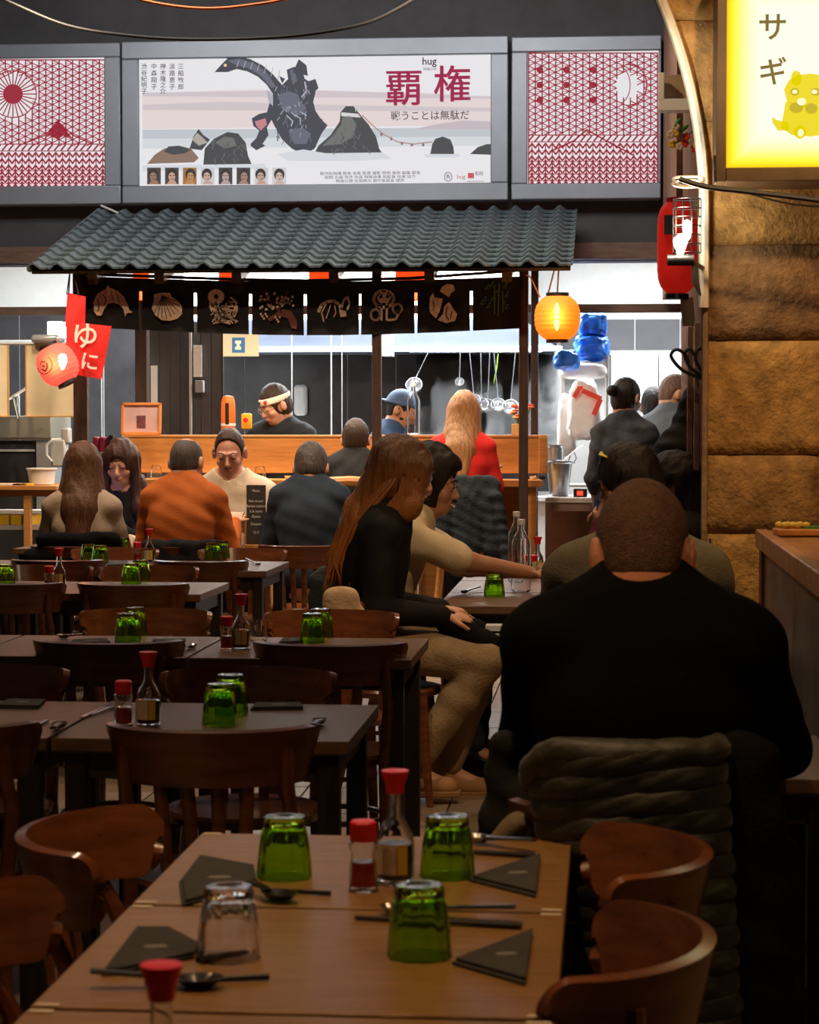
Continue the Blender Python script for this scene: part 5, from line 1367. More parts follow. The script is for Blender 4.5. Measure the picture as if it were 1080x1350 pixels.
# white jug, tub and stand
jg = empty('white_jug', tuple(at(79, 612, 14.6)), 0, 'white upright machine with a curved lever on the side counter', 'machine')
mb = MB(); mb.b2((-.05, -.05, -.02), (.05, .05, .17)); mb.build('machine_body', mat('pale_plastic', (.6, .6, .58), .4, var=.1), jg, bevel=.015)
mb = MB(); mb.b2((.02, -.045, .14), (.075, .045, .245)); mb.build('head', mat('pale_plastic', (.6, .6, .58), .4), jg, bevel=.012)
mb = MB(); mb.tube([(-.04, -.06, .16), (-.075, -.06, .13), (-.075, -.06, .06), (-.04, -.06, .02)], .009, 7); mb.build('lever', WHITE_W, jg)
lt = empty('side_table', tuple((at(20, 0, 13.6).x, 13.7, 0)), 0, 'wooden side table with yellow boxes beneath at the far left', 'table')
zt = zat(641, 13.5); a = at(-40, 0, 13.5); b = at(76, 0, 13.5)
mb = MB(); mb.b2((a.x, 13.4, zt - .03), (b.x, 14.0, zt)); wp(mb, 'tabletop', WOOD_COUNTER, lt, bevel=.004)
mb = MB(); mb.b2((a.x, 13.45, zt - .07), (b.x - .03, 13.95, zt - .03)); wp(mb, 'apron', WOOD_COUNTER, lt)
for x, y in ((at(35, 0, 13.5).x, 13.45), (at(62, 0, 13.9).x, 13.92), (a.x + .1, 13.45)):
    mb = MB(); mb.box((x, y, zt / 2 - .03), (.045, .045, zt - .06)); wp(mb, 'leg', WOOD_COUNTER, lt, bevel=.003)
mb = MB(); mb.b2((a.x, 13.5, zt - .28), (b.x - .05, 13.9, zt - .25)); wp(mb, 'shelf', STEEL_M, lt)
q = at(55, 640, 13.55)
tb = empty('plastic_tub', (q.x, q.y, zt), 0, 'white translucent plastic tub on the wooden side table', 'tub')
mb = MB(); mb.lathe([(.065, 0), (.075, .005), (.088, .095), (.096, .098), (.096, .106), (.084, .104), (.07, .01), (.0001, .008)], n=26); mb.build('tub_body', WHITE_W, tb)
for px, lab in ((12, 'yellow folded box under the side table, left one'), (42, 'yellow folded box under the side table, right one')):
    q = at(px, 661, 13.6); mb = MB(); mb.b2((q.x - .11, 13.5, zt - .25), (q.x + .02, 13.8, zt - .19)); wsolo(mb, 'yellow_box', mat('yellow_card', (.85, .55, .03), .5), lab, 'box', bevel=.003)
for px, py, c_, lab in ((30, 640, BLACK, 'dark phone lying on the side table'), (9, 640, mat('pale_plastic', (.6, .6, .58), .4), 'white receipt tray on the side table'), (38, 640, mat('yellow_card', (.85, .55, .03), .5), 'yellow note lying in front of the white tub')):
    q = onz(px, py, zt + .001); q = at(px, py, 13.5); mb = MB(); mb.b2((q.x - .045, 13.43, zt), (q.x + .04, 13.52, zt + .010)); wsolo(mb, 'flat_item', c_, lab, 'tray' if c_ is not BLACK else 'phone', bevel=.002)
bx(-40, 690, 110, 740, 14.6, .1, TILE_D, 'low dark cabinet wall behind the beige-clothed woman', 'cabinet', 'low_cabinet')
bx(-40, 672, 80, 683, 14.56, .05, STEEL_M, 'steel strip shelf under the wooden side table', 'shelf', 'steel_shelf')
# condiment rack with purple and orange packs
cr = empty('condiment_rack', tuple(at(134, 626, 14.2)), 0, 'rack of purple and orange sauce packs beside the left post', 'rack')
mb = MB(); mb.b2((-.02, -.05, -.1), (.10, .08, -.02)); mb.build('tray', BLACK, cr)
for i in range(3):
    mb = MB(); mb.box((-.035 + i * .045, 0, .20), (.04, .06, .10), Ry(.1)); mb.build('purple_pack', mat('purple_pack', (.20, .015, .05), .4, var=.3, vscale=20), cr, bevel=.01)
mb = MB(); mb.sphere((.0, -.03, .04), (.06, .05, .085), 16); mb.build('orange_pack', mat('orange_pack', (.85, .18, .02), .4), cr)
mb = MB(); mb.b2((.055, -.04, .03), (.085, .02, .26)); mb.build('dark_menu', BLACK, cr, bevel=.002)
mb = MB(); mb.b2((-.05, -.05, -.02), (.09, .06, .0)); mb.build('tray', WOOD_COUNTER, cr)

# steam rising from the pots
stm = bpy.data.materials.new('steam'); stm.use_nodes = True
nt_ = stm.node_tree; nt_.nodes.remove(nt_.nodes['Principled BSDF'])
pv = nt_.nodes.new('ShaderNodeVolumePrincipled'); pv.inputs['Color'].default_value = (.95, .95, .96, 1); pv.inputs['Anisotropy'].default_value = .1
tc = nt_.nodes.new('ShaderNodeTexCoord'); mp = nt_.nodes.new('ShaderNodeMapping'); mp.inputs['Scale'].default_value = (1, 1, .6)
no = nt_.nodes.new('ShaderNodeTexNoise'); no.inputs['Scale'].default_value = 5.5; no.inputs['Detail'].default_value = 4; no.inputs['Distortion'].default_value = .8
rp = nt_.nodes.new('ShaderNodeValToRGB'); rp.color_ramp.elements[0].position = .47; rp.color_ramp.elements[0].color = (0, 0, 0, 1); rp.color_ramp.elements[1].position = .74; rp.color_ramp.elements[1].color = (1, 1, 1, 1)
mu = nt_.nodes.new('ShaderNodeMath'); mu.operation = 'MULTIPLY'; mu.inputs[1].default_value = 34.0
nt_.links.new(tc.outputs['Object'], mp.inputs[0]); nt_.links.new(mp.outputs[0], no.inputs['Vector']); nt_.links.new(no.outputs['Fac'], rp.inputs[0]); nt_.links.new(rp.outputs[0], mu.inputs[0]); nt_.links.new(mu.outputs[0], pv.inputs['Density']); nt_.links.new(pv.outputs[0], nt_.nodes['Material Output'].inputs['Volume'])
a = at(548, 600, 17.2); b = at(738, 466, 17.2)
mb = MB(); mb.b2((a.x, 17.05, 1.2), (b.x, 17.7, b.z)); o = wsolo(mb, 'steam', stm, 'white steam drifting in front of the dark kitchen wall', 'steam', smooth=False); o['kind'] = 'stuff'

# ------------------------------------------------------------------ bentwood chairs
def rail_mesh(top=.80, hgt=.125, half=.222, bow=.165, y0=-.05, th=.018, T=1.0):
    def fn(u, v, sm=True):
        u = .5 - .5 * math.cos(PI * u) if sm else u
        t = (u - .5) * PI * T
        x = half * math.sin(t) / math.sin(PI / 2 * T); y = y0 - bow * (math.cos(t) - math.cos(PI / 2 * T)) / (1 - math.cos(PI / 2 * T))
        e = min(u, 1 - u) * 2 * half * 1.5; c = .048
        k = 1.0 if e > c else math.sqrt(max(0, 1 - (1 - e / c) ** 2)) * .70 + .30
        zc = top - hgt / 2; z = zc + (v - .5) * hgt * k + .012 * math.cos(t) * 0
        lean = (v - .5) * hgt * .22
        nx, ny = math.sin(t), -math.cos(t)
        return Vector((x + nx * lean, y + ny * lean, z))
    mb = MB(); mb.sheet(fn, 34, 6, th); return mb, (lambda u, v: fn(u, v, False))
def make_chair(wood=WOOD_CHAIR):
    r = empty('bentwood_chair')
    mb, fn = rail_mesh(); mb.build('top_rail', wood, r, bevel=.003)
    def onr(u): return fn(u, 0.1)
    zs = .45
    def fs(u, v):
        a = u * 2 * PI; k = v
        return Vector((.205 * k * math.copysign(abs(math.cos(a)) ** .8, math.cos(a)), .02 + .20 * k * math.copysign(abs(math.sin(a)) ** .8, math.sin(a)), zs - .012 * (1 - k * k)))
    mb = MB(); prof = [(.0001, -.010), (.12, -.008), (.18, -.001), (.205, .002), (.212, -.008), (.205, -.028), (.15, -.03), (.0001, -.03)]
    mb.lathe(prof, (0, .01, zs), 28, sy=.98); mb.build('seat', wood, r)
    for s in (-1, 1):
        u = .5 + s * .30; t = onr(u); t = t + Vector((s * .012, -.014, 0))
        mb = MB(); mb.tube([t + Vector((0, .0, .07)), t, Vector((s * .185, -.11, .60)), Vector((s * .175, -.13, zs - .02)), Vector((s * .18, -.16, .25)), Vector((s * .20, -.215, .0))], [.014, .016, .017, .018, .017, .014], 9)
        mb.build('rear_post', wood, r)
        mb = MB(); mb.tube([Vector((s * .16, .155, zs - .02)), Vector((s * .17, .17, .22)), Vector((s * .185, .19, .0))], [.021, .019, .014], 9); mb.build('front_leg', wood, r)
    for k in (-1.5, -.5, .5, 1.5):
        u = .5 + k * .105; t = onr(u)
        mb = MB(); mb.tube([t + Vector((0, .004, .03)), Vector((k * .062, -.165, .58)), Vector((k * .055, -.155, zs - .01))], [.015, .016, .014], 8, flat=.4, ref=(0, 1, 0)); mb.build('spindle', wood, r)
    mb = MB(); mb.tube([(.165 * math.cos(a), .01 + .165 * math.sin(a), .24) for a in np.linspace(0, 2 * PI, 25)[:-1]], .009, 7, closed=True); mb.build('stretcher_ring', wood, r)
    return r
ch_a = make_chair(); ch_b = make_chair(WOOD_CHAIR2)
used = {'a': False, 'b': False}
def chair(x, y, rz, label, kind='a', group=None, sc=1.0):
    src = ch_a if kind == 'a' else ch_b
    if not used[kind]: used[kind] = True; o = src
    else: o = copy_tree(src)
    o.location = (x, y, 0); o.rotation_euler = (0, 0, math.radians(rz)); o.scale = (sc, sc, sc)
    tag(o, label, 'chair', group or 'bentwood chairs around the tables'); return o
def X_at(px, Y): return at(px, 700, Y).x

# ------------------------------------------------------------------ tables
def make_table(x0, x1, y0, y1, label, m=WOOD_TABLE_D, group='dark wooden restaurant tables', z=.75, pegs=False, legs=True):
    cx, cy = (x0 + x1) / 2, (y0 + y1) / 2; r = empty('dining_table', (cx, cy, 0), 0, label, 'table', group)
    w, d = x1 - x0, y1 - y0
    mb = MB(); mb.box((0, 0, z - .015), (w - .004, d - .004, .030)); mb.build('tabletop', m, r, bevel=.002)
    mb = MB(); mb.box((0, 0, z - .0315), (w - .006, d - .006, .004)); mb.build('edge_band', TABLE_EDGE, r)
    mb = MB()
    for s in (-1, 1):
        mb.box((0, s * (d / 2 - .05), z - .065), (w - .09, .02, .065)); mb.box((s * (w / 2 - .05), 0, z - .065), (.02, d - .09, .065))
    mb.build('apron', TABLE_EDGE, r)
    for sx in (-1, 1):
        for sy in (-1, 1):
            mb = MB(); mb.box((sx * (w / 2 - .052), sy * (d / 2 - .052), (z - .03) / 2), (.05, .05, z - .03)); mb.build('leg', TABLE_LEG, r, bevel=.003)
    if pegs:
        for sx in (-1, 1):
            for sy in (-1, 1):
                mb = MB(); mb.box((sx * (w / 2 - .022), sy * (d / 2 - .010), z + .0005), (.030, .011, .002)); mb.build('metal_clip', mat('worn_pale_metal', (.62, .52, .40), .5), r)
    return r
# near row of tables, set lengthwise
TX0, TX1 = -.712, -.057
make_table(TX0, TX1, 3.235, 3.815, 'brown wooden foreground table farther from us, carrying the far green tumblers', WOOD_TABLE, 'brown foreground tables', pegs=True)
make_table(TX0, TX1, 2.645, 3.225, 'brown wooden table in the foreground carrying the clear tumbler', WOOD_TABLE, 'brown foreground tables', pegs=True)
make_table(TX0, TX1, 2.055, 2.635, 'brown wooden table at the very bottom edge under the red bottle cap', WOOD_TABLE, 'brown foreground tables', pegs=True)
rows = [('second', 4.945, 5.61, -.578, .70, 3), ('third', 6.70, 7.38, -.592, .70, 4), ('fourth', 9.22, 9.94, -1.715, .70, 4), ('fifth', 10.72, 11.5, -1.665, .70, 4)]
where = ['at the right end of', 'next to the right end of', 'third from the right of', 'fourth from the right of']
for nm, y0, y1, xr, w, n in rows:
    for i in range(n):
        if X_at(-90, y1) > xr - i * w: continue
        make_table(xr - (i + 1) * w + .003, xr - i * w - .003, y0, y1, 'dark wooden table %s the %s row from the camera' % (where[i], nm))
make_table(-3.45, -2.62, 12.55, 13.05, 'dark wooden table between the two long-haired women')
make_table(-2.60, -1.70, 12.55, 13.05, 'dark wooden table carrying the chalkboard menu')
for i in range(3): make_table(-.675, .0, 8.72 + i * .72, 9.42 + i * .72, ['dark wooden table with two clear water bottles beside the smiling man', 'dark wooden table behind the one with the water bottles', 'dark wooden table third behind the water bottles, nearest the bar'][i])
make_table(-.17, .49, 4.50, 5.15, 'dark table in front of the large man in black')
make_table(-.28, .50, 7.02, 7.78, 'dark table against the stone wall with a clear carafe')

# chairs
for x, lab in ((-.885, 'dark bentwood chair, back to us, before the second row, fully in view'), (-1.52, 'dark bentwood chair, back to us, before the second row, cut by the left edge')):
    chair(x, 4.95, 0, lab)
chair(-.965, 5.80, 180, 'dark bentwood chair facing us behind the second row, right of the red capped bottles'); chair(-1.70, 5.80, 180, 'dark bentwood chair facing us behind the second row, cut by the left edge')
chair(-1.555, 6.84, 0, 'dark bentwood chair, back to us, before the third row, left one'); chair(-.855, 6.84, 0, 'dark bentwood chair, back to us, before the third row, right one')
chair(-1.65, 7.70, 180, 'red-brown bentwood chair facing us behind the third row, left one', 'b'); chair(-.975, 7.70, 180, 'red-brown bentwood chair facing us behind the third row by the cream coat', 'b')
chair(X_at(168, 9.1), 9.28, 0, 'dark bentwood chair, back to us, before the fourth row, middle one'); chair(X_at(4, 9.1), 9.28, 0, 'dark bentwood chair, back to us, before the fourth row at the left edge')
chair(X_at(190, 10.1), 10.12, 180, 'red-brown bentwood chair facing us behind the fourth row', 'b'); chair(X_at(50, 10.1), 10.12, 180, 'red-brown bentwood chair facing us behind the fourth row at the left', 'b')
chair(X_at(267, 10.85), 10.86, 0, 'dark bentwood chair, back to us, before the fifth row, right one'); chair(X_at(80, 10.85), 10.86, 0, 'dark bentwood chair, back to us, before the fifth row, left one')
chair(X_at(320, 11.7), 11.62, 180, 'red-brown bentwood chair facing us behind the fifth row near the menu', 'b'); chair(X_at(152, 11.7), 11.62, 180, 'red-brown bentwood chair facing us behind the fifth row near the green tumblers', 'b')
chair(X_at(400, 12.3), 12.28, 0, 'red-brown bentwood chair under the man in navy', 'b', sc=1.0)
chair(X_at(237, 12.15), 12.14, 0, 'bentwood chair under the man in orange'); chair(X_at(100, 12.1), 12.10, 0, 'bentwood chair under the woman in beige')
chair(X_at(307, 13.3), 13.30, 180, 'bentwood chair under the man in white'); chair(X_at(165, 13.25), 13.25, 180, 'bentwood chair under the woman with the phone')
chair(-.86, 8.55, -90, 'red-brown bentwood chair under the long-haired woman', 'b'); chair(-.95, 9.25, -90, 'bentwood chair under the smiling man', 'b')
chair(-.90, 10.2, -90, 'bentwood chair standing empty left of the rear couple table', 'b')
chair(.28, 8.75, 90, 'bentwood chair under the woman with the yellow hair clip'); chair(.40, 9.35, 90, 'bentwood chair under the rear dark-haired woman')
chair(.065, 4.02, 0, 'bentwood chair under the large man in black, covered by a quilted jacket'); chair(.09, 6.52, 0, 'bentwood chair under the hunched person in grey')
chair(-.068, 3.48, 94, 'red-brown bentwood chair right of the foreground table, farther one', 'b'); chair(-.092, 2.885, 82, 'red-brown bentwood chair at the bottom right of the foreground table', 'b')
chair(-.735, 3.58, -90, 'red-brown bentwood chair left of the foreground table, farther one', 'b'); chair(-.76, 2.96, -90, 'red-brown bentwood chair at the left edge of the foreground table', 'b')

# ------------------------------------------------------------------ tableware
ZT = .7505
def soy_bottle(p, label, fill=.68, sc=1.0, lab_side=-PI / 2, group='soy sauce bottles with red caps'):
    r = empty('soy_bottle', p, 0, label, 'bottle', group); r.scale = (sc,) * 3
    prof = [(.0001, .004), (.026, 0), (.030, .006), (.0305, .055), (.029, .075), (.021, .092), (.0135, .105), (.0115, .12), (.0115, .145)]
    inner = [(max(a - .002, .0001), b + (.003 if i < 2 else 0)) for i, (a, b) in enumerate(prof)][::-1]
    mb = MB(); mb.lathe(prof + inner, n=24); mb.f = [f for f in mb.f if len(f) == 4]; mb.mi = [0] * len(mb.f); mb.build('glass_body', CLEAR_GLASS, r, recalc=True)
    zt = .008 + .08 * fill
    mb = MB(); mb.lathe([(.0001, .0085), (.024, .0085), (.0268, .012), (.0272, zt), (.0001, zt + .0005)], n=24); mb.build('soy_sauce', SOY, r, ang=40)
    mb = MB(); mb.lathe([(.0130, .142), (.0140, .146), (.0150, .156), (.0215, .174), (.0215, .178), (.0001, .179)], n=22); mb.build('pouring_cap', RED_CAP, r)
    def arc(a0, a1, m, nm):
        mb = MB(); mb.sheet(lambda u, v: Vector((.0312 * math.cos(a0 + (a1 - a0) * u), .0312 * math.sin(a0 + (a1 - a0) * u), .018 + .048 * v)), 12, 3); mb.build(nm, m, r)
    arc(lab_side - 1.15, lab_side + .15, LABEL_W, 'paper_label'); arc(lab_side + .2, lab_side + .75, LABEL_Y, 'yellow_label')
    return r
def shaker(p, label, group='red topped sauce shakers'):
    r = empty('sauce_shaker', p, 0, label, 'shaker', group)
    prof = [(.0001, .004), (.022, 0), (.0235, .005), (.0215, .04), (.0185, .058), (.0225, .068), (.0225, .074), (.017, .080)]
    inner = [(max(a - .002, .0001), b + (.003 if i < 2 else 0)) for i, (a, b) in enumerate(prof)][::-1]
    mb = MB(); mb.lathe(prof + inner, n=22); mb.f = [f for f in mb.f if len(f) == 4]; mb.mi = [0] * len(mb.f); mb.build('glass_body', CLEAR_GLASS, r, recalc=True)
    mb = MB(); mb.lathe([(.0001, .0085), (.0195, .0085), (.0178, .046), (.0001, .0465)], n=22); mb.build('chilli_sauce', SAUCE, r)
    mb = MB(); mb.lathe([(.0195, .078), (.0205, .080), (.0205, .106), (.018, .109), (.0001, .110)], n=22, ribs=11, ribamp=.012); mb.build('screw_cap', RED_CAP, r)
    return r
def on(px, py, z=ZT): p = onz(px, py, z); return (p.x, p.y, z)
gt = 'green tumblers standing upside down'
def tumblers(px, py, label, m=GREEN_GLASS, **k):
    return tumbler(on(px, py), m, label=label, group=gt if m is GREEN_GLASS else None, **k)
big = dict(h=.098, rb=.044, rt=.033)
tumblers(375, 1156, 'green upturned tumbler at the far left of the foreground table', **big)
tumblers(590, 1155, 'green upturned tumbler at the far right of the foreground table', **big)
tumblers(553, 1260, 'nearest green upturned tumbler, in the middle of the foreground table', **big)
tumblers(302, 1262, 'clear upturned tumbler on the foreground table', m=CLEAR_GLASS, **big)
tumblers(290, 954, 'front green upturned tumbler of the pair on the second row table', **big); tumblers(304, 940, 'rear green upturned tumbler of the pair on the second row table', **big)
tumblers(169, 847, 'front green upturned tumbler of the left pair on the third row table', **big); tumblers(178, 838, 'rear green upturned tumbler of the left pair on the third row', **big)
tumblers(412, 847, 'front green upturned tumbler of the right pair on the third row table', **big); tumblers(423, 840, 'rear green upturned tumbler of the right pair on the third row', **big)
for a, b, l in ((7, 772, 'at the left edge on the fourth row table'), (173, 770, 'front left of the pair on the fourth row table'), (186, 765, 'rear right of the pair on the fourth row table'), (117, 741, 'left one of the pair on the fifth row table'), (132, 743, 'right one of the pair on the fifth row table'), (281, 739, 'left one of the pair at the right of the fifth row'), (292, 736, 'right one of the pair at the right of the fifth row')):
    tumblers(a, b, 'green upturned tumbler ' + l)
tumblers(652, 786, 'green upturned tumbler before the clear water bottles'); tumblers(757, 752, 'green upturned tumbler on the far table left of the clip woman')
tumblers(162, 731, 'green tumbler behind the fifth row by the beige-clothed woman')
for a, b, l in ((521, 1164, 'soy sauce bottle with a red cap in the middle of the foreground table'), (196, 957, 'soy sauce bottle with a red cap on the second row table'), (318, 856, 'soy sauce bottle with a red cap on the third row table'), (78, 776, 'soy sauce bottle with a red cap on the fourth row table'), (197, 742, 'soy sauce bottle with a red cap on the fifth row table'), (709, 756, 'soy sauce bottle behind the clear water bottles')):
    soy_bottle(on(a, b), l)
soy_bottle((at(213, 1300, 2.16).x, 2.16, ZT), 'soy sauce bottle whose red cap shows at the very bottom edge')
for a, b, l in ((479, 1174, 'foreground table left of the soy bottle'), (163, 957, 'second row table'), (299, 857, 'third row table'), (65, 779, 'fourth row table'), (181, 742, 'fifth row table'), (703, 762, 'far table behind the water bottles')):
    shaker(on(a, b), 'glass sauce shaker with a red screw cap, ' + l)
p = on(687, 781); water_bottle(p, 'clear ribbed water bottle, the front one of two on the couple table', .30, .043); p = on(681, 768); water_bottle(p, 'clear water bottle, the rear one of two on the couple table', .31, .040)
p = at(947, 785, 7.6); water_bottle((p.x - .02, 7.6, ZT), 'clear carafe with a wide neck before the stone wall', .33, .045, cap=False, name='glass_carafe')
# glasses with dark drink in the third row
p = on(341, 845); mb = MB(); mb.lathe([(.0001, .0), (.028, 0), (.034, .07), (.032, .07), (.026, .004), (.0001, .004)], p, 20); wsolo(mb, 'clear_cup', CLEAR_GLASS, 'small clear cup on the third row table right of the soy bottle', 'cup')

# napkins, spoons and chopsticks of the foreground table
def napkin(pts, label, lift=.006, fold=True):
    P = [Vector(on(x, y)) for x, y in pts]; c = sum(P, Vector()) / len(P)
    r = empty('folded_napkin', tuple(c), 0, label, 'napkin', 'dark folded napkins')
    mb = MB(); q = [(p.x - c.x, p.y - c.y) for p in P]; mb.prism(q, 'z', 0, .004); mb.build('lower_layer', NAPKIN, r, recalc=True)
    q2 = [(x * .96 + .002, y * .94 + .003) for x, y in q]; mb = MB(); mb.prism(q2, 'z', .005, .009); mb.build('upper_layer', NAPKIN, r, recalc=True, bevel=.001)
    # pale patch: glare on the napkin print, put into the colour
    x0 = min(a for a, b in q); x1 = max(a for a, b in q)
    mb = MB(); w = (x1 - x0)
    for s_ in (-.10,):
        mb.prism([(w * s_, -.008), (w * (s_ + .12), -.010), (w * (s_ + .30), -.001), (w * (s_ + .24), .012), (w * (s_ + .10), .009), (w * (s_ + .01), .006)], 'z', .0092, .0096)
    mb.build('pale_print', mat('napkin_glare_print', (.16, .15, .14), .6), r, recalc=True)
    return r
napkin([(236, 1166), (262, 1132), (335, 1146), (338, 1168), (300, 1180), (240, 1196)], 'dark folded napkin at the far left of the foreground table')
napkin([(133, 1287), (178, 1228), (222, 1228), (262, 1250), (255, 1264), (150, 1287)], 'dark folded napkin left of the clear tumbler')
napkin([(618, 1162), (712, 1130), (706, 1184)], 'dark folded napkin fanned at the far right of the foreground table')
napkin([(596, 1272), (702, 1230), (692, 1300)], 'dark folded napkin fanned at the near right of the foreground table')
def stick(a, b, label, r_=.004, m=CHOP, cat='chopsticks', name='chopsticks', dz=.004, pair=True):
    A = Vector(on(*a)); B = Vector(on(*b)); o = empty(name, tuple(A), 0, label, cat)
    off = (B - A).cross(Vector((0, 0, 1))).normalized() * .006
    for s in ((-1, 1) if pair else (0,)):
        mb = MB(); mb.tube([Vector((0, 0, dz)) + off * s, B - A + Vector((0, 0, dz)) + off * s * .5], [r_, r_ * .6], 7); mb.build('stick', m, o)
stick((688, 1224), (468, 1213), 'black chopsticks behind the nearest green tumbler'); stick((704, 1131), (560, 1122), 'black chopsticks behind the far right green tumbler')
stick((262, 1270), (330, 1258), 'dark chopsticks between the napkin and the clear tumbler'); stick((355, 1291), (190, 1300), 'black chopsticks beside the black soup spoon', pair=False)
stick((436, 1181), (350, 1176), 'black chopsticks behind the clear tumbler', pair=False)
def soup_spoon(a, b, label, m=CHOP, w=.024):
    A = Vector(on(*a)); B = Vector(on(*b)); d = (B - A); L = d.length; ang = math.atan2(d.y, d.x); o = empty('soup_spoon', tuple(A), ang, label, 'spoon')
    mb = MB(); mb.lathe([(.0001, .002), (w * .6, .003), (w, .014), (w * .94, .014), (w * .55, .005), (.0001, .004)], (0, 0, 0), 18, sx=1.4); mb.build('bowl', m, o)
    mb = MB(); mb.tube([(w * 1.1, 0, .012), (L * .5, 0, .016), (L, 0, .022)], [.010, .008, .009], 7, flat=.45, ref=(0, 0, 1)); mb.build('handle', m, o)
soup_spoon((262, 1302), (120, 1302), 'black soup spoon left of the red bottle cap'); soup_spoon((368, 1188), (330, 1180), 'black soup spoon beside the far left green tumbler')
soup_spoon((520, 1206), (680, 1215), 'dark spoon behind the nearest green tumbler', CUTLERY, .016); soup_spoon((630, 1112), (705, 1124), 'steel spoon at the far right corner of the foreground table', CUTLERY, .018)
soup_spoon((78, 960), (70, 972), 'black ladle-like spoon on the second row table', CHOP, .022); soup_spoon((421, 955), (412, 968), 'black spoon with a brass tip on the second row table', CHOP, .020)
soup_spoon((253, 855), (232, 862), 'dark spoon on the third row table before the red-brown chair', CUTLERY, .018); soup_spoon((84, 842), (110, 845), 'steel spoon at the left of the third row table', CUTLERY, .02)
soup_spoon((44, 776), (36, 782), 'steel spoon on the fourth row table left of the shaker', CUTLERY, .018); soup_spoon((243, 777), (234, 781), 'steel spoon at the right end of the fourth row table', CUTLERY, .018)
soup_spoon((340, 746), (325, 742), 'steel spoon at the right end of the fifth row table', CUTLERY, .018)
def fork(a, b, label):
    A = Vector(on(*a)); B = Vector(on(*b)); d = B - A; ang = math.atan2(d.y, d.x); L = d.length; o = empty('fork', tuple(A), ang, label, 'fork')
    mb = MB(); mb.tube([(0, 0, .004), (L * .55, 0, .008), (L * .7, 0, .004)], [.006, .004, .007], 6, flat=.4, ref=(0, 0, 1))
    for k in (-1.5, -.5, .5, 1.5): mb.tube([(L * .68, k * .004, .004), (L, k * .006, .010)], .0018, 5)
    mb.build('fork_body', CUTLERY, o)
fork((108, 948), (152, 930), 'steel fork on the second row table left of the shaker'); fork((120, 944), (166, 930), 'second steel fork on the second row table')
stick((26, 972), (62, 952), 'pale knife on the second row table at the left', .006, CUTLERY, 'knife', 'table_knife', pair=False)
mb = MB(); P = [on(x, y) for x, y in ((205, 966), (372, 966), (362, 975), (214, 978))]; mb.prism([(p[0], p[1]) for p in P], 'z', ZT, ZT + .006); wsolo(mb, 'black_placemat', NAPKIN, 'black folded placemat on the second row table behind the nearest chair back', 'placemat', recalc=True)
for pts, lab in ((((50, 935), (60, 926), (10, 925), (-10, 934)), 'dark napkin on the second row table at the left edge'), (((335, 930), (395, 930), (400, 936), (330, 937)), 'dark napkin on the second row table right of the green tumblers'),
                 (((200, 846), (245, 845), (240, 850), (205, 850)), 'dark napkin on the third row table right of the left tumblers'), (((95, 846), (140, 844), (146, 850), (90, 851)), 'dark napkin on the third row table left of the left tumblers'),
                 (((372, 844), (398, 843), (400, 848), (366, 850)), 'dark napkin on the third row table left of the right tumblers'), (((142, 742), (168, 741), (170, 746), (140, 747)), 'dark napkin on the fifth row table between tumblers and shaker'),
                 (((215, 772), (238, 772), (240, 777), (213, 777)), 'dark napkin at the right of the fourth row table'), (((10, 772), (45, 771), (48, 776), (8, 777)), 'dark napkin at the left of the fourth row table')):
    napkin(pts, lab)
# couple table
p = on(692, 760); mb = MB(); mb.lathe([(.0001, .004), (.08, .0), (.11, .018), (.108, .020), (.078, .005), (.0001, .006)], p, 26); wsolo(mb, 'dinner_plate', mat('pale_plate', (.55, .52, .48), .3), 'pale plate behind the clear water bottles', 'plate')
mb = MB(); P = [on(x, y) for x, y in ((660, 752), (690, 752), (684, 762), (650, 763))]; mb.prism([(q[0], q[1]) for q in P], 'z', ZT, ZT + .01); wsolo(mb, 'dark_tablet', mat('dark_glass', (.03, .035, .045), .15), 'dark flat device lying before the smiling man', 'device', recalc=True)
soup_spoon((612, 783), (632, 780), 'dark spoon on the couple table left of the green tumbler', CHOP, .016)
p = on(790, 772)
mb = MB(); P = at(677, 826, 8.5); mb.b2((P.x - .11, 8.52, P.z - .02), (P.x + .09, 8.62, P.z + .0)); mb.b2((P.x - .09, 8.5, P.z - .05), (P.x + .11, 8.6, P.z - .03)); wsolo(mb, 'paper_stack', mat('cool_white', (.55, .56, .6), .4), 'stack of pale papers below the couple table beside the coat', 'papers')
p = (at(967, 795, 7.5).x, 7.5, ZT); mb = MB(); mb.lathe([(.03, 0), (.035, .004), (.06, .045), (.056, .045), (.03, .008), (.0001, .008)], (p[0], p[1], ZT), 24); wsolo(mb, 'red_bowl', mat('red_bowl', (.45, .02, .02), .3), 'small red bowl before the stone wall', 'bowl')
# chalkboard menu on a wooden stand
mn = empty('chalkboard_menu', tuple((at(338, 722, 12.75).x, 12.75, ZT)), 0, 'narrow chalkboard menu in a wooden stand on the diners table', 'menu')
s = 2900 / 12.75
mb = MB(); mb.b2((-13 / s, -.006, .02), (13 / s, .006, 84 / s)); bd = mb.build('board', mat('chalkboard', (.035, .03, .028), .8, var=.3, vscale=9), mn, bevel=.002)
mb = MB(); mb.b2((-.065, -.03, 0), (.065, .05, .02)); mb.build('stand_foot', WOOD_COUNTER, mn, bevel=.002)
for x in (-.063, .063): mb = MB(); mb.b2((x - .006, -.01, .01), (x + .006, .012, .19)); mb.build('stand_post', WOOD_COUNTER, mn, bevel=.001)
CHALK = mat('chalk', (.50, .46, .40), .9)
for k, (t_, z_) in enumerate((('Menu', .335), ('Plats du jour', .275), ('Ramen maison', .245), ('à la carte', .215), ('Gyoza', .185), ('Dessert', .14), ('12 €', .09))):
    text('lettering', t_, .022 if k != 1 else .019, (0, -.0068, z_), CHALK, bd, sx=.9, off=.0003)

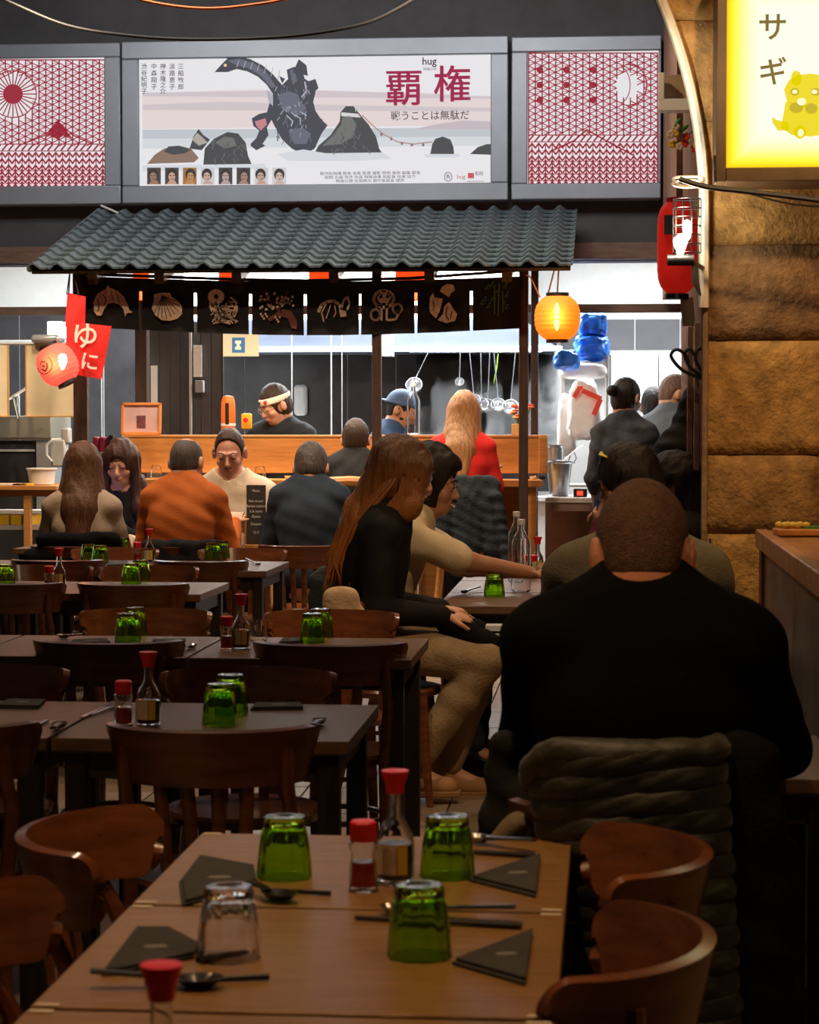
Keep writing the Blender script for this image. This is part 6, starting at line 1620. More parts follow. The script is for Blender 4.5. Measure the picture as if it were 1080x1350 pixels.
# ------------------------------------------------------------------ right hand side: counter, lit sign, lamps
RCX = .535
rc_ = empty('side_counter', (1.05, 4.9, 0), 0, 'wooden topped counter with a grey metal front along the right edge', 'counter')
YE0, YE1 = 7.82, 1.8
mb = MB(); mb.b2((RCX - .0, YE1, 1.045), (1.6, YE0, 1.10)); wp(mb, 'counter_top', mat('warm_counter_top', (.30, .13, .045), .35, var=.25, vscale=6, stretch=(4, 1, 4)), rc_, bevel=.004)
y = YE0
while y > YE1:
    mb = MB(); mb.b2((RCX - .012, y - .345, 1.04), (RCX + .03, y, 1.104)); wp(mb, 'edge_block', mat('edge_wood', (.34, .16, .07), .4, var=.3, vscale=9), rc_, bevel=.004); y -= .352
mb = MB(); mb.b2((RCX, YE0 - .09, 0), (RCX + .06, YE0 - .01, 1.04)); wp(mb, 'corner_post', mat('red_brown_wood', (.17, .06, .025), .45, var=.2), rc_, bevel=.004)
y = YE0 - .1; PANEL = mat('worn_grey_metal', (.17, .155, .145), .38, metal=.4, var=.35, vscale=5, bump=.1, bscale=18)
while y > YE1:
    mb = MB(); mb.b2((RCX + .014, y - 1.19, .10), (RCX + .04, y, 1.04)); wp(mb, 'front_panel', PANEL, rc_, bevel=.002); y -= 1.2
mb = MB(); mb.b2((RCX + .06, YE1, 0), (1.55, YE0 - .02, 1.04)); wp(mb, 'carcass', TABLE_LEG, rc_, smooth=False)
mb = MB(); mb.b2((RCX - .004, YE1, 0), (RCX + .04, YE0 - .09, .60)); wp(mb, 'plinth', mat('plinth_lit_tone', (.36, .25, .15), .6, var=.2), rc_)  # light on the lower counter front put into the plinth's pale colour
# small garnished board on the counter
q = onz(1062, 706, 1.104)
gb = empty('garnish_board', (q.x, q.y, 1.105), .1, 'small wooden board with yellow and green garnish on the side counter', 'board')
mb = MB(); mb.b2((-.10, -.05, 0), (.12, .06, .022)); mb.build('board', mat('orange_wood', (.50, .20, .05), .5, var=.2), gb, bevel=.004)
mb = MB(); mb.b2((-.01, -.035, .0222), (.12, .03, .030)); mb.build('green_strip', mat('grass_green', (.05, .22, .03), .7), gb)
for k in range(7): mb = MB(); mb.sphere((-.085 + k * .014, random.uniform(-.03, .03), .034), (.014, .012, .012), 10); mb.build('yellow_lump', mat('garnish_yellow', (.62, .42, .06), .6), gb)

# yellow lit sign box
YB2 = 7.95
sb = empty('lit_sign_box', tuple(at(1060, 240, YB2)), 0, 'glowing yellow-edged white sign box with japanese letters and an animal emblem on the stone wall', 'sign')
FRW = mat('sign_dark_frame', (.10, .055, .025), .5, var=.2)
a = at(944, 240, YB2 - .1); b = at(1230, -60, YB2 - .1); ia = at(957, 222, YB2 - .1); ib = at(1217, -42, YB2 - .1)
for q0, q1 in (((a.x, a.z), (ia.x, b.z)), ((ib.x, a.z), (b.x, b.z)), ((ia.x, a.z), (ib.x, ia.z)), ((ia.x, ib.z), (ib.x, b.z))):
    mb = MB(); mb.b2((q0[0], YB2 - .12, q0[1]), (q1[0], YB2 + .17, q1[1])); wp(mb, 'frame_side', FRW, sb, bevel=.003)
steps = [(0, (1, .42, .0), 1.0), (2.5, (1, .66, .0), 1.05), (6, (1, .80, .01), 1.1), (11, (1, .86, .06), 1.1), (17, (1, .90, .20), 1.1), (25, (1, .94, .42), 1.1), (36, (.98, .95, .66), 1.08), (50, (.95, .95, .80), 1.05)]
fine = []
for i in range(len(steps) - 1):
    for t in (0, .33, .67): fine.append((steps[i][0] + (steps[i + 1][0] - steps[i][0]) * t, tuple(steps[i][1][k] + (steps[i + 1][1][k] - steps[i][1][k]) * t for k in range(3)), steps[i][2]))
fine.append(steps[-1])
for i, (d, c, s_) in enumerate(fine):
    A = at(957 + d, 222 - d, YB2 - .1); B = at(1217 - d, -42 + d, YB2 - .1); yy = YB2 - .085 - i * .0005
    mb = MB(); r_ = .02 + .01 * i * .3; mb.b2((A.x, yy, A.z), (B.x, yy + .02, B.z)); lf = wp(mb, 'lit_panel', em('sign_lit_%d' % i, c, s_), sb, smooth=False)
YL2 = YB2 - .098
OL = em('sign_letter', (.13, .09, .01), .8)
for ch, px, py, h in (('サ', 1019, 38, 37), ('ギ', 1019, 97, 36), ('ウ', 1019, -20, 37)):
    c = at(px, py, YL2); L = root_of(lf); text('lettering', ch, h / 2900 * YL2 * 1.05, (c.x - L.x, c.y - L.y, c.z - L.z), OL, lf, off=.0012)
YEL = em('emblem_yellow', (.80, .66, .0), .95); YEL2 = em('emblem_yellow_dark', (.52, .42, .0), .9); YEL3 = em('emblem_pale', (.95, .92, .55), 1.0)
flat('animal_emblem', [circ(1050, 103, 7, 10, 14), [(1034, 118), (1040, 106), (1052, 99), (1068, 97), (1084, 99), (1094, 108), (1096, 122), (1086, 136), (1070, 142), (1052, 142), (1038, 134)], [(1036, 134), (1060, 138), (1092, 140), (1100, 160), (1092, 176), (1070, 180), (1044, 178), (1030, 168)], [(1018, 154), (1024, 158), (1040, 162), (1040, 172), (1026, 172), (1019, 162)], circ(1055, 174, 8, 9, 12), circ(1094, 104, 7, 9, 12)], YEL, lf, Y=YL2, d=.001)
flat('animal_emblem', [circ(1048, 121, 6, 5), circ(1076, 121, 7, 5), circ(1050, 142, 9, 7), circ(1070, 143, 8, 7)], YEL2, lf, Y=YL2, d=.003)
flat('animal_emblem', [circ(1048, 121, 3.6, 2.6), circ(1074, 121, 4, 2.8), circ(1057, 134, 6, 5), circ(1056, 175, 4, 5)], YEL3, lf, Y=YL2, d=.005)
area('sign_glow', (at(1085, 95, YB2).x, YB2 - .2, at(1085, 95, YB2).z), (PI / 2, 0, 0), .6, 3.0, (1, .75, .25))
mb = MB(); mb.tube([at(943, 225, YB2 - .12), at(943, 205, YB2 - .12), at(944, 240, YB2 - .12)], .006, 6); wsolo(mb, 'sign_hook', CHROME, 'small steel hook at the corner of the lit sign', 'hook')
mb = MB(); mb.tube(curve_px([(896, 236), (930, 246), (980, 252), (1040, 259), (1110, 268)], 7.75, 30), .010, 7); wsolo(mb, 'wall_cable', CORD, 'thick black cable running right under the lit sign', 'cable')
mb = MB(); mb.tube(curve_px([(985, 254), (1020, 264), (1060, 271), (1110, 272)], 7.8, 30), .0035, 6); wsolo(mb, 'wall_cable', CORD, 'thin black cable below the thick one under the lit sign', 'cable')

# lamp at the edge of the arch
YLp = 8.0
lp = empty('clamp_lamp', tuple(at(908, 340, YLp)), 0, 'black clamp lamp with a glaring bare bulb at the edge of the arch', 'lamp')
mb = MB(); mb.tube([at(880, 343, YLp), at(915, 343, YLp)], .020, 12); wp(mb, 'lamp_holder', BLACK, lp)
mb = MB(); mb.tube([at(905, 338, YLp), at(920, 350, YLp + .05), at(934, 356, YLp + .22)], .009, 8); mb.tube([at(916, 348, YLp), at(917, 372, YLp), at(924, 390, YLp)], [.012, .013, .003], 8); wp(mb, 'clamp', mat('dark_chrome', (.18, .16, .15), .3, metal=.8), lp)
c = at(897, 320, YLp)
mb = MB(); mb.lathe([(.012, -.04), (.015, -.03), (.026, .0), (.022, .018), (.010, .026), (.0001, .028)], c, 18); wp(mb, 'bulb', em('bare_bulb', (1, .90, .72), 12), lp)
c2 = at(906, 302, YLp); mb = MB(); mb.lathe([(.006, -.04), (.012, -.03), (.015, .01), (.010, .03), (.0001, .034)], c2, 16); wp(mb, 'bulb', em('bare_bulb', (1, .90, .72), 12), lp)
mb = MB()
for k in range(7):
    z = -.085 + k * .032; mb.tube([c2 + Vector((.05 * math.cos(t), .05 * math.sin(t), z)) for t in np.linspace(0, 2 * PI, 19)[:-1]], .0016, 4, closed=True)
for k in range(10):
    t = k * 2 * PI / 10; mb.tube([c2 + Vector((.05 * math.cos(t), .05 * math.sin(t), -.085)), c2 + Vector((.05 * math.cos(t), .05 * math.sin(t), .107))], .0016, 4)
wp(mb, 'wire_cage', mat('dark_wire', (.03, .03, .03), .4, metal=.6), lp)
point('lamp_bulb', (c.x - .01, YLp - .05, c.z + .06), 10, (1, .86, .66), .03)
mb = MB(); cc = at(908, 238, 8.0); mb.tube([cc + Vector((.055 * math.cos(t), .04 * math.sin(t), .022 * math.sin(t) + .004 * math.cos(2 * t))) for t in np.linspace(0, 2 * PI, 25)[:-1]], .005, 6, closed=True); mb.tube([cc + Vector((.058 * math.cos(t), .045 * math.sin(t), -.012 + .018 * math.sin(t))) for t in np.linspace(0, 2 * PI, 25)[:-1]], .004, 6, closed=True); wsolo(mb, 'cable_coil', LIPM, 'pale coil of wire wound at the arch edge above the clamp lamp', 'wire')
# long red lantern
YLL = 9.9; cL = at(893, 326, YLL)
ll = empty('long_red_lantern', tuple(cL), 0, 'tall red lantern with rounded corners hanging behind the arch edge', 'lantern')
mb = MB(); prof = []
for i in range(33):
    t = -1 + i / 16; prof.append((.088 * max(0, 1 - abs(t) ** 5.0) ** .5 * (1 + .008 * math.cos(i * 2.2)) + .001, t * .215))
mb.lathe(prof, n=28); mb.build('shade', PAPER_RD, ll)
for s_ in (-1, 1): mb = MB(); mb.lathe([(.052, 0), (.052, .022)], (0, 0, s_ * .207 - (.011 if s_ > 0 else .022)), 20); mb.build('end_ring', BLACK if s_ < 0 else RED_CAP, ll)
mb = MB(); mb.b2((-.06, -.092, .05), (-.02, -.075, .135)); mb.build('black_patch', BLACK, ll)
# things fixed on the brown side wall
a = at(868, 146, 11.2); b = at(905, 95, 11.2); mb = MB(); mb.b2((a.x, 11.2, a.z + .05), (a.x + .03, 11.3, b.z)); mb.b2((a.x, 11.2, a.z), (b.x + .1, 11.3, a.z + .06)); wsolo(mb, 'cable_trunking', WHITE_W, 'white plastic trunking bracket high beside the right light box', 'bracket', bevel=.004)
mb = MB(); a = at(874, 138, 11.35); b = at(925, 98, 11.35); mb.b2((a.x, 11.35, a.z), (b.x, 11.45, b.z)); wsolo(mb, 'pale_board', mat('old_pale_wood', (.42, .30, .18), .7, var=.2), 'pale wooden board behind the white trunking', 'board', bevel=.004)
fw_ = empty('flower_spray', tuple(at(904, 180, 10.4)), 0, 'small spray of yellow and red flowers with green leaves high on the brown wall', 'flowers')
random.seed(21)
for k in range(14):
    q = Vector((random.uniform(-.07, .06), random.uniform(-.03, .03), random.uniform(-.06, .06)))
    c_ = [(.80, .50, .02), (.05, .25, .04), (.70, .05, .02), (.75, .55, .40)][k % 4]; mm = mat('spray_%d' % (k % 4), c_, .6)
    mb = MB()
    if k % 4 == 1: mb.sphere(q, (.03, .006, .010), 10, Ry(random.uniform(0, 3)))
    else:
        for t in range(5): mb.sphere(q + Vector((.011 * math.cos(t * 1.26), 0, .011 * math.sin(t * 1.26))), (.010, .006, .010), 8)
    mb.build('leaf' if k % 4 == 1 else 'flower', mm, fw_)
mb = MB(); mb.tube([at(890, 190, 10.4), at(905, 180, 10.42), at(922, 165, 10.5)], .003, 5); wp(mb, 'stem', mat('leaf_green', (.06, .16, .03), .6), fw_)
for k, (x0, y0, x1, y1) in enumerate(((906, 430, 914, 620), (915, 425, 923, 620))):
    a = at(x0, y1, 9.4 - k * .2); b = at(x1, y0, 9.4 - k * .2); mb = MB(); mb.b2((a.x, 9.4 - k * .2, a.z), (b.x, 9.45 - k * .2, b.z)); wsolo(mb, 'wall_batten', mat('pinkish_wood', (.36, .20, .13), .6, var=.2), 'pinkish wooden batten on the side wall, %s' % ('left one' if k == 0 else 'right one'), 'batten', bevel=.003)
mb = MB(); mb.sheet(lambda u, v: at(897 + 17 * u + 3 * v, 392 + 38 * v, 9.94 - .04 * (1 - u) + .01 * math.sin(u * 5)), 6, 6, .002); wsolo(mb, 'pinned_paper', mat('old_paper', (.48, .34, .22), .8), 'curling sheet of paper under the long red lantern', 'paper')
for k, P in enumerate(([(925, 499), (900, 488), (885, 470), (892, 461), (903, 467), (908, 478)], [(926, 496), (910, 484), (903, 468), (909, 460), (916, 468)], [(926, 490), (917, 474), (921, 460), (927, 462)])):
    mb = MB(); mb.tube(curve_px(P, 9.0, 30), .007, 6); wsolo(mb, 'cable_loop', CORD, 'black cable loop at the arch edge, %s' % ['largest one at the left', 'middle one', 'smallest one at the right'][k], 'cable')
# coat on a hook
cY = 10.15
v = Vol((.06, cY - .3, .75), (.54, cY + .3, 1.75), .012)
hk = at(915, 520, cY)
v.cone((hk.x, cY, hk.z - .03), (hk.x - .09, cY, hk.z - .33), .045, .10, .05); v.cone((hk.x, cY, hk.z - .03), (hk.x - .0, cY, hk.z - .5), .05, .13, .05); v.cone((hk.x - .08, cY - .02, hk.z - .25), (hk.x - .10, cY - .02, hk.z - .56), .09, .06, .05)
v.folds(.008, 1.1, 3)
o = v.build('hanging_coat', mat('black_coat', (.006, .006, .007), .8, bump=.2, bscale=60), None); tag(o, 'black coat hanging on the side wall behind the dark-haired women', 'coat')

# ------------------------------------------------------------------ the people
BLKW = cloth('black_wool', (.0035, .0035, .0038), .3, .3, 220, spec=.05)
BLKB = cloth('black_blazer', (.008, .007, .008), .3, .15, 200)
def fig(px, Y, rz, label, **k):
    x = at(px, 700, Y).x
    return figure((x, Y, 0), math.radians(rz), label, **k)
# large man in black, his back to us
r, I = figure((.068, 4.12, 0), 0, 'large man seen from behind in a black wool coat with cropped brown hair, head bowed', seat=.46, lean=4, hunch=9, head=(0, -22, 0), necklen=.042,
    hl=(-.13, .50, .79), hr=(.19, .48, .79), pl=(-.42, -.1, -1), pr=(.55, -.1, -1), skin=mat('skin_ruddy', (.50, .20, .12), .5, var=.1, vscale=14, sss=.1), top=BLKW, topname='wool_coat', neck='high', pants=cloth('dark_trousers', (.01, .01, .012)), shoes=mat('black_shoe', (.01, .01, .01), .4),
    hair='buzz', hairm=mat('hair_cropped_brown', (.085, .038, .020), .75, var=.35, vscale=60, bump=.6, bscale=260), scale=1.10, shw=.172, bulk=1.05, h=.0105, fold=.003, headwide=.93, collar=.030, seed=2)
# hunched person in grey beyond him
fig(842, 6.6, 0, 'hunched person in a grey-olive pullover beyond the man in black, only shoulders showing', seat=.46, lean=12, hunch=16, head=(0, -48, 0), necklen=.02, headoff=(0, .03, -.03), top=cloth('olive_grey_wool', (.115, .095, .060), .2, .3, 150), pants=cloth('dark_trousers', (.01, .01, .012)),
    shoes=mat('black_shoe', (.01, .01, .01), .4), hair='short', hairm=HAIR_DBR, scale=1.08, shw=.19, bulk=1.15, h=.012, seed=4, hl=(-.2, .38, .82), hr=(.2, .38, .82))
# woman with very long chestnut hair, facing right
r, I = figure((-.93, 8.58, 0), math.radians(-90), 'woman with very long straight chestnut hair, black blazer and beige trousers sitting sideways', seat=.50, lean=5, hunch=10, head=(28, -12, 4), necklen=.10,
    hl=(-.06, .27, .70), hr=(.12, .29, .69), pl=(-.4, -.6, -1), pr=(.4, -.5, -1), skin=SKIN, top=BLKB, topname='black_blazer', neck='crew', pants=cloth('beige_trousers', (.30, .215, .125), .15, .4, 90), shoes=mat('tan_suede', (.36, .19, .085), .8, var=.15),
    hair=None, scale=1.06, shw=.165, bulk=.98, h=.0075, curl=(.9, .9), palm=((.3, .2, -1), (-.3, .2, -1)), knees=((-.09, .42, .53), (.10, .44, .53)), feet=((-.10, .28, .085), (.11, .16, .12)), fold=.0025, seed=6, thumb=(1, -1))
H, R, PP, N = I['H'], I['R'], I['P'], I['N']
v = Vol(H - V(.26, .52, .62), H + V(.26, .22, .2), .0075)
hair_cap(v, PP, R, 1, .020)
v.cone(PP(0, -.06, .03), N + V(0, -.10, -.04), .105, .095, .05, n=V(0, 1, 0), f=.75)
v.cone(N + V(0, -.10, -.04), N + V(0, -.17, -.18), .098, .070, .05, n=V(0, 1, .4), f=.6)
v.cone(N + V(0, -.17, -.18), N + V(.0, -.195, -.235), .068, .04, .03, n=V(0, 1, .4), f=.6)
v.cone(PP(.078, .03, .05), PP(.085, .01, -.10), .032, .040, .04)
v.cone(PP(.085, .01, -.10), N + V(.09, -.10, -.16), .042, .04, .04); v.cone(PP(-.078, .03, .05), PP(-.085, .03, -.12), .028, .036, .04)
v.strands(.0028, .9, 3); face_cut(v, PP, R, 1, .115, -.045, (.060, .062, .10))
hr = v.build('hair', HAIR_AUB, r)
# separate locks laid along the fall of the hair
rs = random.Random(3)
mb = MB()
for k in range(110):
    s_ = rs.uniform(-1, 1); side = V(1, 0, 0) * s_
    a = PP(.086 * s_, -.045 - .065 * math.sqrt(max(0, 1 - s_ * s_)), .10 - .07 * abs(s_) + rs.uniform(-.03, .02))
    b = PP(.105 * s_, -.075 - .05 * math.sqrt(max(0, 1 - s_ * s_)), -.04)
    c = N + V(.105 * s_, -.105 - .068 * math.sqrt(max(0, 1 - s_ * s_)) + rs.uniform(-.01, .01), -.05)
    e = N + V(.082 * s_ + rs.uniform(-.01, .01), -.165 - .045 * math.sqrt(max(0, 1 - s_ * s_)) + rs.uniform(-.015, .02), -.17 + rs.uniform(-.02, .02))
    g_ = N + V(.07 * s_ + rs.uniform(-.02, .02), -.20 + rs.uniform(-.045, .045), -.25 + rs.uniform(-.05, .03))
    w = rs.uniform(.005, .009)
    mb.tube([a, b, c, e, g_], [w * .5, w, w * 1.1, w, .001], 5)
for k in range(26):   # strands in front of the shoulder
    s_ = rs.uniform(-.5, 1); a = PP(.080, .045 * s_ - .02, .06); b = PP(.118, .05 * s_ - .03, -.06); c = N + V(.135, .04 * s_ - .08, -.10); e = N + V(.12 + rs.uniform(-.01, .01), -.12 + .03 * s_, -.24 - rs.uniform(0, .06)); mb.tube([a, b, c, e], [.003, .006, .006, .001], 5)
o = mb.build('hair_locks', HAIR_AUB, r); o['kind'] = 'stuff'
# coat over her lap
def lump(name, m, label, cat, cones, Y0, h=.012, fold=.008, seed=1, parent=None, group=None, f=1.0):
    pts = np.array([c[0] for c in cones] + [c[1] for c in cones]); R_ = max(max(c[2], c[3]) for c in cones) + .05
    v = Vol(pts.min(0) - R_, pts.max(0) + R_, h)
    for c in cones: v.cone(c[0], c[1], c[2], c[3], .04, **(c[4] if len(c) > 4 else {}))
    v.folds(fold, f, seed); o = v.build(name, m, parent)
    if label: tag(o, label, cat, group)
    return o
def A3(px, py, Y): return np.array(at(px, py, Y))
COATB = cloth('black_coat_cloth', (.005, .0045, .005), .3, .3, 90, spec=.1)
lump('folded_coat', COATB, 'black coat laid over the lap of the long-haired woman', 'coat', [(A3(592, 822, 8.47), A3(650, 852, 8.47), .050, .045), (A3(600, 820, 8.62), A3(656, 846, 8.62), .05, .05)], 8.6, .011, .005, 2)
lump('cream_coat', cloth('cream_fleece', (.50, .36, .24), .1, .4, 60), 'cream coat hanging over a chair back behind the long-haired woman', 'coat', [(A3(439, 783, 8.0), A3(460, 785, 8.0), .020, .018), (A3(438, 788, 8.0), A3(436, 812, 8.0), .028, .03, dict(n=V(0, 1, 0), f=.7)), (A3(458, 788, 8.0), A3(474, 812, 8.0), .028, .03, dict(n=V(0, 1, 0), f=.7)), (A3(448, 800, 8.0), A3(454, 820, 8.0), .05, .06, dict(n=V(0, 1, 0), f=.4))], 8, .008, .005, 5)
lump('denim_coat', cloth('washed_denim', (.09, .115, .13), .3, .4, 90), 'washed blue denim coat behind the cream coat', 'coat', [(A3(428, 770, 8.9), A3(425, 860, 8.9), .07, .06, dict(n=V(0, 1, 0), f=.6))], 9, .012, .008, 7)
# smiling man behind her
r, I = fig(494, 9.36, -90, 'smiling man with thick dark hair in a cream t-shirt leaning over the table', seat=.47, lean=15, hunch=10, head=(-6, -8, 0), necklen=.10, hl=(-.10, .62, .79), hr=(.06, .66, .79), pl=(-.2, -.3, -1), pr=(.2, -.3, -1),
    skin=SKIN_T, top=cloth('cream_cotton', (.58, .48, .33), .08, .2, 120), topname='t_shirt', sleeve=.42, pants=cloth('dark_jeans', (.02, .025, .035)), shoes=mat('black_shoe', (.01, .01, .01), .4), hair='thick', hairm=HAIR_BLK, scale=1.06, h=.0075, curl=(.5, .5), seed=8)
mb = MB(); PP = I['P']; mb.tube([PP(-.020, .094, -.058), PP(-.008, .106, -.066), PP(.008, .106, -.066), PP(.020, .094, -.058)], [.002, .0055, .0055, .002], 6); mb.build('teeth', mat('teeth', (.75, .72, .65), .3), r)
mb = MB(); mb.tube([PP(-.026, .098, -.046), PP(0, .110, -.044), PP(.026, .098, -.046)], [.002, .005, .002], 6); mb.build('moustache', HAIR_BLK, r)
# two dark-haired women at the right of the couple table
r, I = fig(884, 8.72, 82, 'woman with long black hair and a yellow clip, raising a hand, in a maroon sleeve', seat=.46, lean=6, hunch=12, head=(0, -22, 0), hl=(-.04, .24, 1.00), hr=(.12, .36, .80), pl=(-.3, .5, -1), skin=SKIN_T, top=cloth('maroon_wool', (.09, .012, .02)), pants=cloth('dark_jeans', (.02, .025, .035)),
    shoes=mat('black_shoe', (.01, .01, .01), .4), hair='long', hairm=HAIR_BLK, scale=1.08, shw=.165, h=.010, seed=3)
H = I['P']; mb = MB(); mb.tube([H(-.065, .03, .108), H(-.04, .05, .125), H(-.01, .05, .135)], [.006, .011, .006], 8, flat=.5); mb.build('hair_clip', mat('yellow_clip', (.65, .50, .06), .35), r)
fig(928, 9.35, 84, 'dark-haired woman close to the arch edge behind the one with the clip', seat=.46, lean=4, hunch=10, head=(0, -20, 0), skin=SKIN_T, top=cloth('black_top', (.012, .012, .014)), pants=cloth('dark_jeans', (.02, .025, .035)), shoes=mat('black_shoe', (.01, .01, .01), .4), hair='long', hairm=HAIR_BLK, scale=1.04, shw=.165, h=.012, seed=9)
# the diners before the bar
fig(106, 12.15, 4, 'woman with straight long brown hair in a beige top, back to us', seat=.46, lean=4, hunch=8, head=(0, -8, 0), top=cloth('beige_knit', (.36, .26, .18), .1, .3, 150), topname='beige_top', hair='long', hairm=HAIR_BR, scale=1.05, shw=.148, bulk=.90, h=.010, pants=cloth('dark_jeans', (.02, .025, .035)), shoes=mat('black_shoe', (.01, .01, .01), .4), seed=5, skin=SKIN)
r, I = fig(166, 13.22, 178, 'woman with wavy dark hair in black looking down at her phone, face lit by it', seat=.46, lean=3, hunch=8, head=(0, -13.5, 0), hl=(.02, .30, .88), hr=(.10, .30, .87), curl=(1.0, 1.0), top=cloth('black_top', (.012, .012, .014)), topname='black_top', neck='wide', sleeve=.9, hair='wavy', hairm=hairmat('hair_dark_auburn', (.045, .018, .012)), scale=1.05, shw=.165, bulk=.95, h=.007, pants=cloth('dark_jeans', (.02, .025, .035)), seed=4, skin=SKIN)
q = Matrix.Rotation(math.radians(176), 3, 'Z') @ (Vector((.06, .36, .925)) * 1.05) + Vector(r.location)
ph = empty('phone', tuple(q), math.radians(176), 'phone held by the wavy-haired woman', 'phone'); ph.rotation_euler = (math.radians(35), 0, math.radians(176))
mb = MB(); mb.box((0, 0, 0), (.075, .009, .15)); mb.build('phone_body', BLACK, ph, bevel=.003)
mb = MB(); mb.box((0, -.0052, 0), (.068, .001, .14)); mb.build('screen', em('phone_screen', (.62, .58, 1.0), 3.0), ph)
l = point('phone_glow', tuple(q + Vector((0, .06, .05))), .35, (.55, .50, 1.0), .05)
fig(237, 12.2, -4, 'balding man in a rust orange pullover, back to us', seat=.46, lean=7, hunch=10, head=(-8, -14, 0), necklen=.085, top=cloth('rust_knit', (.40, .095, .016), .1, .3, 180), topname='orange_pullover', neck='high', hair='balding', hairm=HAIR_GREY, scale=1.10, shw=.160, bulk=1.0, h=.010, pants=cloth('dark_jeans', (.02, .025, .035)), shoes=mat('black_shoe', (.01, .01, .01), .4), seed=7, hl=(-.2, .36, .82), hr=(.2, .36, .82), fold=.004, skin=SKIN)
r, I = fig(308, 13.3, 174, 'bearded man with receding dark hair in an off-white sweater looking down', seat=.46, lean=2, hunch=6, head=(8, -20, 0), necklen=.11, top=cloth('offwhite_knit', (.55, .44, .32), .08, .3, 160), topname='white_sweater', neck='wide', hair=None, scale=1.10, shw=.185, bulk=1.08, h=.0068, pants=cloth('dark_jeans', (.02, .025, .035)), seed=5, hl=(-.14, .34, .82), hr=(.14, .34, .82), skin=mat('skin_warm', (.48, .23, .15), .5, var=.08, vscale=14, sss=.08))
PP, R, H = I['P'], I['R'], I['H']
v = Vol(H - V(.2, .2, .2), H + V(.2, .2, .2), .006); hair_cap(v, PP, R, 1, .006, .006); face_cut(v, PP, R, 1, .120, .008, (.12, .100, .122)); v.ell(PP(0, -.06, -.115), (.09, .09, .045), R, .01, 's'); v.strands(.001); v.build('hair', HAIR_DBR, r)
v = Vol(H - V(.2, .2, .25), H + V(.2, .2, .1), .005); v.ell(PP(0, .054, -.080), (.040, .037, .034), R, .02); v.ell(PP(0, .072, -.050), (.030, .035, .008), R, .01); v.ell(PP(0, .06, -.035), (.036, .07, .017), R, .006, 's'); v.ell(PP(0, .094, -.063), (.019, .02, .009), R, .004, 's'); v.strands(.0012, 1.4); v.build('beard', mat('beard_grey_brown', (.10, .065, .045), .8, bump=.5, bscale=250), r)
fig(406, 12.6, 2, 'man with short grey-brown hair in a dark navy sweater, back to us', seat=.46, lean=9, hunch=14, head=(0, -30, 0), necklen=.055, top=cloth('navy_knit', (.018, .026, .038), .2, .3, 150), topname='navy_sweater', neck='crew', hair='short', hairm=hairmat('hair_ash', (.06, .045, .038)), scale=1.10, shw=.152, bulk=.98, h=.010, pants=cloth('dark_jeans', (.02, .025, .035)), shoes=mat('black_shoe', (.01, .01, .01), .4), seed=3, skin=SKIN, hl=(-.2, .34, .82), hr=(.2, .34, .82))
fig(466, 14.0, 0, 'young person with short dark hair in a black hooded top at the bar', seat=.72, lean=6, hunch=12, head=(0, -12, 0), necklen=.08, top=cloth('black_hoodie', (.016, .016, .017)), topname='hoodie', neck='high', hair='short', hairm=HAIR_DBR, scale=.98, shw=.165, bulk=1.0, h=.010, pants=cloth('dark_jeans', (.02, .025, .035)), shoes=mat('black_shoe', (.01, .01, .01), .4), seed=3, skin=SKIN, hl=(-.14, .3, 1.12), hr=(.14, .3, 1.12))
r, I = fig(608, 13.92, -6, 'woman with long wavy blond hair in a bright red top at the bar', seat=.79, lean=4, hunch=8, head=(6, -6, 0), top=cloth('red_knit', (.62, .025, .02), .08, .2, 150), topname='red_top', sleeve=.45, hair='long', hairm=HAIR_BLOND, scale=1.03, shw=.145, bulk=.90, h=.009, pants=cloth('black_trousers', (.01, .01, .011)), shoes=mat('black_shoe', (.01, .01, .01), .4), seed=8, skin=SKIN, hl=(-.15, .3, 1.15), hr=(.15, .3, 1.15))
# cooks
r, I = fig(377, 15.35, 165, 'cook with glasses, black t-shirt and a white headband with a red disc, looking down', stand=True, lean=6, hunch=14, head=(-38, -24, 0), top=cloth('black_cotton', (.022, .024, .028)), topname='t_shirt', sleeve=.42, hair='short', hairm=HAIR_DBR, scale=1.045, shw=.18, h=.0075, pants=cloth('dark_trousers', (.01, .01, .012)), shoes=mat('black_shoe', (.01, .01, .01), .4), hl=(-.15, .36, 1.02), hr=(.15, .36, 1.02), skin=SKIN)
PP = I['P']
mb = MB(); ringpts = [PP(.088 * math.cos(t), -.012 + .108 * math.sin(t), .050 + .012 * math.sin(t)) for t in np.linspace(0, 2 * PI, 29)[:-1]]; mb.tube(ringpts, .0065, 8, flat=3.2, closed=True, ref=(0, 0, 1))
mb.v = [tuple(p) for p in mb.v]; hb = mb.build('headband', mat('headband_cloth', (.78, .68, .55), .8), r)
for t0, t1, m_, nm in ((1.52, 1.75, RED_CLOTH, 'red_disc'),):
    c_ = PP(.092 * math.cos(2.1), -.012 + .113 * math.sin(2.1), .06); mb = MB(); mb.sphere(c_, .014, 12); mb.build(nm, m_, hb)
for t in (1.15, 1.35, 1.5, 1.6):
    c_ = PP(.096 * math.cos(t), -.012 + .116 * math.sin(t), .060); mb = MB(); mb.tube([c_ + V(0, 0, -.012), c_ + V(.004, 0, .012)], .0035, 5); mb.tube([c_ + V(-.007, 0, .003), c_ + V(.008, 0, .001)], .003, 5); mb.build('ink_mark', INKM, hb)
mb = MB()
for s_ in (-1, 1): mb.tube([PP(s_ * .033 + .021 * math.cos(t), .108, .006 + .018 * math.sin(t)) for t in np.linspace(0, 2 * PI, 17)[:-1]], .0016, 5, closed=True); mb.tube([PP(s_ * .054, .105, .010), PP(s_ * .082, .0, .012)], .0015, 5)
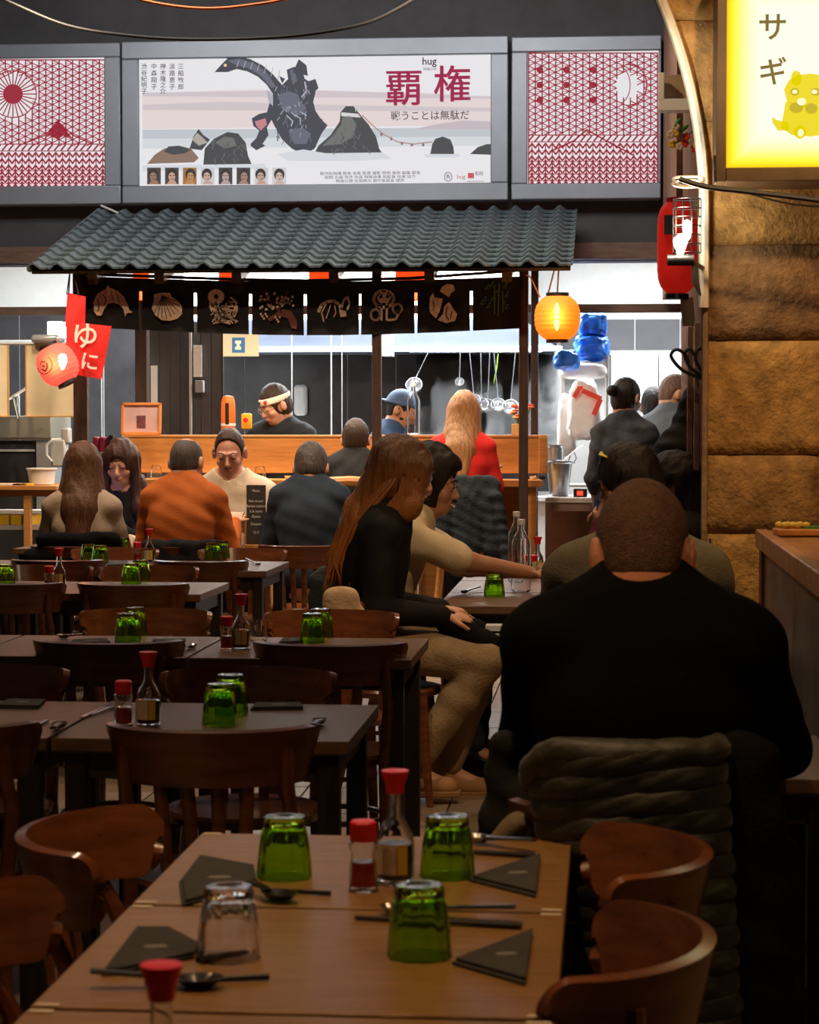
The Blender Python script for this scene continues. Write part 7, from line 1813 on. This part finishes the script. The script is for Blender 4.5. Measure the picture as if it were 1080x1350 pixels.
mb.build('glasses', mat('glasses_metal', (.5, .45, .35), .3, metal=.8), r)
r, I = fig(496, 15.6, -100, 'bearded cook in a backward blue cap seen in profile behind the middle post', stand=True, lean=8, hunch=14, head=(0, -14, 0), top=cloth('blue_work_cloth', (.04, .075, .15)), topname='work_shirt', hair='buzz', hairm=HAIR_BLK, scale=1.03, shw=.18, h=.0085, pants=cloth('dark_trousers', (.01, .01, .012)), shoes=mat('black_shoe', (.01, .01, .01), .4), hl=(-.15, .38, 1.05), hr=(.15, .38, 1.05), skin=SKIN_T)
PP, R, H = I['P'], I['R'], I['H']
v = Vol(H - V(.22, .26, .2), H + V(.22, .26, .22), .007); v.ell(PP(0, -.014, .035), (.094, .115, .112), R, .01); v.plane(PP(0, 0, .035), -(R @ V(0, .0, 1))); v.ell(PP(0, -.13, .040), (.06, .05, .008), R, .01); v.build('cap', mat('cap_blue', (.05, .09, .18), .7, var=.15), r)
v = Vol(H - V(.2, .2, .25), H + V(.2, .2, .1), .006); v.ell(PP(0, .050, -.078), (.044, .040, .036), R, .02); v.ell(PP(0, .02, -.05), (.066, .05, .03), R, .02); v.ell(PP(0, .06, -.030), (.045, .07, .019), R, .006, 's'); v.build('beard', HAIR_BLK, r)
# hall staff
r, I = fig(822, 14.35, -12, 'standing waitress with black hair in a bun and a black long-sleeved shirt, back to us', stand=True, lean=2, hunch=6, head=(-20, -8, 0), top=cloth('black_shirt', (.035, .037, .042), .3, .5, 40), topname='black_shirt', sleeve=.66, neck='high', hair='bun', hairm=HAIR_BLK, scale=1.05, shw=.145, bulk=.90, h=.009, pants=cloth('navy_trousers', (.012, .016, .05)), shoes=mat('black_shoe', (.01, .01, .01), .4), hl=(-.185, .10, .87), hr=(.16, .34, 1.08), pl=(-.1, -1, 0), pr=(.2, -.6, -1), fold=.006, skin=SKIN_T, seed=12)
PP = I['P']; mb = MB(); mb.tube([PP(-.025 + .022 * math.cos(t), -.118, .035 + .024 * math.sin(t)) for t in np.linspace(0, 2 * PI, 17)[:-1]], .007, 6, closed=True); mb.build('scrunchie', mat('pale_scrunchie', (.55, .40, .28), .7), r)
fig(868, 14.95, -40, 'standing waiter with cropped hair in a grey shirt turned to the right', stand=True, lean=6, hunch=14, head=(-30, -18, 0), top=cloth('grey_shirt', (.085, .10, .115), .15, .3, 60), topname='grey_shirt', neck='high', hair='buzz', hairm=hairmat('hair_cropped_dark', (.13, .07, .045)), scale=1.09, shw=.155, bulk=.92, h=.009, pants=cloth('dark_trousers', (.01, .01, .012)), shoes=mat('black_shoe', (.01, .01, .01), .4), hl=(-.14, .34, 1.0), hr=(.14, .34, 1.0), skin=mat('skin_olive', (.42, .22, .12), .5, var=.06, vscale=14, sss=.08), seed=10)
fig(862, 15.7, 0, 'third staff member almost hidden between the waitress and the waiter', stand=True, lean=6, hunch=10, head=(0, -10, 0), top=cloth('black_cotton', (.022, .024, .028)), hair='short', hairm=HAIR_BLK, scale=1.03, h=.013, pants=cloth('dark_trousers', (.01, .01, .012)), skin=SKIN_T)

# ------------------------------------------------------------------ coats, bags, stools
# quilted jacket on the chair of the man in black
Yj = 3.80
jk = empty('quilted_jacket', (.04, Yj, .30), 0, 'dark olive quilted puffer jacket hanging over the chair back of the man in black', 'jacket')
PUFF = mat('olive_nylon', (.019, .018, .009), .5, var=.25, vscale=7, bump=.35, bscale=30, sheen=.15)
zt_, zb_ = .915, .26; nb = 17; x0 = X_at(694, Yj) ; x1 = X_at(955, Yj)
hs_ = (zt_ - zb_) / nb
for i in range(nb):
    z1_ = zt_ - i * hs_; z0_ = z1_ - hs_
    xl = x0 + (.009 * i if i < 7 else .058 + .003 * math.sin(i)); xr = x1 + .003 * i
    def fn(u, v_):
        a_ = (u - .5) * PI * 1.25
        x = (xl + xr) / 2 + (xr - xl) / 2 * math.sin(a_) / 1.0
        y = Yj + .035 - .095 * math.cos(a_)
        zz = z0_ - .002 + (hs_ + .004) * v_ + .008 * math.sin(a_ * 1.3 + .3 * i) + .016 * (u - .5)
        puff = .0075 * math.sin(PI * v_) ** .7 * (1 + .35 * math.sin(u * 17 + i * 2.3))
        wr = .0022 * math.sin(u * 60 + i * 2 + 4 * math.sin(v_ * 4)) * math.sin(PI * v_)
        if i == 0: zz -= .05 * max(0, .22 - u) / .22
        return Vector((x + math.sin(a_) * puff, y - math.cos(a_) * (puff + wr), zz))
    mb = MB(); mb.sheet(fn, 54, 9, .008); wp(mb, 'quilted_panel', PUFF, jk, ang=180)
v = Vol((x0 - .08, Yj - .14, zt_ - .12), (x1 + .08, Yj + .16, zt_ + .07), .008)
for t in range(12):
    u0, u1 = t / 12 * .98, (t + 1) / 12 * .98
    q = [V((x0 + x1) / 2 + (x1 - x0) / 2 * .97 * math.sin((u_ - .5) * PI * .95), Yj + .030 - .075 * math.cos((u_ - .5) * PI * .95), zt_ - .006 - .055 * max(0, .2 - u_) / .2) for u_ in (u0, u1)]
    v.cone(q[0], q[1], .021, .021, .02)
v.folds(.003, 1.5, 2)
o = v.build('rolled_collar', PUFF, jk); o.location = (-.04, -Yj, -.30)
lump('black_overcoat', COATB, 'black coat hanging down at the right of the quilted jacket', 'coat', [(V(.235, 3.86, .86), V(.25, 3.84, .18), .075, .10, dict(n=V(0, 1, 0), f=.55)), (V(.17, 3.88, .80), V(.16, 3.86, .20), .07, .09, dict(n=V(0, 1, 0), f=.55)), (V(.30, 3.92, .70), V(.31, 3.9, .22), .05, .055)], 0, .012, .008, 9)
lump('shoulder_bag', cloth('black_bag_cloth', (.012, .012, .011), .3, .4, 50), 'black bag and strap on the floor left of the man in black', 'bag', [(V(-.19, 4.25, .84), V(-.20, 4.25, .55), .035, .06), (V(-.20, 4.25, .6), V(-.22, 4.25, .2), .07, .11), (V(-.13, 4.2, .75), V(-.15, 4.2, .25), .05, .08)], 0, .012, .010, 4)
lump('jacket_sleeve', cloth('pale_scarf_cloth', (.22, .17, .11), .2, .4, 70), 'pale crumpled sleeve lining showing left of the quilted jacket', 'sleeve', [(V(-.155, 3.86, .77), V(-.215, 3.86, .69), .022, .028)], 0, .008, .004, 4)
# coats on the rear chairs
lump('black_jacket', COATB, 'black jacket over the chair of the woman in beige', 'jacket', [(A3(58, 712, 11.92), A3(150, 712, 11.92), .045, .045, dict(n=V(0, 1, 0), f=.7)), (A3(45, 738, 11.92), A3(160, 738, 11.92), .07, .07, dict(n=V(0, 1, 0), f=.6))], 0, .013, .007, 3)
lump('black_jacket', cloth('black_jacket_cloth', (.01, .009, .010)), 'black jacket over the chair of the man in orange', 'jacket', [(A3(195, 722, 11.94), A3(290, 722, 11.94), .045, .045, dict(n=V(0, 1, 0), f=.7)), (A3(195, 745, 11.94), A3(290, 745, 11.94), .07, .07, dict(n=V(0, 1, 0), f=.6))], 0, .013, .007, 5)
# bar stools
def stool(px, Y, label):
    x = at(px, 700, Y).x; r = empty('bar_stool', (x, Y, 0), 0, label, 'stool', 'bar stools at the counter')
    mb = MB(); mb.lathe([(.0001, .74), (.16, .74), (.17, .75), (.17, .765), (.16, .775), (.0001, .772)], n=24); mb.build('seat', WOOD_COUNTER, r)
    for sx in (-1, 1):
        for sy in (-1, 1):
            mb = MB(); mb.tube([(sx * .11, sy * .11, .745), (sx * .18, sy * .18, 0)], [.017, .014], 8); mb.build('leg', WOOD_COUNTER, r)
    for sx in (-1, 1): mb = MB(); mb.tube([(sx * .15, -.15, .76), (sx * .17, -.19, 1.12)], .013, 8); mb.build('back_post', WOOD_COUNTER, r)
    mb = MB(); mb.tube([(-.18, -.175, 1.11), (0, -.215, 1.12), (.18, -.175, 1.11)], .03, 8, flat=1, ref=(0, 0, 1)); mb.build('back_rail', WOOD_COUNTER, r)
    mb = MB(); mb.tube([(.155 * math.cos(t), .155 * math.sin(t), .25) for t in np.linspace(0, 2 * PI, 21)[:-1]], .009, 7, closed=True); mb.build('foot_ring', WOOD_COUNTER, r)
    return r
stool(608, 13.86, 'wooden bar stool under the red-clothed woman, covered by a denim jacket'); stool(466, 13.95, 'wooden bar stool under the young person in black'); 
DEN = cloth('dark_denim', (.024, .029, .033), .35, .5, 70)
Yd = 13.62
o = lump('denim_jacket', DEN, 'dark denim jacket hanging over the bar stool of the red-clothed woman', 'jacket', [(A3(578, 636, Yd), A3(648, 636, Yd), .045, .045, dict(n=V(0, 1, 0), f=.7)), (A3(585, 655, Yd), A3(578, 715, Yd), .085, .085, dict(n=V(0, 1, 0), f=.55)), (A3(615, 655, Yd), A3(618, 715, Yd), .10, .10, dict(n=V(0, 1, 0), f=.55)),
    (A3(645, 650, Yd), A3(652, 722, Yd), .075, .07, dict(n=V(0, 1, 0), f=.6)), (A3(655, 655, Yd - .05), A3(668, 735, Yd - .05), .035, .04)], 0, .010, .008, 6, f=1.3)
